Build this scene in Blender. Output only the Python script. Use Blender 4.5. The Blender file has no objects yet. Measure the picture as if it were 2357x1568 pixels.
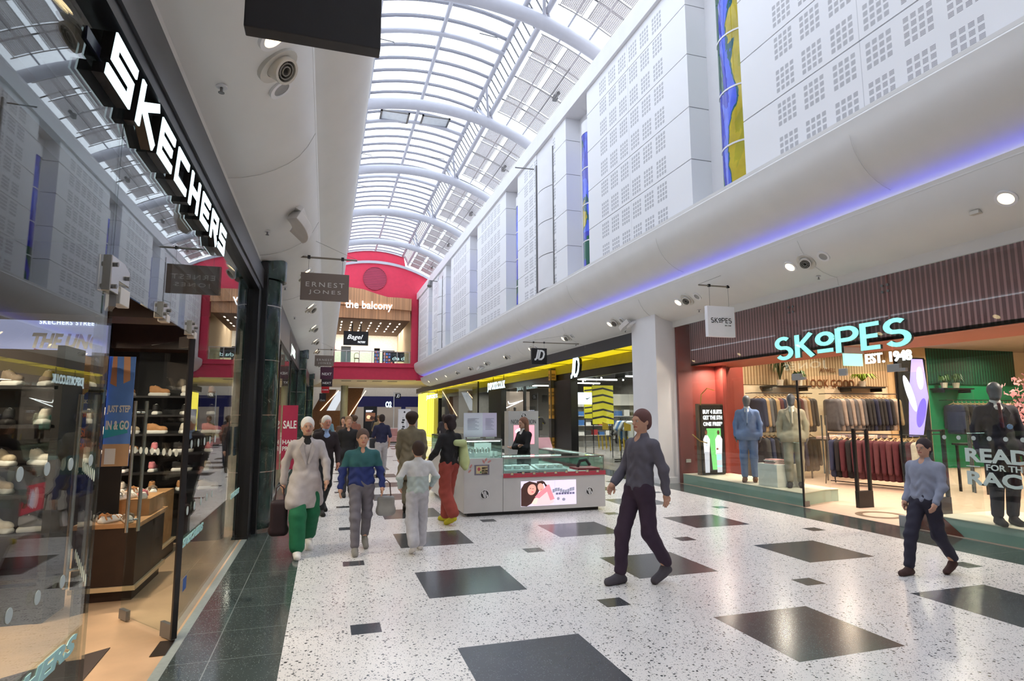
import bpy, math, random
import numpy as np
from mathutils import Vector, Matrix
sc = bpy.context.scene
COL = sc.collection
PI = math.pi
random.seed(7)
# ------------------------------------------------------------------ camera
cam_d = bpy.data.cameras.new('camera'); cam = bpy.data.objects.new('camera', cam_d); COL.objects.link(cam)
cam_d.sensor_width = 36.0; cam_d.sensor_fit = 'HORIZONTAL'; cam_d.lens = 1368.27 * 36.0 / 2357.0
cam_d.clip_start = .05; cam_d.clip_end = 400
_yaw, _pit, _rol = 0.302348, 0.12298, -0.0025525
_fw = Vector((math.sin(_yaw)*math.cos(_pit), math.cos(_yaw)*math.cos(_pit), math.sin(_pit)))
_rt = Vector((math.cos(_yaw), -math.sin(_yaw), 0)); _up = _rt.cross(_fw)
_r2 = _rt*math.cos(_rol) + _up*math.sin(_rol); _u2 = _up*math.cos(_rol) - _rt*math.sin(_rol)
cam.matrix_world = Matrix(((_r2.x,_u2.x,-_fw.x,0),(_r2.y,_u2.y,-_fw.y,0),(_r2.z,_u2.z,-_fw.z,1.7),(0,0,0,1)))
sc.camera = cam
# ------------------------------------------------------------------ world: flat overcast daylight
w = bpy.data.worlds.new('overcast_sky'); sc.world = w; w.use_nodes = True
w.node_tree.nodes['Background'].inputs[0].default_value = (.84, .91, 1.0, 1)
w.node_tree.nodes['Background'].inputs[1].default_value = 1.9
vs = sc.view_settings; vs.view_transform = 'Standard'; vs.look = 'None'; vs.gamma = 1; vs.use_curve_mapping = False
vs.exposure = 0.74
cy = sc.cycles; cy.use_adaptive_sampling = True; cy.adaptive_threshold = .06; cy.adaptive_min_samples = 16; cy.max_bounces = 6; cy.diffuse_bounces = 3; cy.glossy_bounces = 4; cy.transmission_bounces = 6
cy.transparent_max_bounces = 18; cy.caustics_reflective = False; cy.caustics_refractive = False
cy.sample_clamp_indirect = 6; cy.use_denoising = True
try: cy.denoising_prefilter = 'ACCURATE'
except Exception: pass
def area(name, loc, sx, sy, power, col=(1,1,1), rot=(0,0,0), spread=180):
    d = bpy.data.lights.new(name, 'AREA'); d.shape = 'RECTANGLE'; d.size = sx; d.size_y = sy; d.energy = power; d.color = col
    d.spread = math.radians(spread)
    o = bpy.data.objects.new(name, d); COL.objects.link(o); o.location = loc; o.rotation_euler = rot
    return o
def lamps(name, xs, ys, z, power, col, size=.22, spread=160):
    # rows of small square ceiling lamps
    for x in xs:
        for y in ys: area(name, (x, y, z), size, size, power/(len(xs)*len(ys)), col, spread=spread)
def rng_(a, b, n): return [a+(b-a)*i/(max(1,n-1)) for i in range(n)]
lamps('under_balcony_lamp', rng_(1.5,6.5,4), rng_(51.5,64,4), 4.46, 170, (1,.86,.66))
lamps('far_hall_lamp', rng_(0,12,4), (72, 78), 7.9, 420, (1,.95,.88), 1.0)
lamps('food_court_lamp', rng_(.8,6.6,4), (61.5, 64), 10.9, 420, (1,.85,.66), .3)
lamps('suit_shop_lamp', rng_(10.8,20,5), rng_(5,12.8,4), 3.66, 640, (1,.83,.62))
lamps('suit_window_lamp', (9.3,), rng_(5.2,12.6,5), 2.88, 130, (1,.84,.7), .12)
lamps('shoe_shop_lamp', (-4.6,-3.2,-1.9), rng_(3.2,9.5,4), 2.88, 330, (1,.84,.66), .14)
lamps('sport_shop_lamp', rng_(10.5,15,3), rng_(15.5,31,6), 3.75, 1000, (1,.95,.88), .14)
lamps('sport_shop_far_lamp', (10.5,13), rng_(33,48,5), 3.75, 600, (1,.95,.88), .14)
lamps('shop_row_lamp', (-3.6,-2.2), rng_(11.5,35,9), 2.95, 420, (1,.9,.78), .2)
# ------------------------------------------------------------------ materials
def lin(h):
    if isinstance(h, str):
        h = h.lstrip('#'); c = [int(h[i:i+2], 16)/255 for i in (0,2,4)]
    else: c = list(h)
    return tuple(x/12.92 if x <= .04045 else ((x+.055)/1.055)**2.4 for x in c) + (1,)
MATS = {}
def N(nt, t, **k):
    n = nt.nodes.new(t)
    for a, b in k.items():
        if a[0] == '_': n.inputs[a[1:].replace('_',' ')].default_value = b
        else: setattr(n, a, b)
    return n
def L(nt, a, b, i=0, j=0):
    nt.links.new(a.outputs[i], b.inputs[j])
def mat(name, col='#888888', rough=.5, metal=0, var=.06, scale=6, emit=0, bump=0, spec=.5, coat=0):
    if name in MATS: return MATS[name]
    m = bpy.data.materials.new(name); m.use_nodes = True; nt = m.node_tree
    b = nt.nodes['Principled BSDF']; c = lin(col)
    b.inputs['Base Color'].default_value = c; b.inputs['Roughness'].default_value = rough; b.inputs['Metallic'].default_value = metal
    b.inputs['Specular IOR Level'].default_value = spec; b.inputs['Coat Weight'].default_value = coat
    tc = N(nt, 'ShaderNodeTexCoord')
    if var:
        no = N(nt, 'ShaderNodeTexNoise', _Scale=scale, _Detail=4.0); L(nt, tc, no, 3)
        r = N(nt, 'ShaderNodeValToRGB'); L(nt, no, r)
        r.color_ramp.elements[0].position = .3; r.color_ramp.elements[1].position = .7
        r.color_ramp.elements[0].color = tuple(x*(1-var) for x in c[:3])+(1,); r.color_ramp.elements[1].color = tuple(min(1,x*(1+var)) for x in c[:3])+(1,)
        L(nt, r, b, 0, 'Base Color' and 0)
    if bump:
        n2 = N(nt, 'ShaderNodeTexNoise', _Scale=scale*4, _Detail=3.0); L(nt, tc, n2, 3)
        bp = N(nt, 'ShaderNodeBump', _Strength=bump, _Distance=.02); nt.links.new(n2.outputs[0], bp.inputs['Height']); nt.links.new(bp.outputs[0], b.inputs['Normal'])
    if emit:
        b.inputs['Emission Color'].default_value = c; b.inputs['Emission Strength'].default_value = emit
    MATS[name] = m; return m
def glow(name, col, s): return mat(name, col, .5, 0, 0, emit=s)
def glass(name, tint=(.93,.97,.96), f0=.04, rough=.0, haze=0):
    if name in MATS: return MATS[name]
    m = bpy.data.materials.new(name); m.use_nodes = True; nt = m.node_tree; nt.nodes.clear()
    out = N(nt, 'ShaderNodeOutputMaterial'); mx = N(nt, 'ShaderNodeMixShader'); L(nt, mx, out)
    tr = N(nt, 'ShaderNodeBsdfTransparent'); tr.inputs[0].default_value = tint+(1,)
    gl = N(nt, 'ShaderNodeBsdfGlossy'); gl.inputs['Roughness'].default_value = rough
    g = N(nt, 'ShaderNodeNewGeometry'); vm = N(nt, 'ShaderNodeVectorMath', operation='DOT_PRODUCT')
    nt.links.new(g.outputs['Normal'], vm.inputs[0]); nt.links.new(g.outputs['Incoming'], vm.inputs[1])
    a = N(nt, 'ShaderNodeMath', operation='ABSOLUTE'); nt.links.new(vm.outputs['Value'], a.inputs[0])
    s = N(nt, 'ShaderNodeMath', operation='SUBTRACT'); s.inputs[0].default_value = 1; nt.links.new(a.outputs[0], s.inputs[1])
    p = N(nt, 'ShaderNodeMath', operation='POWER'); nt.links.new(s.outputs[0], p.inputs[0]); p.inputs[1].default_value = 5
    q = N(nt, 'ShaderNodeMath', operation='MULTIPLY_ADD'); nt.links.new(p.outputs[0], q.inputs[0]); q.inputs[1].default_value = 1-f0; q.inputs[2].default_value = f0
    nt.links.new(q.outputs[0], mx.inputs[0]); nt.links.new(tr.outputs[0], mx.inputs[1]); nt.links.new(gl.outputs[0], mx.inputs[2])
    MATS[name] = m; return m
def mth(nt, op, a, b=None, c=None):
    n = N(nt, 'ShaderNodeMath', operation=op)
    for i, x in enumerate((a, b, c)):
        if x is None: continue
        if isinstance(x, (int, float)): n.inputs[i].default_value = x
        else: nt.links.new(x, n.inputs[i])
    return n.outputs[0]
def base(name, rough=.5, **k):
    m = bpy.data.materials.new(name); m.use_nodes = True; MATS[name] = m
    b = m.node_tree.nodes['Principled BSDF']; b.inputs['Roughness'].default_value = rough
    return m, m.node_tree, b
def mixc(nt, fac, a, b):
    n = N(nt, 'ShaderNodeMix', data_type='RGBA')
    nt.links.new(fac, n.inputs[0])
    for i, x in ((6, a), (7, b)):
        if isinstance(x, tuple): n.inputs[i].default_value = x
        else: nt.links.new(x, n.inputs[i])
    return n.outputs[2]
def terrazzo():
    m, nt, b = base('terrazzo', .22)
    tc = N(nt, 'ShaderNodeTexCoord'); col = lin('#e6e3e2')
    nz = N(nt, 'ShaderNodeTexNoise', _Scale=1.3, _Detail=5.0); L(nt, tc, nz, 3)
    c0 = mixc(nt, nz.outputs[0], lin('#dcd8d8'), lin('#eeebea'))
    wv = N(nt, 'ShaderNodeTexNoise', _Scale=60.0, _Detail=1.0); L(nt, tc, wv, 3)
    ad = N(nt, 'ShaderNodeMix', data_type='RGBA', blend_type='LINEAR_LIGHT'); ad.inputs[0].default_value = .007
    nt.links.new(tc.outputs[3], ad.inputs[6]); nt.links.new(wv.outputs[1], ad.inputs[7])
    for sc_, th, pr, dark in ((34., .29, .40, '#2b3033'), (60., .30, .42, '#585d60'), (95., .3, .5, '#8d8f92')):
        v = N(nt, 'ShaderNodeTexVoronoi', _Scale=sc_); v.inputs['Randomness'].default_value = 1; nt.links.new(ad.outputs[2], v.inputs['Vector'])
        sx = N(nt, 'ShaderNodeSeparateColor'); nt.links.new(v.outputs['Color'], sx.inputs[0])
        thr = mth(nt, 'MULTIPLY', sx.outputs[1], th*1.3)
        f = mth(nt, 'MULTIPLY', mth(nt, 'LESS_THAN', v.outputs['Distance'], thr), mth(nt, 'LESS_THAN', sx.outputs[0], pr*1.5))
        c0 = mixc(nt, f, c0, lin(dark))
    # fine joints between the slabs
    nt.links.new(c0, b.inputs['Base Color']); return m
def darkstone(name, a, c, sp, rough=.12, joints=True):
    m, nt, b = base(name, rough)
    tc = N(nt, 'ShaderNodeTexCoord'); nz = N(nt, 'ShaderNodeTexNoise', _Scale=3.0, _Detail=6.0); L(nt, tc, nz, 3)
    c0 = mixc(nt, nz.outputs[0], lin(a), lin(c))
    v = N(nt, 'ShaderNodeTexVoronoi', _Scale=110.0); L(nt, tc, v, 3)
    sx = N(nt, 'ShaderNodeSeparateColor'); nt.links.new(v.outputs['Color'], sx.inputs[0])
    f = mth(nt, 'MULTIPLY', mth(nt, 'LESS_THAN', v.outputs['Distance'], .3), mth(nt, 'LESS_THAN', sx.outputs[0], .22))
    c0 = mixc(nt, f, c0, lin(sp))
    if joints:
        g = N(nt, 'ShaderNodeSeparateXYZ'); L(nt, tc, g, 3)
        j = mth(nt, 'LESS_THAN', mth(nt, 'MODULO', g.outputs[1], .6), .006)
        j2 = mth(nt, 'LESS_THAN', mth(nt, 'ABSOLUTE', mth(nt, 'ADD', g.outputs[0], .715)), .004)
        c0 = mixc(nt, mth(nt, 'MAXIMUM', j, j2), c0, lin('#7c8380'))
    nt.links.new(c0, b.inputs['Base Color']); return m
def marble():
    m, nt, b = base('green_marble', .1)
    tc = N(nt, 'ShaderNodeTexCoord')
    n1 = N(nt, 'ShaderNodeTexNoise', _Scale=2.2, _Detail=9.0, _Distortion=1.2); L(nt, tc, n1, 3)
    r = N(nt, 'ShaderNodeValToRGB'); L(nt, n1, r); e = r.color_ramp.elements
    e[0].position = .3; e[0].color = lin('#10201f'); e[1].position = .75; e[1].color = lin('#3d564e')
    n2 = N(nt, 'ShaderNodeTexNoise', _Scale=1.7, _Detail=4.0, _Distortion=2.0); L(nt, tc, n2, 3)
    d = mth(nt, 'ABSOLUTE', mth(nt, 'SUBTRACT', n2.outputs[0], .5)); f = mth(nt, 'LESS_THAN', d, .0022)
    n3 = N(nt, 'ShaderNodeTexNoise', _Scale=3.1); L(nt, tc, n3, 3)
    f = mth(nt, 'MULTIPLY', f, mth(nt, 'MULTIPLY', n3.outputs[0], 1.1))
    nt.links.new(mixc(nt, f, r.outputs[0], lin('#7f9486')), b.inputs['Base Color']); return m
def stripes(name, a, c, axis, period, duty=.5, rough=.6, emit=0, bump=.0, var=0):
    m, nt, b = base(name, rough)
    tc = N(nt, 'ShaderNodeTexCoord'); g = N(nt, 'ShaderNodeSeparateXYZ'); L(nt, tc, g, 3)
    t = mth(nt, 'FRACT', mth(nt, 'DIVIDE', g.outputs[axis], period)); f = mth(nt, 'LESS_THAN', t, duty)
    c0 = mixc(nt, f, lin(a), lin(c))
    if var:
        cell = mth(nt, 'FLOOR', mth(nt, 'DIVIDE', g.outputs[axis], period)); wn = N(nt, 'ShaderNodeTexWhiteNoise', noise_dimensions='1D'); nt.links.new(cell, wn.inputs['W'])
        h = N(nt, 'ShaderNodeHueSaturation'); nt.links.new(c0, h.inputs['Color']); nt.links.new(mth(nt, 'MULTIPLY_ADD', wn.outputs[0], var, 1-var/2), h.inputs['Value']); c0 = h.outputs[0]
    nt.links.new(c0, b.inputs['Base Color'])
    if emit: nt.links.new(c0, b.inputs['Emission Color']); b.inputs['Emission Strength'].default_value = emit
    return m
def acoustic():
    # white panels with groups of 4 x 4 small slotted holes; object space: y along the wall, z up
    m, nt, b = base('perforated_panel', .55)
    tc = N(nt, 'ShaderNodeTexCoord'); g = N(nt, 'ShaderNodeSeparateXYZ'); L(nt, tc, g, 3)
    Y, Z = g.outputs[1], g.outputs[2]
    u = mth(nt, 'SUBTRACT', mth(nt, 'FLOORED_MODULO', mth(nt, 'SUBTRACT', Y, 12.94-3.395), 6.79), 3.395)   # distance from the panel's middle joint
    au = mth(nt, 'ABSOLUTE', u)
    k = mth(nt, 'SUBTRACT', au, .09)
    pc = mth(nt, 'FLOORED_MODULO', k, .58); inp = mth(nt, 'LESS_THAN', pc, .42)
    rng = mth(nt, 'MULTIPLY', mth(nt, 'GREATER_THAN', k, 0), mth(nt, 'LESS_THAN', k, 1.74))
    zz = mth(nt, 'SUBTRACT', Z, 6.54); pz = mth(nt, 'FLOORED_MODULO', zz, .6); inz = mth(nt, 'LESS_THAN', pz, .41)
    zr = mth(nt, 'MULTIPLY', mth(nt, 'GREATER_THAN', Z, 5.94), mth(nt, 'LESS_THAN', Z, 11.2))
    sy = mth(nt, 'LESS_THAN', mth(nt, 'FLOORED_MODULO', pc, .108), .075); sz = mth(nt, 'LESS_THAN', mth(nt, 'FLOORED_MODULO', pz, .108), .075)
    sl = mth(nt, 'LESS_THAN', mth(nt, 'FLOORED_MODULO', pz, .0154), .0085)
    f = inp
    for x in (rng, inz, zr, sy, sz, sl): f = mth(nt, 'MULTIPLY', f, x)
    jv = mth(nt, 'LESS_THAN', au, .006)
    f = mth(nt, 'MAXIMUM', f, mth(nt, 'MULTIPLY', jv, .4))
    nt.links.new(mixc(nt, f, lin('#ededf0'), lin('#77777f')), b.inputs['Base Color']); return m
def blueglass():
    m, nt, b = base('stained_glass', .08)
    g = N(nt, 'ShaderNodeNewGeometry'); mp = N(nt, 'ShaderNodeMapping'); nt.links.new(g.outputs['Position'], mp.inputs[0]); mp.inputs['Scale'].default_value = (1.2,1.0,.45)
    n1 = N(nt, 'ShaderNodeTexNoise', _Scale=1.3, _Detail=5.0, _Distortion=.5); L(nt, mp, n1)
    sp = N(nt, 'ShaderNodeSeparateXYZ'); nt.links.new(g.outputs['Position'], sp.inputs[0])
    bias = mth(nt, 'MULTIPLY', mth(nt, 'MULTIPLY', mth(nt, 'LESS_THAN', sp.outputs[1], 11), mth(nt, 'SUBTRACT', 9.33, sp.outputs[1])), .8)
    low = mth(nt, 'MULTIPLY', mth(nt, 'LESS_THAN', sp.outputs[2], 7.2), -.17)
    v = mth(nt, 'ADD', mth(nt, 'ADD', n1.outputs[0], bias), mth(nt, 'MULTIPLY', low, mth(nt, 'GREATER_THAN', sp.outputs[1], 11)))
    r = N(nt, 'ShaderNodeValToRGB'); r.color_ramp.interpolation = 'CONSTANT'; nt.links.new(v, r.inputs[0]); e = r.color_ramp.elements
    e[0].position = 0; e[0].color = lin('#14503f'); e[1].position = .37; e[1].color = lin('#2f36a8')
    for p, c in ((.47, '#4258cc'), (.6, '#17505c'), (.635, '#a8981f'), (.8, '#958f18')):
        x = e.new(p); x.color = lin(c)
    n2 = N(nt, 'ShaderNodeTexNoise', _Scale=3.0, _Detail=5.0); nt.links.new(g.outputs['Position'], n2.inputs[0])
    h = N(nt, 'ShaderNodeHueSaturation'); L(nt, r, h, 0, 4); nt.links.new(mth(nt, 'MULTIPLY_ADD', n2.outputs[0], .9, .55), h.inputs['Value'])
    nt.links.new(h.outputs[0], b.inputs['Base Color']); nt.links.new(h.outputs[0], b.inputs['Emission Color']); b.inputs['Emission Strength'].default_value = .15
    return m
TERR = terrazzo(); STONE = darkstone('dark_granite', '#3a4241', '#4e5755', '#8d9894'); TILE = darkstone('black_inlay', '#3a3e43', '#484c50', '#6f7579', .19, joints=False)
MARB = marble(); PERF = acoustic(); BLUE = blueglass()
WHITE = mat('white_paint', '#e6e5e8', .45, var=.02, scale=2); SOFF = mat('soffit_paint', '#e0dedc', .5, var=.02, scale=2)
STEELW = mat('white_steel', '#b9b9c2', .4, var=.02); BLACK = mat('black_metal', '#1b1a1d', .35, var=.1); DARK = mat('dark_void', '#0c0c0e', .7, var=.1)
CHROME = mat('brushed_steel', '#b9b6b2', .25, metal=1, var=.03); GREYM = mat('grey_metal', '#7d7c7c', .4, metal=.6, var=.05)
RED = mat('crimson_paint', '#d5304f', .55, var=.05, scale=3); YEL = mat('yellow_paint', '#e8d51c', .4, var=.04)
GL = glass('clear_glass'); GLR = glass('roof_glass', (.97,.98,1.0), .02); GLG = glass('green_glass', (.80,.92,.89), .05)
WOOD = mat('light_oak', '#b98a5c', .5, var=.18, scale=9); WOODD = mat('dark_wood', '#2e1c14', .45, var=.2, scale=8)
# ------------------------------------------------------------------ mesh builder
def off(p):
    v = Vector((0,0,0))
    while p is not None: v += p.location; p = p.parent
    return v
class MB:
    def __init__(s): s.v = []; s.f = []; s.mi = []
    def add(s, vs, fs, m=0):
        n = len(s.v); s.v += [tuple(map(float, p)) for p in vs]; s.f += [[i+n for i in f] for f in fs]; s.mi += [m]*len(fs); return s
    def box(s, x0, x1, y0, y1, z0, z1, m=0):
        return s.add([(x,y,z) for z in (z0,z1) for y in (y0,y1) for x in (x0,x1)], [(0,2,3,1),(4,5,7,6),(0,1,5,4),(2,6,7,3),(0,4,6,2),(1,3,7,5)], m)
    def quad(s, a, b, c, d, m=0): return s.add([a,b,c,d], [(0,1,2,3)], m)
    def tube(s, path, r, n=12, m=0, cap=True, sx=1.0):
        P = [Vector(p) for p in path]; k = len(P); R = r if isinstance(r, (list,tuple)) else [r]*k
        up = None; rings = []
        for i in range(k):
            t = (P[min(i+1,k-1)]-P[max(i-1,0)]).normalized()
            if up is None:
                up = Vector((0,0,1)) if abs(t.z) < .9 else Vector((1,0,0))
            u = t.cross(up).normalized(); v = u.cross(t).normalized(); up = v
            rings += [P[i] + (u*math.cos(a)*sx + v*math.sin(a))*R[i] for a in (2*PI*j/n for j in range(n))]
        fs = [(i*n+j, (i+1)*n+j, (i+1)*n+(j+1)%n, i*n+(j+1)%n) for i in range(k-1) for j in range(n)]
        if cap: fs += [tuple(range(n)), tuple(range((k-1)*n+n-1, (k-1)*n-1, -1))]
        return s.add(rings, fs, m)
    def cyl(s, a, b, r, r2=None, n=16, m=0): return s.tube([a,b], [r, r if r2 is None else r2], n, m)
    def sph(s, c, r, n=12, m=0):
        r = r if isinstance(r, (list,tuple)) else (r,r,r); k = max(4, n//2); vs = []
        for i in range(k+1):
            t = PI*i/k
            vs += [(c[0]+r[0]*math.sin(t)*math.cos(2*PI*j/n), c[1]+r[1]*math.sin(t)*math.sin(2*PI*j/n), c[2]+r[2]*math.cos(t)) for j in range(n)]
        return s.add(vs, [(i*n+j, (i+1)*n+j, (i+1)*n+(j+1)%n, i*n+(j+1)%n) for i in range(k) for j in range(n)], m)
    def prism(s, pts, ax, d0, d1, m=0):
        # pts 2-D; ax 'y': (x,z) pushed along y; 'x': (y,z); 'z': (x,y)
        f = {'y': lambda p, d: (p[0], d, p[1]), 'x': lambda p, d: (d, p[0], p[1]), 'z': lambda p, d: (p[0], p[1], d)}[ax]
        n = len(pts); vs = [f(p, d0) for p in pts] + [f(p, d1) for p in pts]
        return s.add(vs, [tuple(range(n-1,-1,-1)), tuple(range(n, 2*n))] + [(i, (i+1)%n, n+(i+1)%n, n+i) for i in range(n)], m)
    def sheet(s, prof, y0, y1, th, m=0, ny=1):
        # an open (x,z) profile pushed along y, with thickness th to its left
        k = len(prof); nn = []
        for i in range(k):
            a = Vector(prof[max(i-1,0)]); b = Vector(prof[min(i+1,k-1)]); t = (b-a).normalized(); nn.append((prof[i][0]-t.y*th, prof[i][1]+t.x*th))
        return s.prism(list(prof)+nn[::-1], 'y', y0, y1, m)
    def lathe(s, prof, c, n=20, m=0):
        vs = [(c[0]+r*math.cos(2*PI*j/n), c[1]+r*math.sin(2*PI*j/n), c[2]+z) for r, z in prof for j in range(n)]
        return s.add(vs, [(i*n+j, i*n+(j+1)%n, (i+1)*n+(j+1)%n, (i+1)*n+j) for i in range(len(prof)-1) for j in range(n)], m)
    def strk(s, pts, wd, T, d=.02, m=0):
        # a mitred ribbon along 2-D points, thickness d; T maps (u,v,depth) to space
        P = [Vector(p) for p in pts]; k = len(P); l = []; r = []
        for i in range(k):
            a = (P[i]-P[i-1]).normalized() if i else None; b = (P[i+1]-P[i]).normalized() if i < k-1 else None
            a = a or b; b = b or a; na = Vector((-a.y,a.x)); nb = Vector((-b.y,b.x)); mm = (na+nb)
            mm = mm.normalized() if mm.length > 1e-6 else na; q = wd/2/max(.35, mm.dot(na)); l.append(P[i]+mm*q); r.append(P[i]-mm*q)
        vs = [T(p.x,p.y,0) for p in l]+[T(p.x,p.y,0) for p in r]+[T(p.x,p.y,d) for p in l]+[T(p.x,p.y,d) for p in r]
        fs = []
        for i in range(k-1):
            fs += [(i,i+1,k+i+1,k+i),(2*k+i,3*k+i,3*k+i+1,2*k+i+1),(i,2*k+i,2*k+i+1,i+1),(k+i,k+i+1,3*k+i+1,3*k+i)]
        fs += [(0,k,3*k,2*k),(k-1,3*k-1,4*k-1,2*k-1)]
        return s.add(vs, fs, m)
    def build(s, name, mats, parent=None, smooth=False, bev=0, kind=None, label=None):
        me = bpy.data.meshes.new(name); o_ = off(parent)
        me.from_pydata([(a-o_.x, b-o_.y, c-o_.z) for a, b, c in s.v], [], s.f)
        mats = mats if isinstance(mats, (list,tuple)) else [mats]
        for m in mats: me.materials.append(m)
        me.polygons.foreach_set('material_index', s.mi)
        if smooth:
            me.polygons.foreach_set('use_smooth', [True]*len(s.f))
            if smooth is True and hasattr(me, 'set_sharp_from_angle'): me.set_sharp_from_angle(angle=math.radians(40))
        me.validate()
        o = bpy.data.objects.new(name, me); COL.objects.link(o); o.parent = parent
        if bev:
            b = o.modifiers.new('edge', 'BEVEL'); b.width = bev; b.segments = 2; b.limit_method = 'ANGLE'; b.angle_limit = math.radians(50)
        if kind: o['kind'] = kind
        if label: o['label'] = label
        return o
def T_(face, o):
    x, y, z = o
    return {'-y': lambda u, v, d: (x+u, y-d, z+v), '+x': lambda u, v, d: (x+d, y+u, z+v), '-x': lambda u, v, d: (x-d, y-u, z+v), '+y': lambda u, v, d: (x-u, y+d, z+v), '+z': lambda u, v, d: (x+u, y+v, z+d)}[face]
def tag(o, label, cat, group=None):
    o['label'] = label; o['category'] = cat
    if group: o['group'] = group
    return o
def thing(name, label, cat, loc=(0,0,0), group=None):
    o = bpy.data.objects.new(name, None); COL.objects.link(o); o.location = loc; o.empty_display_size = .1
    return tag(o, label, cat, group)
def st(name, mb, mats, **k):
    o = mb.build(name, mats, **k); o['kind'] = 'structure'; return o
def kids(o): return [c for c in ALLK.get(o.name, [])]
def dup(root, loc, rz=None, label=None, group=None, swap=None, sc_=None):
    def cp(o, par):
        c = o.copy(); COL.objects.link(c); c.parent = par
        if swap and c.type == 'MESH' and any(m and m.name in swap for m in o.data.materials):
            key = (o.data.name, tuple(sorted((a, b.name) for a, b in swap.items())))
            if key not in SWAP:
                d = o.data.copy()
                for i, m in enumerate(d.materials):
                    if m and m.name in swap: d.materials[i] = swap[m.name]
                SWAP[key] = d
            c.data = SWAP[key]
        for k in o.children: cp(k, c)
        return c
    r = cp(root, None); r.location = loc
    if rz is not None: r.rotation_euler = (0,0,rz)
    if sc_: r.scale = (sc_,)*3
    if label: r['label'] = label
    if group: r['group'] = group
    return r
SWAP = {}
def put(root, loc, rz=0): root.location = loc; root.rotation_euler = (0,0,rz); return root
TXT = {}
def text(s, w, h, m, parent, o, face='-y', name='lettering', bold=0, shear=0, ext=.004, sp=1.0, ca=.5):
    key = (s, bold, shear, sp)
    if key not in TXT:
        c = bpy.data.curves.new('t', 'FONT'); c.body = s; c.offset = bold; c.shear = shear; c.space_character = sp; c.align_x = 'CENTER'; c.resolution_u = 3
        c.fill_mode = 'BOTH'; c.extrude = .01; ob = bpy.data.objects.new('t', c); me = bpy.data.meshes.new_from_object(ob)
        V = np.zeros(len(me.vertices)*3); me.vertices.foreach_get('co', V); V = V.reshape(-1,3)
        F = [tuple(p.vertices) for p in me.polygons]; TXT[key] = (V, F); bpy.data.objects.remove(ob); bpy.data.curves.remove(c); bpy.data.meshes.remove(me)
    V, F = TXT[key]
    if len(V) == 0: return None
    mn, mx = V.min(0), V.max(0); sx = w/(mx[0]-mn[0]) if w else None; sy = h/(mx[1]-mn[1]) if h else sx
    if sx is None: sx = sy
    T = T_(face, o); mb = MB()
    mb.add([T((v[0]-(mn[0]+mx[0])/2)*sx, (v[1]-mn[1]-(mx[1]-mn[1])*ca)*sy, ext if v[2] > 0 else 0) for v in V], F)
    return mb.build(name, m, parent)
def pic(name, parent, face, o, w, h, layers, th=.012, back=None):
    # a printed picture: thin board of its own thickness with flat shapes (u,v in 0..1) printed on its face
    T = T_(face, o); mb = MB(); mats = []
    def mi(m):
        if m not in mats: mats.append(m)
        return mats.index(m)
    P = [(0,0),(w,0),(w,h),(0,h)]; vs = [T(u,v,0) for u, v in P]+[T(u,v,th) for u, v in P]
    mb.add(vs, [(0,3,2,1),(4,5,6,7),(0,1,5,4),(1,2,6,5),(2,3,7,6),(3,0,4,7)], mi(back or layers[0]))
    for k, (m, sh) in enumerate(layers[1:]):
        if sh[0] == 'r': pts = [(sh[1],sh[2]),(sh[3],sh[2]),(sh[3],sh[4]),(sh[1],sh[4])]
        elif sh[0] == 'e':
            a = math.radians(sh[5]) if len(sh) > 5 else 0
            pts = []
            for j in range(20):
                x = sh[3]*w*math.cos(2*PI*j/20); y = sh[4]*h*math.sin(2*PI*j/20)
                pts.append((sh[1]+(x*math.cos(a)-y*math.sin(a))/w, sh[2]+(x*math.sin(a)+y*math.cos(a))/h))
        else: pts = sh[1]
        pts = [(min(1,max(0,u)), min(1,max(0,v))) for u, v in pts]
        mb.add([T(u*w, v*h, th+.0006*(k+1)) for u, v in pts], [tuple(range(len(pts)))], mi(m))
    return mb.build(name, mats, parent)
ORD = ('first second third fourth fifth sixth seventh eighth ninth tenth eleventh twelfth thirteenth fourteenth fifteenth sixteenth seventeenth eighteenth nineteenth twentieth '
       'twenty-first twenty-second twenty-third twenty-fourth twenty-fifth twenty-sixth twenty-seventh twenty-eighth twenty-ninth thirtieth').split()
# ------------------------------------------------------------------ floor
def floor():
    mb = MB(); xs = {-1.04,-.97,-.24,7.54,8.36}; ys = {-1.5, 50.0}
    LX = [(.98+2.19*k, 1.94+2.19*k) for k in range(3)]; SX = [(.25+2.19*k, .485+2.19*k) for k in range(4)]
    P0 = 2.193; LY = [(3.545+P0*j, 4.505+P0*j) for j in range(-2, 21)]; SY = [(5.005+P0*j, 5.235+P0*j) for j in range(-3, 21)]
    for a in LX+SX: xs |= set(a)
    for a in LY+SY: ys |= set(a)
    xs = sorted(xs); ys = sorted(ys)
    inn = lambda v, R: any(a-1e-6 <= v <= b+1e-6 for a, b in R)
    for x0, x1 in zip(xs, xs[1:]):
        for y0, y1 in zip(ys, ys[1:]):
            cx, cy_ = (x0+x1)/2, (y0+y1)/2
            if cx < -.97: m = 3
            elif cx < -.24 or cx > 7.54: m = 1
            elif (inn(cx, LX) and inn(cy_, LY)) or (inn(cx, SX) and inn(cy_, SY)): m = 2
            else: m = 0
            mb.quad((x0,y0,0),(x1,y0,0),(x1,y1,0),(x0,y1,0), m)
    mb.quad((-1.04,50,0),(8.36,50,0),(8.36,90,0),(-1.04,90,0), 0); mb.quad((8.36,50,0),(16,50,0),(16,90,0),(8.36,90,0), 0); mb.quad((-8,50,0),(-1.04,50,0),(-1.04,90,0),(-8,90,0), 0)
    mb.box(-8, 24, -1.5, 90, -.3, -.02, 1)
    st('floor', mb, [TERR, STONE, TILE, mat('threshold_stone', '#9aa39f', .3, var=.1, scale=30)])
floor()
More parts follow.
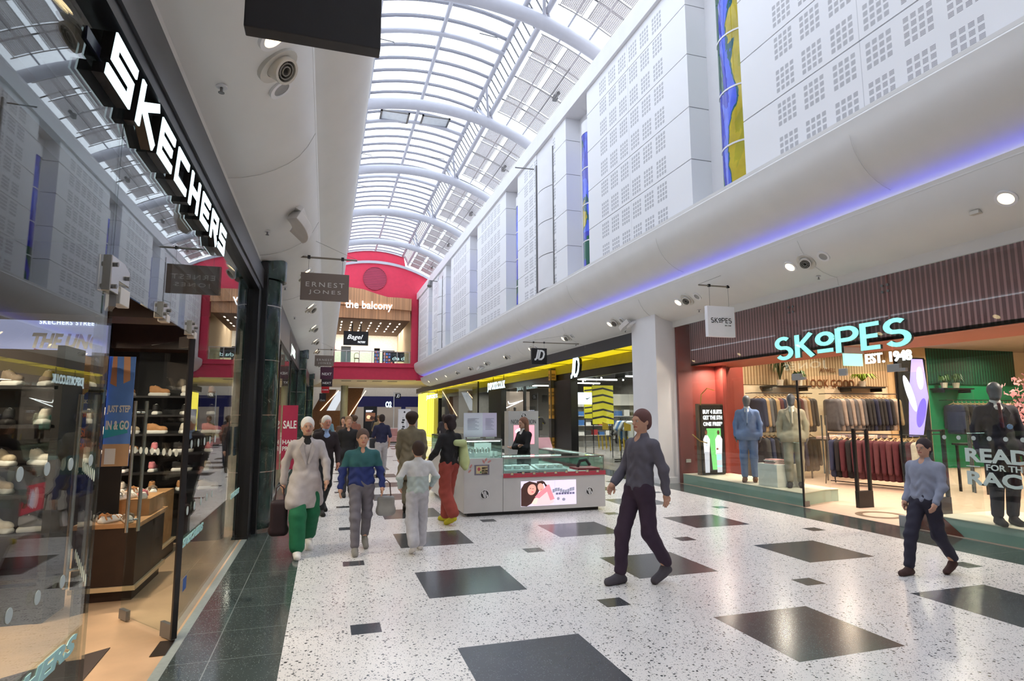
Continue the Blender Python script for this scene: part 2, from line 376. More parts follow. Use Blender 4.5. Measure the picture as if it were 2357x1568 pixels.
mb = MB(); mb.box(-7,-1.04,-1.5,10.2,-.05,0); st('floor_shoe_shop', mb, mat('pale_wood_floor', '#c9a784', .3, var=.12, scale=3))
mb = MB(); mb.box(-7,-1.04,10.2,50,-.05,0); st('floor_shop_row', mb, mat('cream_floor', '#b5a48e', .3, var=.1, scale=3))
mb = MB(); mb.box(8.36,24,-1.5,14.2,-.05,.002); st('floor_suit_shop', mb, mat('carpet_beige', '#c3ab98', .8, var=.06, scale=8))
mb = MB(); mb.box(8.36,17,14.2,50,-.05,.003); st('floor_sport_shop', mb, mat('concrete_floor', '#77736e', .25, var=.1, scale=3))
# ------------------------------------------------------------------ upper walls, cornices, bulges, soffits (right side; the left mirrors it)
PER = 6.79; BAY0 = 8.67; CX = 3.665
def mir(x, s): return x if s > 0 else 2*CX - x
def upper_wall(side):
    s = 1 if side == 'right' else -1; X = 7.2
    mb = MB(); Y0, Y1 = -1.0, 50.0
    def bx(x0, x1, y0, y1, z0, z1, m=0):
        a, b = sorted((mir(x0,s), mir(x1,s))); mb.box(a, b, y0, y1, z0, z1, m)
    zs = [5.9, 7.06, 8.23, 9.44, 10.6, 11.35]
    for k in range(-2, 7):
        y0 = BAY0 + PER*k + 1.66; y1 = y0 + PER - 1.66
        a, b = max(y0, Y0), min(y1, Y1)
        if b <= a: continue
        fin = (k-1) % 3 == 0
        for z0, z1 in zip(zs, zs[1:]):
            zz = z1 - (.022 if z1 < 11 else 0)
            if fin and side == 'right':
                m0 = a + 1.15; m1 = m0 + 1.72      # the stretch with curved shields: panel split around it
                bx(X, X+.5, a, m0, z0, zz); bx(X, X+.5, m1, b, z0, zz); bx(X+.3, X+.5, m0, m1, z0, zz, 1)
            else: bx(X, X+.5, a, b, z0, zz)
        bx(X+.03, X+.49, a+.03, b-.03, 5.9, 11.35, 1)
    bx(X+.5, X+.8, Y0, Y1, 5.6, 12.0, 1)
    bx(X-.1, X+1.0, Y0, Y1, 11.35, 11.92, 1)          # cornice under the roof
    bx(X-.02, X+.5, Y0, Y1, 5.62, 5.92, 1)
    st('wall_'+side, mb, [PERF, WHITE])
    # stained-glass half columns in the recesses
    if side == 'right':
        for k in range(-2, 7):
            yc = BAY0 + PER*k + .68
            if yc < 2 or yc > 49.5: continue
            g = MB(); r = .5; xc = X+.62
            seg = [(6.0,6.9),(6.93,8.05),(8.08,9.2),(9.23,10.35)]
            for z0, z1 in seg:
                pts = [(xc - r*math.sin(a)*.9, yc - r*math.cos(a)) for a in rng_(0, PI, 13)]
                g.prism(pts, 'z', z0, z1)
            root = thing('stained_glass_column', f'tall half-round blue and yellow stained glass column, {ORD[k+2-1]} from the camera in the white upper wall', 'stained glass', (xc, yc, 5.95), 'stained glass columns in the upper wall')
            g.build('glass_shade', BLUE, root, smooth=True)
            h = MB()
            for z in (5.98, 6.915, 8.065, 9.215, 10.365):
                pts = [(xc-(r+.012)*math.sin(a)*.9, yc-(r+.012)*math.cos(a)) for a in rng_(0, PI, 13)]
                h.prism(pts, 'z', z-.018, z+.018)
            h.build('ring', WHITE, root, smooth=True)
            c = MB(); c.prism([(xc-r*math.sin(a)*.9, yc-r*math.cos(a)) for a in rng_(0, PI, 13)], 'z', 10.385, 10.75); c.build('cap', WHITE, root, smooth=True)
        # stacks of curved white shields
        for n, k in enumerate((1, 4)):
            y0 = BAY0 + PER*k + 1.66 + 1.2; y1 = y0 + 1.62
            root = thing('curved_shield_stack', ('nearer' if n == 0 else 'farther')+' stack of curved white wall shields beside a dark slot', 'wall panel', (X, y0, 5.95), 'curved wall shields')
            z = 6.0
            for i in range(4):
                f = MB(); z1 = z + 1.16
                pts = [(y0 + (y1-y0)*t, X + .16 - .34*math.sin(PI*(.12+.76*t))) for t in rng_(0, 1, 11)]
                f.add([(x, y, zz) for zz in (z, z1) for y, x in pts] + [(x+.05, y, zz) for zz in (z, z1) for y, x in pts],
                      [(j, j+1, 12+j, 11+j) for j in range(10)] + [(22+j, 33+j, 34+j, 23+j) for j in range(10)] + [(j, 22+j, 23+j, j+1) for j in range(10)] + [(11+j, 12+j, 34+j, 33+j) for j in range(10)] + [(0,11,33,22),(10,32,43,21)])
                f.build('shield', WHITE, root, smooth=True); z = z1 + .03
            f = MB(); f.box(X-.03, X+.1, y1+.02, y1+.07, 5.98, 10.9); f.box(X-.03, X+.1, y0-.07, y0-.02, 5.98, 10.9); f.build('slot_rail', GREYM, root)
            if n == 0:
                f = MB(); f.tube([(X+.1, y1+.3, 10.86), (X-.75, y1+.3, 10.84)], .022); f.build('rod', GREYM, root)
def bulge(side):
    s = 1 if side == 'right' else -1
    pr = [(6.95+.03, 5.86), (6.93, 5.8), (6.95, 5.7)]
    pr += [(7.95-1.0*math.cos(a), 5.7-.85*math.sin(a)) for a in rng_(.12, PI/2, 14)]
    prm = [(mir(x,s), z) for x, z in pr]
    mb = MB(); mb.sheet(prm, -1.0, 50.0, -.06 if s < 0 else .06)
    a, b = sorted((mir(6.96,s), mir(7.3,s))); mb.box(a, b, -1.0, 50.0, 5.84, 5.9)
    st('trim_1' if s > 0 else 'trim_2', mb, SOFF, smooth=True)
    so = [(7.52,4.73),(7.545,4.6),(7.60,4.46),(7.68,4.34),(7.78,4.25),(7.90,4.17),(8.04,4.10),(8.2,4.05),(8.33,4.03),(8.36,3.99),(8.36,3.87)]
    mb = MB(); mb.sheet([(mir(x,s), z) for x, z in so], -1.0, 50.0, -.04 if s < 0 else .04)
    a, b = sorted((mir(7.53,s), mir(8.4,s))); mb.box(a, b, -1, 50, 4.66, 4.7)
    st('ceiling_soffit_'+side, mb, SOFF, smooth=True)
    # cove light strip lying behind the lip
    if s > 0:
        mb = MB(); a, b = sorted((mir(7.6,s), mir(7.66,s))); mb.box(a, b, -1, 50, 4.701, 4.715)
        o = mb.build('cove_light', glow('cove_blue', '#4e48ff', 1.7)); tag(o, 'long blue light strip hidden in the cove under the rounded white wall', 'light strip')
for sd in ('right', 'left'): upper_wall(sd); bulge(sd)
# seams of the soffit shells as shallow ridges
mb = MB()
for y in (6.2, 11.4, 16.6, 21.8):
    mb.tube([(7.935-1.0*math.cos(a), y, 5.69-.865*math.sin(a)) for a in rng_(.1, 1.25, 9)], .004, 5)
for y in (7.9, 13.3, 18.4, 23.6):
    mb.tube([(x-.004, y, z-.003) for x, z in ((7.53,4.6),(7.60,4.45),(7.68,4.33),(7.78,4.24),(7.90,4.16),(8.04,4.09),(8.2,4.04),(8.33,4.02),(8.352,3.88))], .0035, 5)
for y in (6.2, 9.2, 12.9):
    mb.tube([(2*CX-x+.004, y, z-.003) for x, z in ((7.53,4.6),(7.60,4.45),(7.68,4.33),(7.78,4.24),(7.90,4.16),(8.04,4.09),(8.2,4.04),(8.33,4.02))], .0035, 5)
st('trim_3', mb, mat('seam_line', '#c9c6c3', .6))
# ------------------------------------------------------------------ roof
RXC, RR, RCZ = 3.6, 9.5, 14.3
def arc(x, dz=0): return RCZ + dz - (RR - math.sqrt(RR*RR - (x-RXC)**2))
UX, UZ, LXo, LZ, RDZ = (1.25, 5.85), 15.08, (.95, 6.28), 14.36, 15.42
def lan(x): return UZ + (RDZ-UZ)*(1-((x-3.55)/2.3)**2)
for k in range(-2, 5):
    y = 16.3 + PER*k
    if y < 3: continue
    root = thing('roof_rib', f'large white tubular steel arch, {ORD[k+1]} from the camera across the roof', 'roof arch', (RXC, y, 12.5), 'tubular roof arches')
    mb = MB(); mb.tube([(x, y, arc(x)) for x in rng_(-1.3, 8.6, 40)], .22, 20); mb.build('arch_tube', STEELW, root, smooth=True)
    for sgn, (ux, lx) in ((-1, (UX[0], LXo[0])), (1, (UX[1], LXo[1]))):
        mb = MB(); bx_ = lx + .12*sgn
        mb.cyl((bx_, y, arc(bx_)+.15), (lx, y, LZ), .05); mb.cyl((lx-.1*sgn, y, arc(lx)+.2), (ux, y+.9, UZ), .055); mb.cyl((lx-.1*sgn, y, arc(lx)+.2), (ux, y-.9, UZ), .055)
        mb.sph((lx-.1*sgn, y, arc(lx)+.25), .11); mb.build('strut', STEELW, root, smooth=True)
Y0R, Y1R = 2.0, 49.9
root = thing('roof_lantern_frame', 'white steel frame of the glazed raised centre strip along the roof', 'roof frame', (3.55, 26, 15))
for x in UX:
    mb = MB(); mb.cyl((x, Y0R, UZ), (x, Y1R, UZ), .1); mb.build('upper_rail', STEELW, root, smooth=True)
for x in LXo:
    mb = MB(); mb.cyl((x, Y0R, LZ), (x, Y1R, LZ), .1); mb.build('lower_rail', STEELW, root, smooth=True)
mb = MB(); mb.cyl((3.55, Y0R, RDZ-.06), (3.55, Y1R, RDZ-.06), .075); mb.build('ridge_rail', STEELW, root, smooth=True)
for k in range(-2, 5):
    y = 16.3 + PER*k + PER/2
    if y > 48 or y < 3: continue
    mb = MB(); mb.tube([(x, y, lan(x)-.16) for x in rng_(UX[0], UX[1], 18)], .09, 12); mb.build('cross_arch', STEELW, root, smooth=True)
mb = MB(); y = 2.9
while y < 49.8:
    pts = [(x, lan(x)) for x in rng_(UX[0], UX[1], 9)]
    for a, b in ((-.06,-.03),(.03,.06)):
        mb.add([(x, y+q, z+dz) for dz in (0,-.07) for x, z in pts for q in (a,b)], [(2*i, 2*i+2, 2*i+3, 2*i+1) for i in range(8)]+[(18+2*i, 18+2*i+1, 18+2*i+3, 18+2*i+2) for i in range(8)]+[(2*i, 18+2*i, 20+2*i, 2*i+2) for i in range(8)]+[(2*i+1, 2*i+3, 21+2*i, 19+2*i) for i in range(8)])
    y += .849
mb.build('glazing_bar', mat('bar_grey','#8f8f98',.45,var=.03), root)
mb = MB(); y = 2.9
while y < 49.8:
    for ux, lx in zip(UX, LXo):
        mb.tube([(ux, y, UZ), (lx, y, LZ)], .028, 6)
    y += .4245
mb.build('side_bar', GREYM, root)
mb = MB(); pts = [(x, lan(x)+.02) for x in rng_(UX[0], UX[1], 11)]; mb.sheet(pts, Y0R, Y1R, .012)
for ux, lx in zip(UX, LXo): mb.sheet([(ux+.0, UZ+.02), (lx, LZ)] if ux < 3 else [(lx, LZ), (ux, UZ+.02)], Y0R, Y1R, .012)
st('window_1', mb, GLR)
# lower side slopes of the roof
def sid(x, s): return arc(x, .12) if s > 0 else arc(x, .12)
root = thing('roof_side_frame', 'thin white purlins and rafters of the sloping roof glazing beside the wall', 'roof frame', (7.2, 26, 13.5))
for s, (xa, xb) in ((1, (6.3, 8.5)), (-1, (.93, -1.2))):
    mb = MB(); y = 3.0
    while y < 49.8:
        mb.tube([(x, y, arc(x,.42)) for x in rng_(xa, xb, 6)], .03, 5); y += PER/4
    mb.build('rafter', GREYM, root)
    mb = MB()
    for x in rng_(xa, xb, 4)[1:]: mb.tube([(x, Y0R, arc(x,.40)), (x, Y1R, arc(x,.40))], .035, 6)
    mb.build('purlin', STEELW, root)
mb = MB(); mb.sheet([(x, arc(x,.47)) for x in rng_(6.3, 8.6, 6)], Y0R, Y1R, .012); mb.sheet([(x, arc(x,.47)) for x in rng_(-1.3, .93, 6)], Y0R, Y1R, .012); st('window_2', mb, GLR)
# perforated sun blinds hung under the side glazing
BL, nt, b = base('perforated_blind', .6)
tc = N(nt, 'ShaderNodeTexCoord'); g = N(nt, 'ShaderNodeSeparateXYZ'); L(nt, tc, g, 3)
f = mth(nt, 'MULTIPLY', mth(nt, 'LESS_THAN', mth(nt, 'FLOORED_MODULO', g.outputs[0], .05), .024), mth(nt, 'LESS_THAN', mth(nt, 'FLOORED_MODULO', g.outputs[1], .05), .024))
al = mth(nt, 'SUBTRACT', 1, f); nt.links.new(al, b.inputs['Alpha']); b.inputs['Base Color'].default_value = lin('#cfc8c9')
n = 0
for k in range(-2, 5):
    ya = 16.3 + PER*k + .75
    if ya < 3.5 or ya > 46: continue
    yb = min(ya + PER - 1.5, 49.6)
    root = thing('roof_sun_blind', f'perforated grey metal sun blind under the roof slope, {ORD[n]} bay from the camera', 'blind', (7.2, ya, 13.6), 'perforated roof blinds'); n += 1
    for x0, x1 in ((6.42, 7.12), (7.3, 8.1)):
        mb = MB(); seg = 4
        for i in range(seg):
            a = ya+(yb-ya)*i/seg+.03; c = ya+(yb-ya)*(i+1)/seg-.03
            mb.sheet([(x, arc(x,.26)) for x in rng_(x0, x1, 4)], a, c, .006)
        mb.build('perforated_sheet', BL, root)
    mb = MB()
    for i in range(5):
        y = ya+(yb-ya)*i/4; mb.tube([(x, y, arc(x,.22)) for x in rng_(6.35, 8.2, 5)], .02, 5)
    for x in (6.42, 7.12, 7.3, 8.1): mb.tube([(x, ya, arc(x,.22)), (x, yb, arc(x,.22))], .014, 5)
    mb.build('blind_frame', mat('blind_bar', '#a9a6a5', .5, var=.03), root)
    mb = MB(); mb.cyl((7.75, ya+2.0, arc(7.75)+.02), (7.75, ya+2.35, arc(7.75)+.02), .07); mb.box(7.7, 7.85, ya+2.3, ya+2.5, arc(7.75)-.05, arc(7.75)+.12); mb.tube([(7.65, ya+.7, arc(7.6,.1)), (7.65, ya+3.9, arc(7.6,.1))], .014, 5); mb.build('blind_motor', GREYM, root)
# opened roof vents, seen as grey frames
n = 0
for yv in (25.6, 39.2):
    for xv in (1.9, 3.75):
        root = thing('roof_vent', f'grey framed roof vent flap, {("nearer" if yv < 30 else "farther")} pair, {("wall" if xv > 3 else "shop")} side of the ridge', 'roof vent', (xv, yv, 15.2), 'roof vents'); n += 1
        mb = MB(); z = lan(xv+.6)-.14
        mb.box(xv, xv+1.3, yv, yv+.08, z-.05, z); mb.box(xv, xv+1.3, yv+.9, yv+.98, z-.05, z); mb.box(xv, xv+.08, yv, yv+.98, z-.05, z); mb.box(xv+1.22, xv+1.3, yv, yv+.98, z-.05, z)
        mb.build('vent_frame', GREYM, root); mb = MB(); mb.box(xv+.08, xv+1.22, yv+.08, yv+.9, z-.03, z-.02); mb.build('vent_pane', mat('frosted_pane', '#d8dde2', .3), root)
# small drip pipes along the glazing
for i, (x, y) in enumerate([(1.6,20.2),(5.1,19.0),(1.5,24.9),(5.1,24.4),(1.5,30.0),(5.2,29.6),(1.5,34.4),(5.2,33.9)]):
    mb = MB(); z = lan(x)-.2; mb.tube([(x-.35,y,z+.02),(x+.3,y,z-.02),(x+.32,y,z-.1)], .018, 6)
    tag(mb.build('roof_sensor_rod', GREYM), f'thin grey rod with hooked end under the roof glazing, {ORD[i]} from the camera', 'rod', 'roof sensor rods')
# ------------------------------------------------------------------ red end wall with the balcony
YE = 50.0
mb = MB()
def archpts(x0, x1, f, n=20): return [(x, f(x)) for x in rng_(x0, x1, n)]
low = archpts(-1.2, 8.6, lambda x: arc(x,.02))
mb.prism([(-1.2,11.3),(8.6,11.3)] + low[::-1], 'y', YE, YE+.3)         # arched field above the opening
mb.prism([(1.3,13.9),(6.2,13.9),(6.0,15.05)] + [(x, lan(x)) for x in rng_(5.7,1.4,8)] + [(1.1,15.05)], 'y', YE+.35, YE+.5)  # lantern end, set back
mb.box(6.68,7.2,YE-.25,YE+.3,5.8,11.35); mb.box(-1,.55,YE,YE+.3,5.8,11.35); mb.box(7.2,8.6,YE,YE+.3,4.5,11.4)
mb.box(-.8,7.3,YE-.06,YE+.6,4.55,5.55); mb.box(-.8,7.25,YE-.2,YE+.6,5.55,5.9)
mb.box(6.4,6.9,YE-.1,YE+.3,10.7,11.4)
st('wall_end', mb, RED)
mb = MB()
mb.prism(archpts(-1, 8.6, lambda x: arc(x,.2)) + archpts(-1, 8.6, lambda x: arc(x,-.02))[::-1], 'y', YE-.12, YE+.02)
mb.prism([(1.1,15.05)]+[(x, lan(x)) for x in rng_(1.4,5.7,8)]+[(6.0,15.05)]+[(x, lan(x)+.13) for x in rng_(6.1,1.0,8)], 'y', YE+.2, YE+.36)
mb.tube([(6.05,YE+.2,15.1),(6.4,YE+.2,14.3)], .08, 8); mb.tube([(1.05,YE+.2,15.1),(.75,YE+.2,14.3)], .08, 8)
st('trim_4', mb, STEELW)
LOUV = stripes('louvre_red', '#b93a55', '#7d2440', 2, .14, .5, .6)
root = thing('round_louvre', 'round slatted dark red louvre set high in the red end wall', 'louvre', (3.58, YE-.1, 12.0))
mb = MB(); mb.prism([(3.58+.93*math.cos(a), 12.98+.95*math.sin(a)) for a in rng_(0, 2*PI*31/32, 32)], 'y', YE-.04, YE+.02); mb.build('louvre_face', LOUV, root)
mb = MB(); mb.tube([(3.58+.95*math.cos(a), YE-.05, 12.98+.97*math.sin(a)) for a in rng_(0, 2*PI, 33)], .025, 6); mb.build('rim', mat('dark_red', '#9c2a44', .5), root)
SLAT = stripes('timber_slats', '#dcab80', '#bf8a60', 0, .085, .78, .6, var=.45)
root = thing('timber_sign_canopy', 'curved timber-slat canopy with white lowercase lettering above the upper opening', 'sign', (3.5, YE-.8, 9.5))
top = [(.6,11.9),(1.6,11.95),(2.6,11.85),(3.6,11.55),(4.6,11.3),(5.5,11.3),(6.55,11.25)]
mb = MB(); mb.prism([(.6,10.55)] + [(6.55,10.25)] + top[::-1], 'y', YE-.9, YE-.6); mb.build('upper_slats', SLAT, root)
mb = MB(); mb.prism([(.6,9.5),(6.5,9.45),(6.5,10.25),(.6,10.5)], 'y', YE-.6, YE-.35); mb.build('lower_slats', SLAT, root)
text('the balcony', 3.75, .82, glow('letter_white', '#ffffff', .75), root, (3.1, YE-.92, 10.45), bold=.012, ext=.08)
mb = MB(); mb.prism([(.6,9.5),(6.5,9.45),(5.6,8.5),(.6,8.35)], 'y', YE+.3, YE+.5)
# slatted ceiling behind the canopy running back
mb = MB(); mb.add([(.5,YE-.35,9.45),(6.5,YE-.35,9.45),(6.6,60,9.45),(.3,60,9.45),(.5,YE-.35,9.5),(6.5,YE-.35,9.5),(6.6,60,9.55),(.3,60,9.55)], [(0,3,2,1),(4,5,6,7),(0,1,5,4),(2,3,7,6)])
mb.build('slatted_ceiling', stripes('ceiling_slats', '#8a6044', '#4b3021', 0, .12, .6, .6), root)
mb = MB()
for i in range(7):
    for j in range(4):
        x = 1.0+.8*i; y = 51.2+1.7*j; q = MB(); q.box(x, x+.1, y, y+.55, 9.42, 9.45); q.build('strip_light', glow('warm_strip', '#fff2dd', 3), root)
# balcony floor, back wall, glass balustrade
mb = MB(); mb.box(-8,16,YE+.5,66,4.55,5.85); mb.box(-8,.2,YE+.3,66,5.85,11); mb.box(7.3,9,YE+.3,66,5.85,11); st('ceiling_under_balcony', mb, mat('cream_ceiling', '#c9bca8', .6))
mb = MB(); mb.box(-8,16,66,66.3,5.85,11.5); st('wall_food_court', mb, mat('stall_front', '#dfe8f0', .5, var=.1))
mb = MB(); mb.box(-8,16,YE+.5,66,11.2,11.4); st('ceiling_food_court', mb, mat('court_ceiling', '#b98f55', .6))
root = thing('balcony_balustrade', 'glass balustrade with steel rail on the red balcony edge', 'railing', (3.6, YE, 5.9))
mb = MB(); mb.tube([(.3,YE-.02,6.86),(6.7,YE-.02,6.86)], .03, 8); mb.build('handrail', CHROME, root)
for i in range(7): mb = MB(); x = .45+1.02*i; mb.box(x-.03,x+.03,YE-.04,YE,5.9,6.82); mb.build('post', CHROME, root)
for i in range(6): mb = MB(); x = .45+1.02*i; mb.box(x+.05,x+.97,YE-.03,YE-.018,5.95,6.76); mb.build('glass_pane', GLG, root)
root = thing('food_stall_sign', 'black hanging sign with white script behind the balcony balustrade', 'sign', (2.2, 52, 7.6))
mb = MB(); mb.box(1.25,3.3,52,52.2,7.55,8.75); mb.build('sign_board', BLACK, root)
LW = glow('sign_white', '#f4faff', .9)
text('Bagel', 1.3, .5, LW, root, (2.2,51.99,8.2), shear=.35, bold=.0); text('FACTORY', .62, .17, LW, root, (2.75,51.99,7.83), bold=.02)
mb = MB(); mb.box(1.9,2.0,52.05,52.15,8.75,10); mb.box(2.6,2.7,52.05,52.15,8.75,10); mb.build('hanger', BLACK, root)
mb = MB(); mb.box(1.1,1.9,52.6,53.1,5.85,7.5); o = mb.build('white_pillar', mat('pillar_white', '#d7dfdb', .5)); tag(o, 'pale boxed pillar behind the balustrade under the black script sign', 'pillar')
# food stall menu screens
scr = [glow('menu_a', '#7a5a86', .9), glow('menu_b', '#c96a5a', .9), glow('menu_c', '#4a6cc0', .9)]
for i, (x, z, w_, h_, nm) in enumerate(((4.4,6.6,.55,1.6,'narrow menu board at the back of the upper food court'),(5.2,6.5,1.2,1.5,'wide pink and black patterned screen in the upper food court'))):
    root = thing('menu_screen', nm, 'screen', (x, 60, z))
    pic('screen_face', root, '-y', (x, 60, z), w_, h_, [mat('screen_dark', '#2a2536', .4)]+[(scr[(i+j) % 3], ('r', .1+.2*(j%4), .1+.2*(j//4), .24+.2*(j%4), .24+.2*(j//4))) for j in range(16)], th=.08)
root = thing('stall_sign', 'glowing pale lettering on black above the food court counter', 'sign', (6.9, 59.5, 7.3)); text('cha cha c', 1.9, .35, glow('ice', '#e6f6ff', 1), root, (7.1,59.5,7.2)); mb = MB(); mb.box(6.0,8.2,59.5,59.7,6.9,7.8); mb.build('sign_board', BLACK, root)
def stool(x, y, z, label):
    root = thing('food_court_chair', label, 'chair', (x,y,z)); m = mat('honey_wood', '#c79a55', .5)
    for dx in (-.2,.2):
        for dy in (-.2,.2): q = MB(); q.tube([(x+dx,y+dy,z),(x+dx*.8,y+dy*.8,z+.5)], .025, 6); q.build('leg', m, root)
    q = MB(); q.box(x-.22,x+.22,y-.22,y+.22,z+.48,z+.53); q.build('seat', m, root)
    q = MB(); q.tube([(x-.2,y+.2,z+.5),(x-.2,y+.24,z+.85),(x-.1,y+.25,z+.98),(x+.1,y+.25,z+.98),(x+.2,y+.24,z+.85),(x+.2,y+.2,z+.5)], .025, 6); q.build('backrest', m, root)
stool(2.35, 51.2, 5.85, 'tall honey-coloured chair just behind the balcony glass')
# ================================================================== SHOE SHOP (left)
GX = -1.04
CORK = mat('ceiling_black', '#141214', .7, var=.1)
mb = MB(); mb.box(-7,-1.12,-1.5,9.3,3.0,3.1); st('ceiling_shoe_shop', mb, CORK)
mb = MB(); mb.box(-7.1,-7,-1.5,9.3,0,3.1); mb.box(-7,-1.3,9.28,9.4,0,3.1); mb.box(-7.1,-1.1,-1.6,-1.5,0,3.1); st('wall_shoe_shop', mb, mat('brown_shop_wall', '#2e1b16', .5, var=.15, scale=3))
# side and back of the camera's end of the mall
mb = MB(); mb.box(-7,24,-1.7,-1.5,0,3.95); mb.box(-.1,8,-1.4,-1.2,4,16); st('wall_back', mb, mat('plain_wall', '#cfcbc8', .6))
# fascia: dark metal box over the glass
root = thing('shop_fascia', 'black metal fascia box running above the shoe shop glass', 'fascia')
mb = MB(); mb.box(-1.0,-.955,-1.2,9.75,3.585,3.87); mb.build('fascia_face', mat('fascia_metal', '#403e42', .35, metal=.3, var=.05), root)
mb = MB(); mb.box(-1.25,-.975,-1.2,9.3,3.5,3.585); mb.box(-1.25,-1.18,-1.2,9.3,2.9,3.56); mb.build('head_channel', BLACK, root)
# portal pier in black
root = thing('portal_pier', 'tall black metal pier closing the glass front beside the marble column', 'pier')
mb = MB(); mb.box(-1.16,-.97,9.15,9.62,0,3.56); mb.box(-.99,-.9,9.5,9.7,0,4.0); mb.build('pier_box', BLACK, root, bev=.006)
mb = MB(); mb.box(-1.17,-.96,9.14,9.63,0,.03); mb.build('plinth', BLACK, root)
# glass panes
def pane(name, label, x0, x1, y0, y1, z0, z1, m=GL, dots=None):
    root = thing(name, label, 'glass pane', ((x0+x1)/2, (y0+y1)/2, z0)); mb = MB(); mb.box(x0, x1, y0, y1, z0, z1); mb.build('glass_sheet', m, root); return root
DOT = mat('frosted_dot', '#b9c4c2', .6, var=0)
def dots(root, x, ys, zs, r=.035, m=DOT, face=1):
    for z in zs:
        for y in ys:
            q = MB(); q.prism([(y+r*math.cos(a), z+r*math.sin(a)) for a in rng_(0, 2*PI*15/16, 16)], 'x', x, x+.0015*face); q.build('safety_dot', m, root)
p = pane('shop_window_pane', 'large glass pane nearest the camera in the shoe shop front', GX-.012, GX, -1.2, 3.35, .03, 3.55); dots(p, GX+.001, (1.6,1.85,2.1,2.35,2.6,2.82,3.05,3.28), (1.49,), .027); dots(p, GX+.001, (1.85,2.1,2.35,2.62,2.84,3.07), (1.0,), .027)
text('SKECHERS', 1.05, .075, mat('frost_letter', '#a7d6d6', .4, var=0), p, (GX+.001, 2.76, .69), '+x', bold=.05, shear=.3)
p = pane('shop_window_pane', 'glass pane above the shoe shop doors reflecting the roof', GX-.012, GX, 3.36, 5.30, 2.34, 3.55)
p = pane('shop_window_pane', 'glass pane between the open door and the black pier', GX-.012, GX, 5.31, 9.14, .03, 3.55); dots(p, GX+.001, rng_(5.5,6.6,5), (1.46, .93))
text('SKECHERS', .72, .065, mat('frost_letter', '#a7d6d6', .4, var=0), p, (GX+.001, 8.25, .73), '+x', bold=.05, shear=.3); text('SKECHERS', .85, .065, mat('frost_letter', '#a7d6d6', .4, var=0), p, (GX+.001, 5.8, .69), '+x', bold=.05, shear=.3)
mb = MB(); mb.prism([(5.5,.30),(5.62,.30),(5.62,.40),(5.5,.40)], 'x', GX+.001, GX+.003); mb.build('sticker', mat('blue_sticker', '#2b5ba8', .5), p)
# patch fittings
def fitting(y, z, label, k=1.0):
    root = thing('patch_fitting', label, 'glass fitting', (GX, y, z), 'steel patch fittings over the shoe shop doors')
    mb = MB(); mb.prism([(y-.09*k,z-.02),(y+.03*k,z-.02),(y+.03*k,z+.05*k),(y+.19*k,z+.05*k),(y+.19*k,z+.13*k),(y+.1*k,z+.16*k),(y-.09*k,z+.16*k)], 'x', GX-.035, GX+.02); mb.build('plate', CHROME, root, bev=.004)
    for dy, dz in ((-.05*k,.01),(-.05*k,.12*k),(.14*k,.09*k)):
        q = MB(); q.cyl((GX+.02,y+dy,z+dz),(GX+.035,y+dy,z+dz), .012, n=12); q.build('bolt', GREYM, root, smooth=True)
    mb = MB(); mb.box(GX-.03,GX+.025,y+.05*k,y+.2*k,z-.06*k,z+.03*k); mb.build('pivot_block', mat('pale_steel', '#d8d3cb', .35, metal=.4), root, bev=.004)
fitting(3.38, 2.32, 'largest steel patch fitting, at the near corner over the doors'); fitting(4.33, 2.34, 'steel patch fitting over the middle of the doorway', .55); fitting(5.2, 2.34, 'steel patch fitting over the far door hinge', .6)
def leaf(name, label, y, ang, far=False):
    root = thing(name, label, 'door', (GX, y, 0)); d = Vector((math.cos(ang), math.sin(ang), 0)); n_ = Vector((-d.y, d.x, 0)); o = Vector((GX, y, 0)); W_ = .88
    def P(t, z, q): v = o + d*t + n_*q; return (v.x, v.y, z)
    def bxx(mb, t0, t1, z0, z1, q0, q1):
        mb.add([P(t,z,q) for z in (z0,z1) for q in (q0,q1) for t in (t0,t1)], [(0,2,3,1),(4,5,7,6),(0,1,5,4),(2,6,7,3),(0,4,6,2),(1,3,7,5)])
    mb = MB(); bxx(mb, .02, W_, .04, 2.3, -.006, .006); mb.build('glass_leaf', GL, root)
    for z0, z1 in ((.01,.12),(2.24,2.33)): mb = MB(); bxx(mb, 0, .18, z0, z1, -.016, .016); mb.build('hinge_patch', GREYM, root, bev=.003)
    mb = MB(); bxx(mb, W_-.13, W_, .01, .09, -.018, .018); mb.build('lock_patch', GREYM, root, bev=.003)
    if far: mb = MB(); bxx(mb, -.012, .012, .02, 2.33, -.02, .02); mb.build('edge_profile', BLACK, root)
    for q in (-.045, .045):
        mb = MB(); mb.tube([P(W_-.09, .72, q), P(W_-.09, 1.82, q)], .014, 10); mb.tube([P(W_-.09, .82, q*.1), P(W_-.09, .82, q)], .009, 8); mb.tube([P(W_-.09, 1.72, q*.1), P(W_-.09, 1.72, q)], .009, 8); mb.build('pull_handle', CHROME, root, smooth=True)
    for i in range(8):
        for z in ((1.4,) if far else (1.4,.9)):
            c = .12+i*.1; mb = MB(); mb.add([P(c+.03*math.cos(a), z+.03*math.sin(a), .0075) for a in rng_(0, 2*PI*11/12, 12)], [tuple(range(12))]); mb.build('safety_dot', DOT, root)
    return root
leaf('glass_shop_door', 'glass door leaf folded inward at the near side of the shoe shop doorway', 3.40, math.radians(112)); leaf('glass_shop_door', 'open glass door leaf with twin steel bar handles and dark edge', 5.28, math.radians(128), True)
mb = MB(); mb.box(-1.13,-1.03,5.0,5.3,.002,.006); tag(mb.build('floor_spring_plate', mat('spring_plate', '#5c5048', .3, metal=.8)), 'rectangular steel floor spring plate below the far door hinge', 'floor plate')
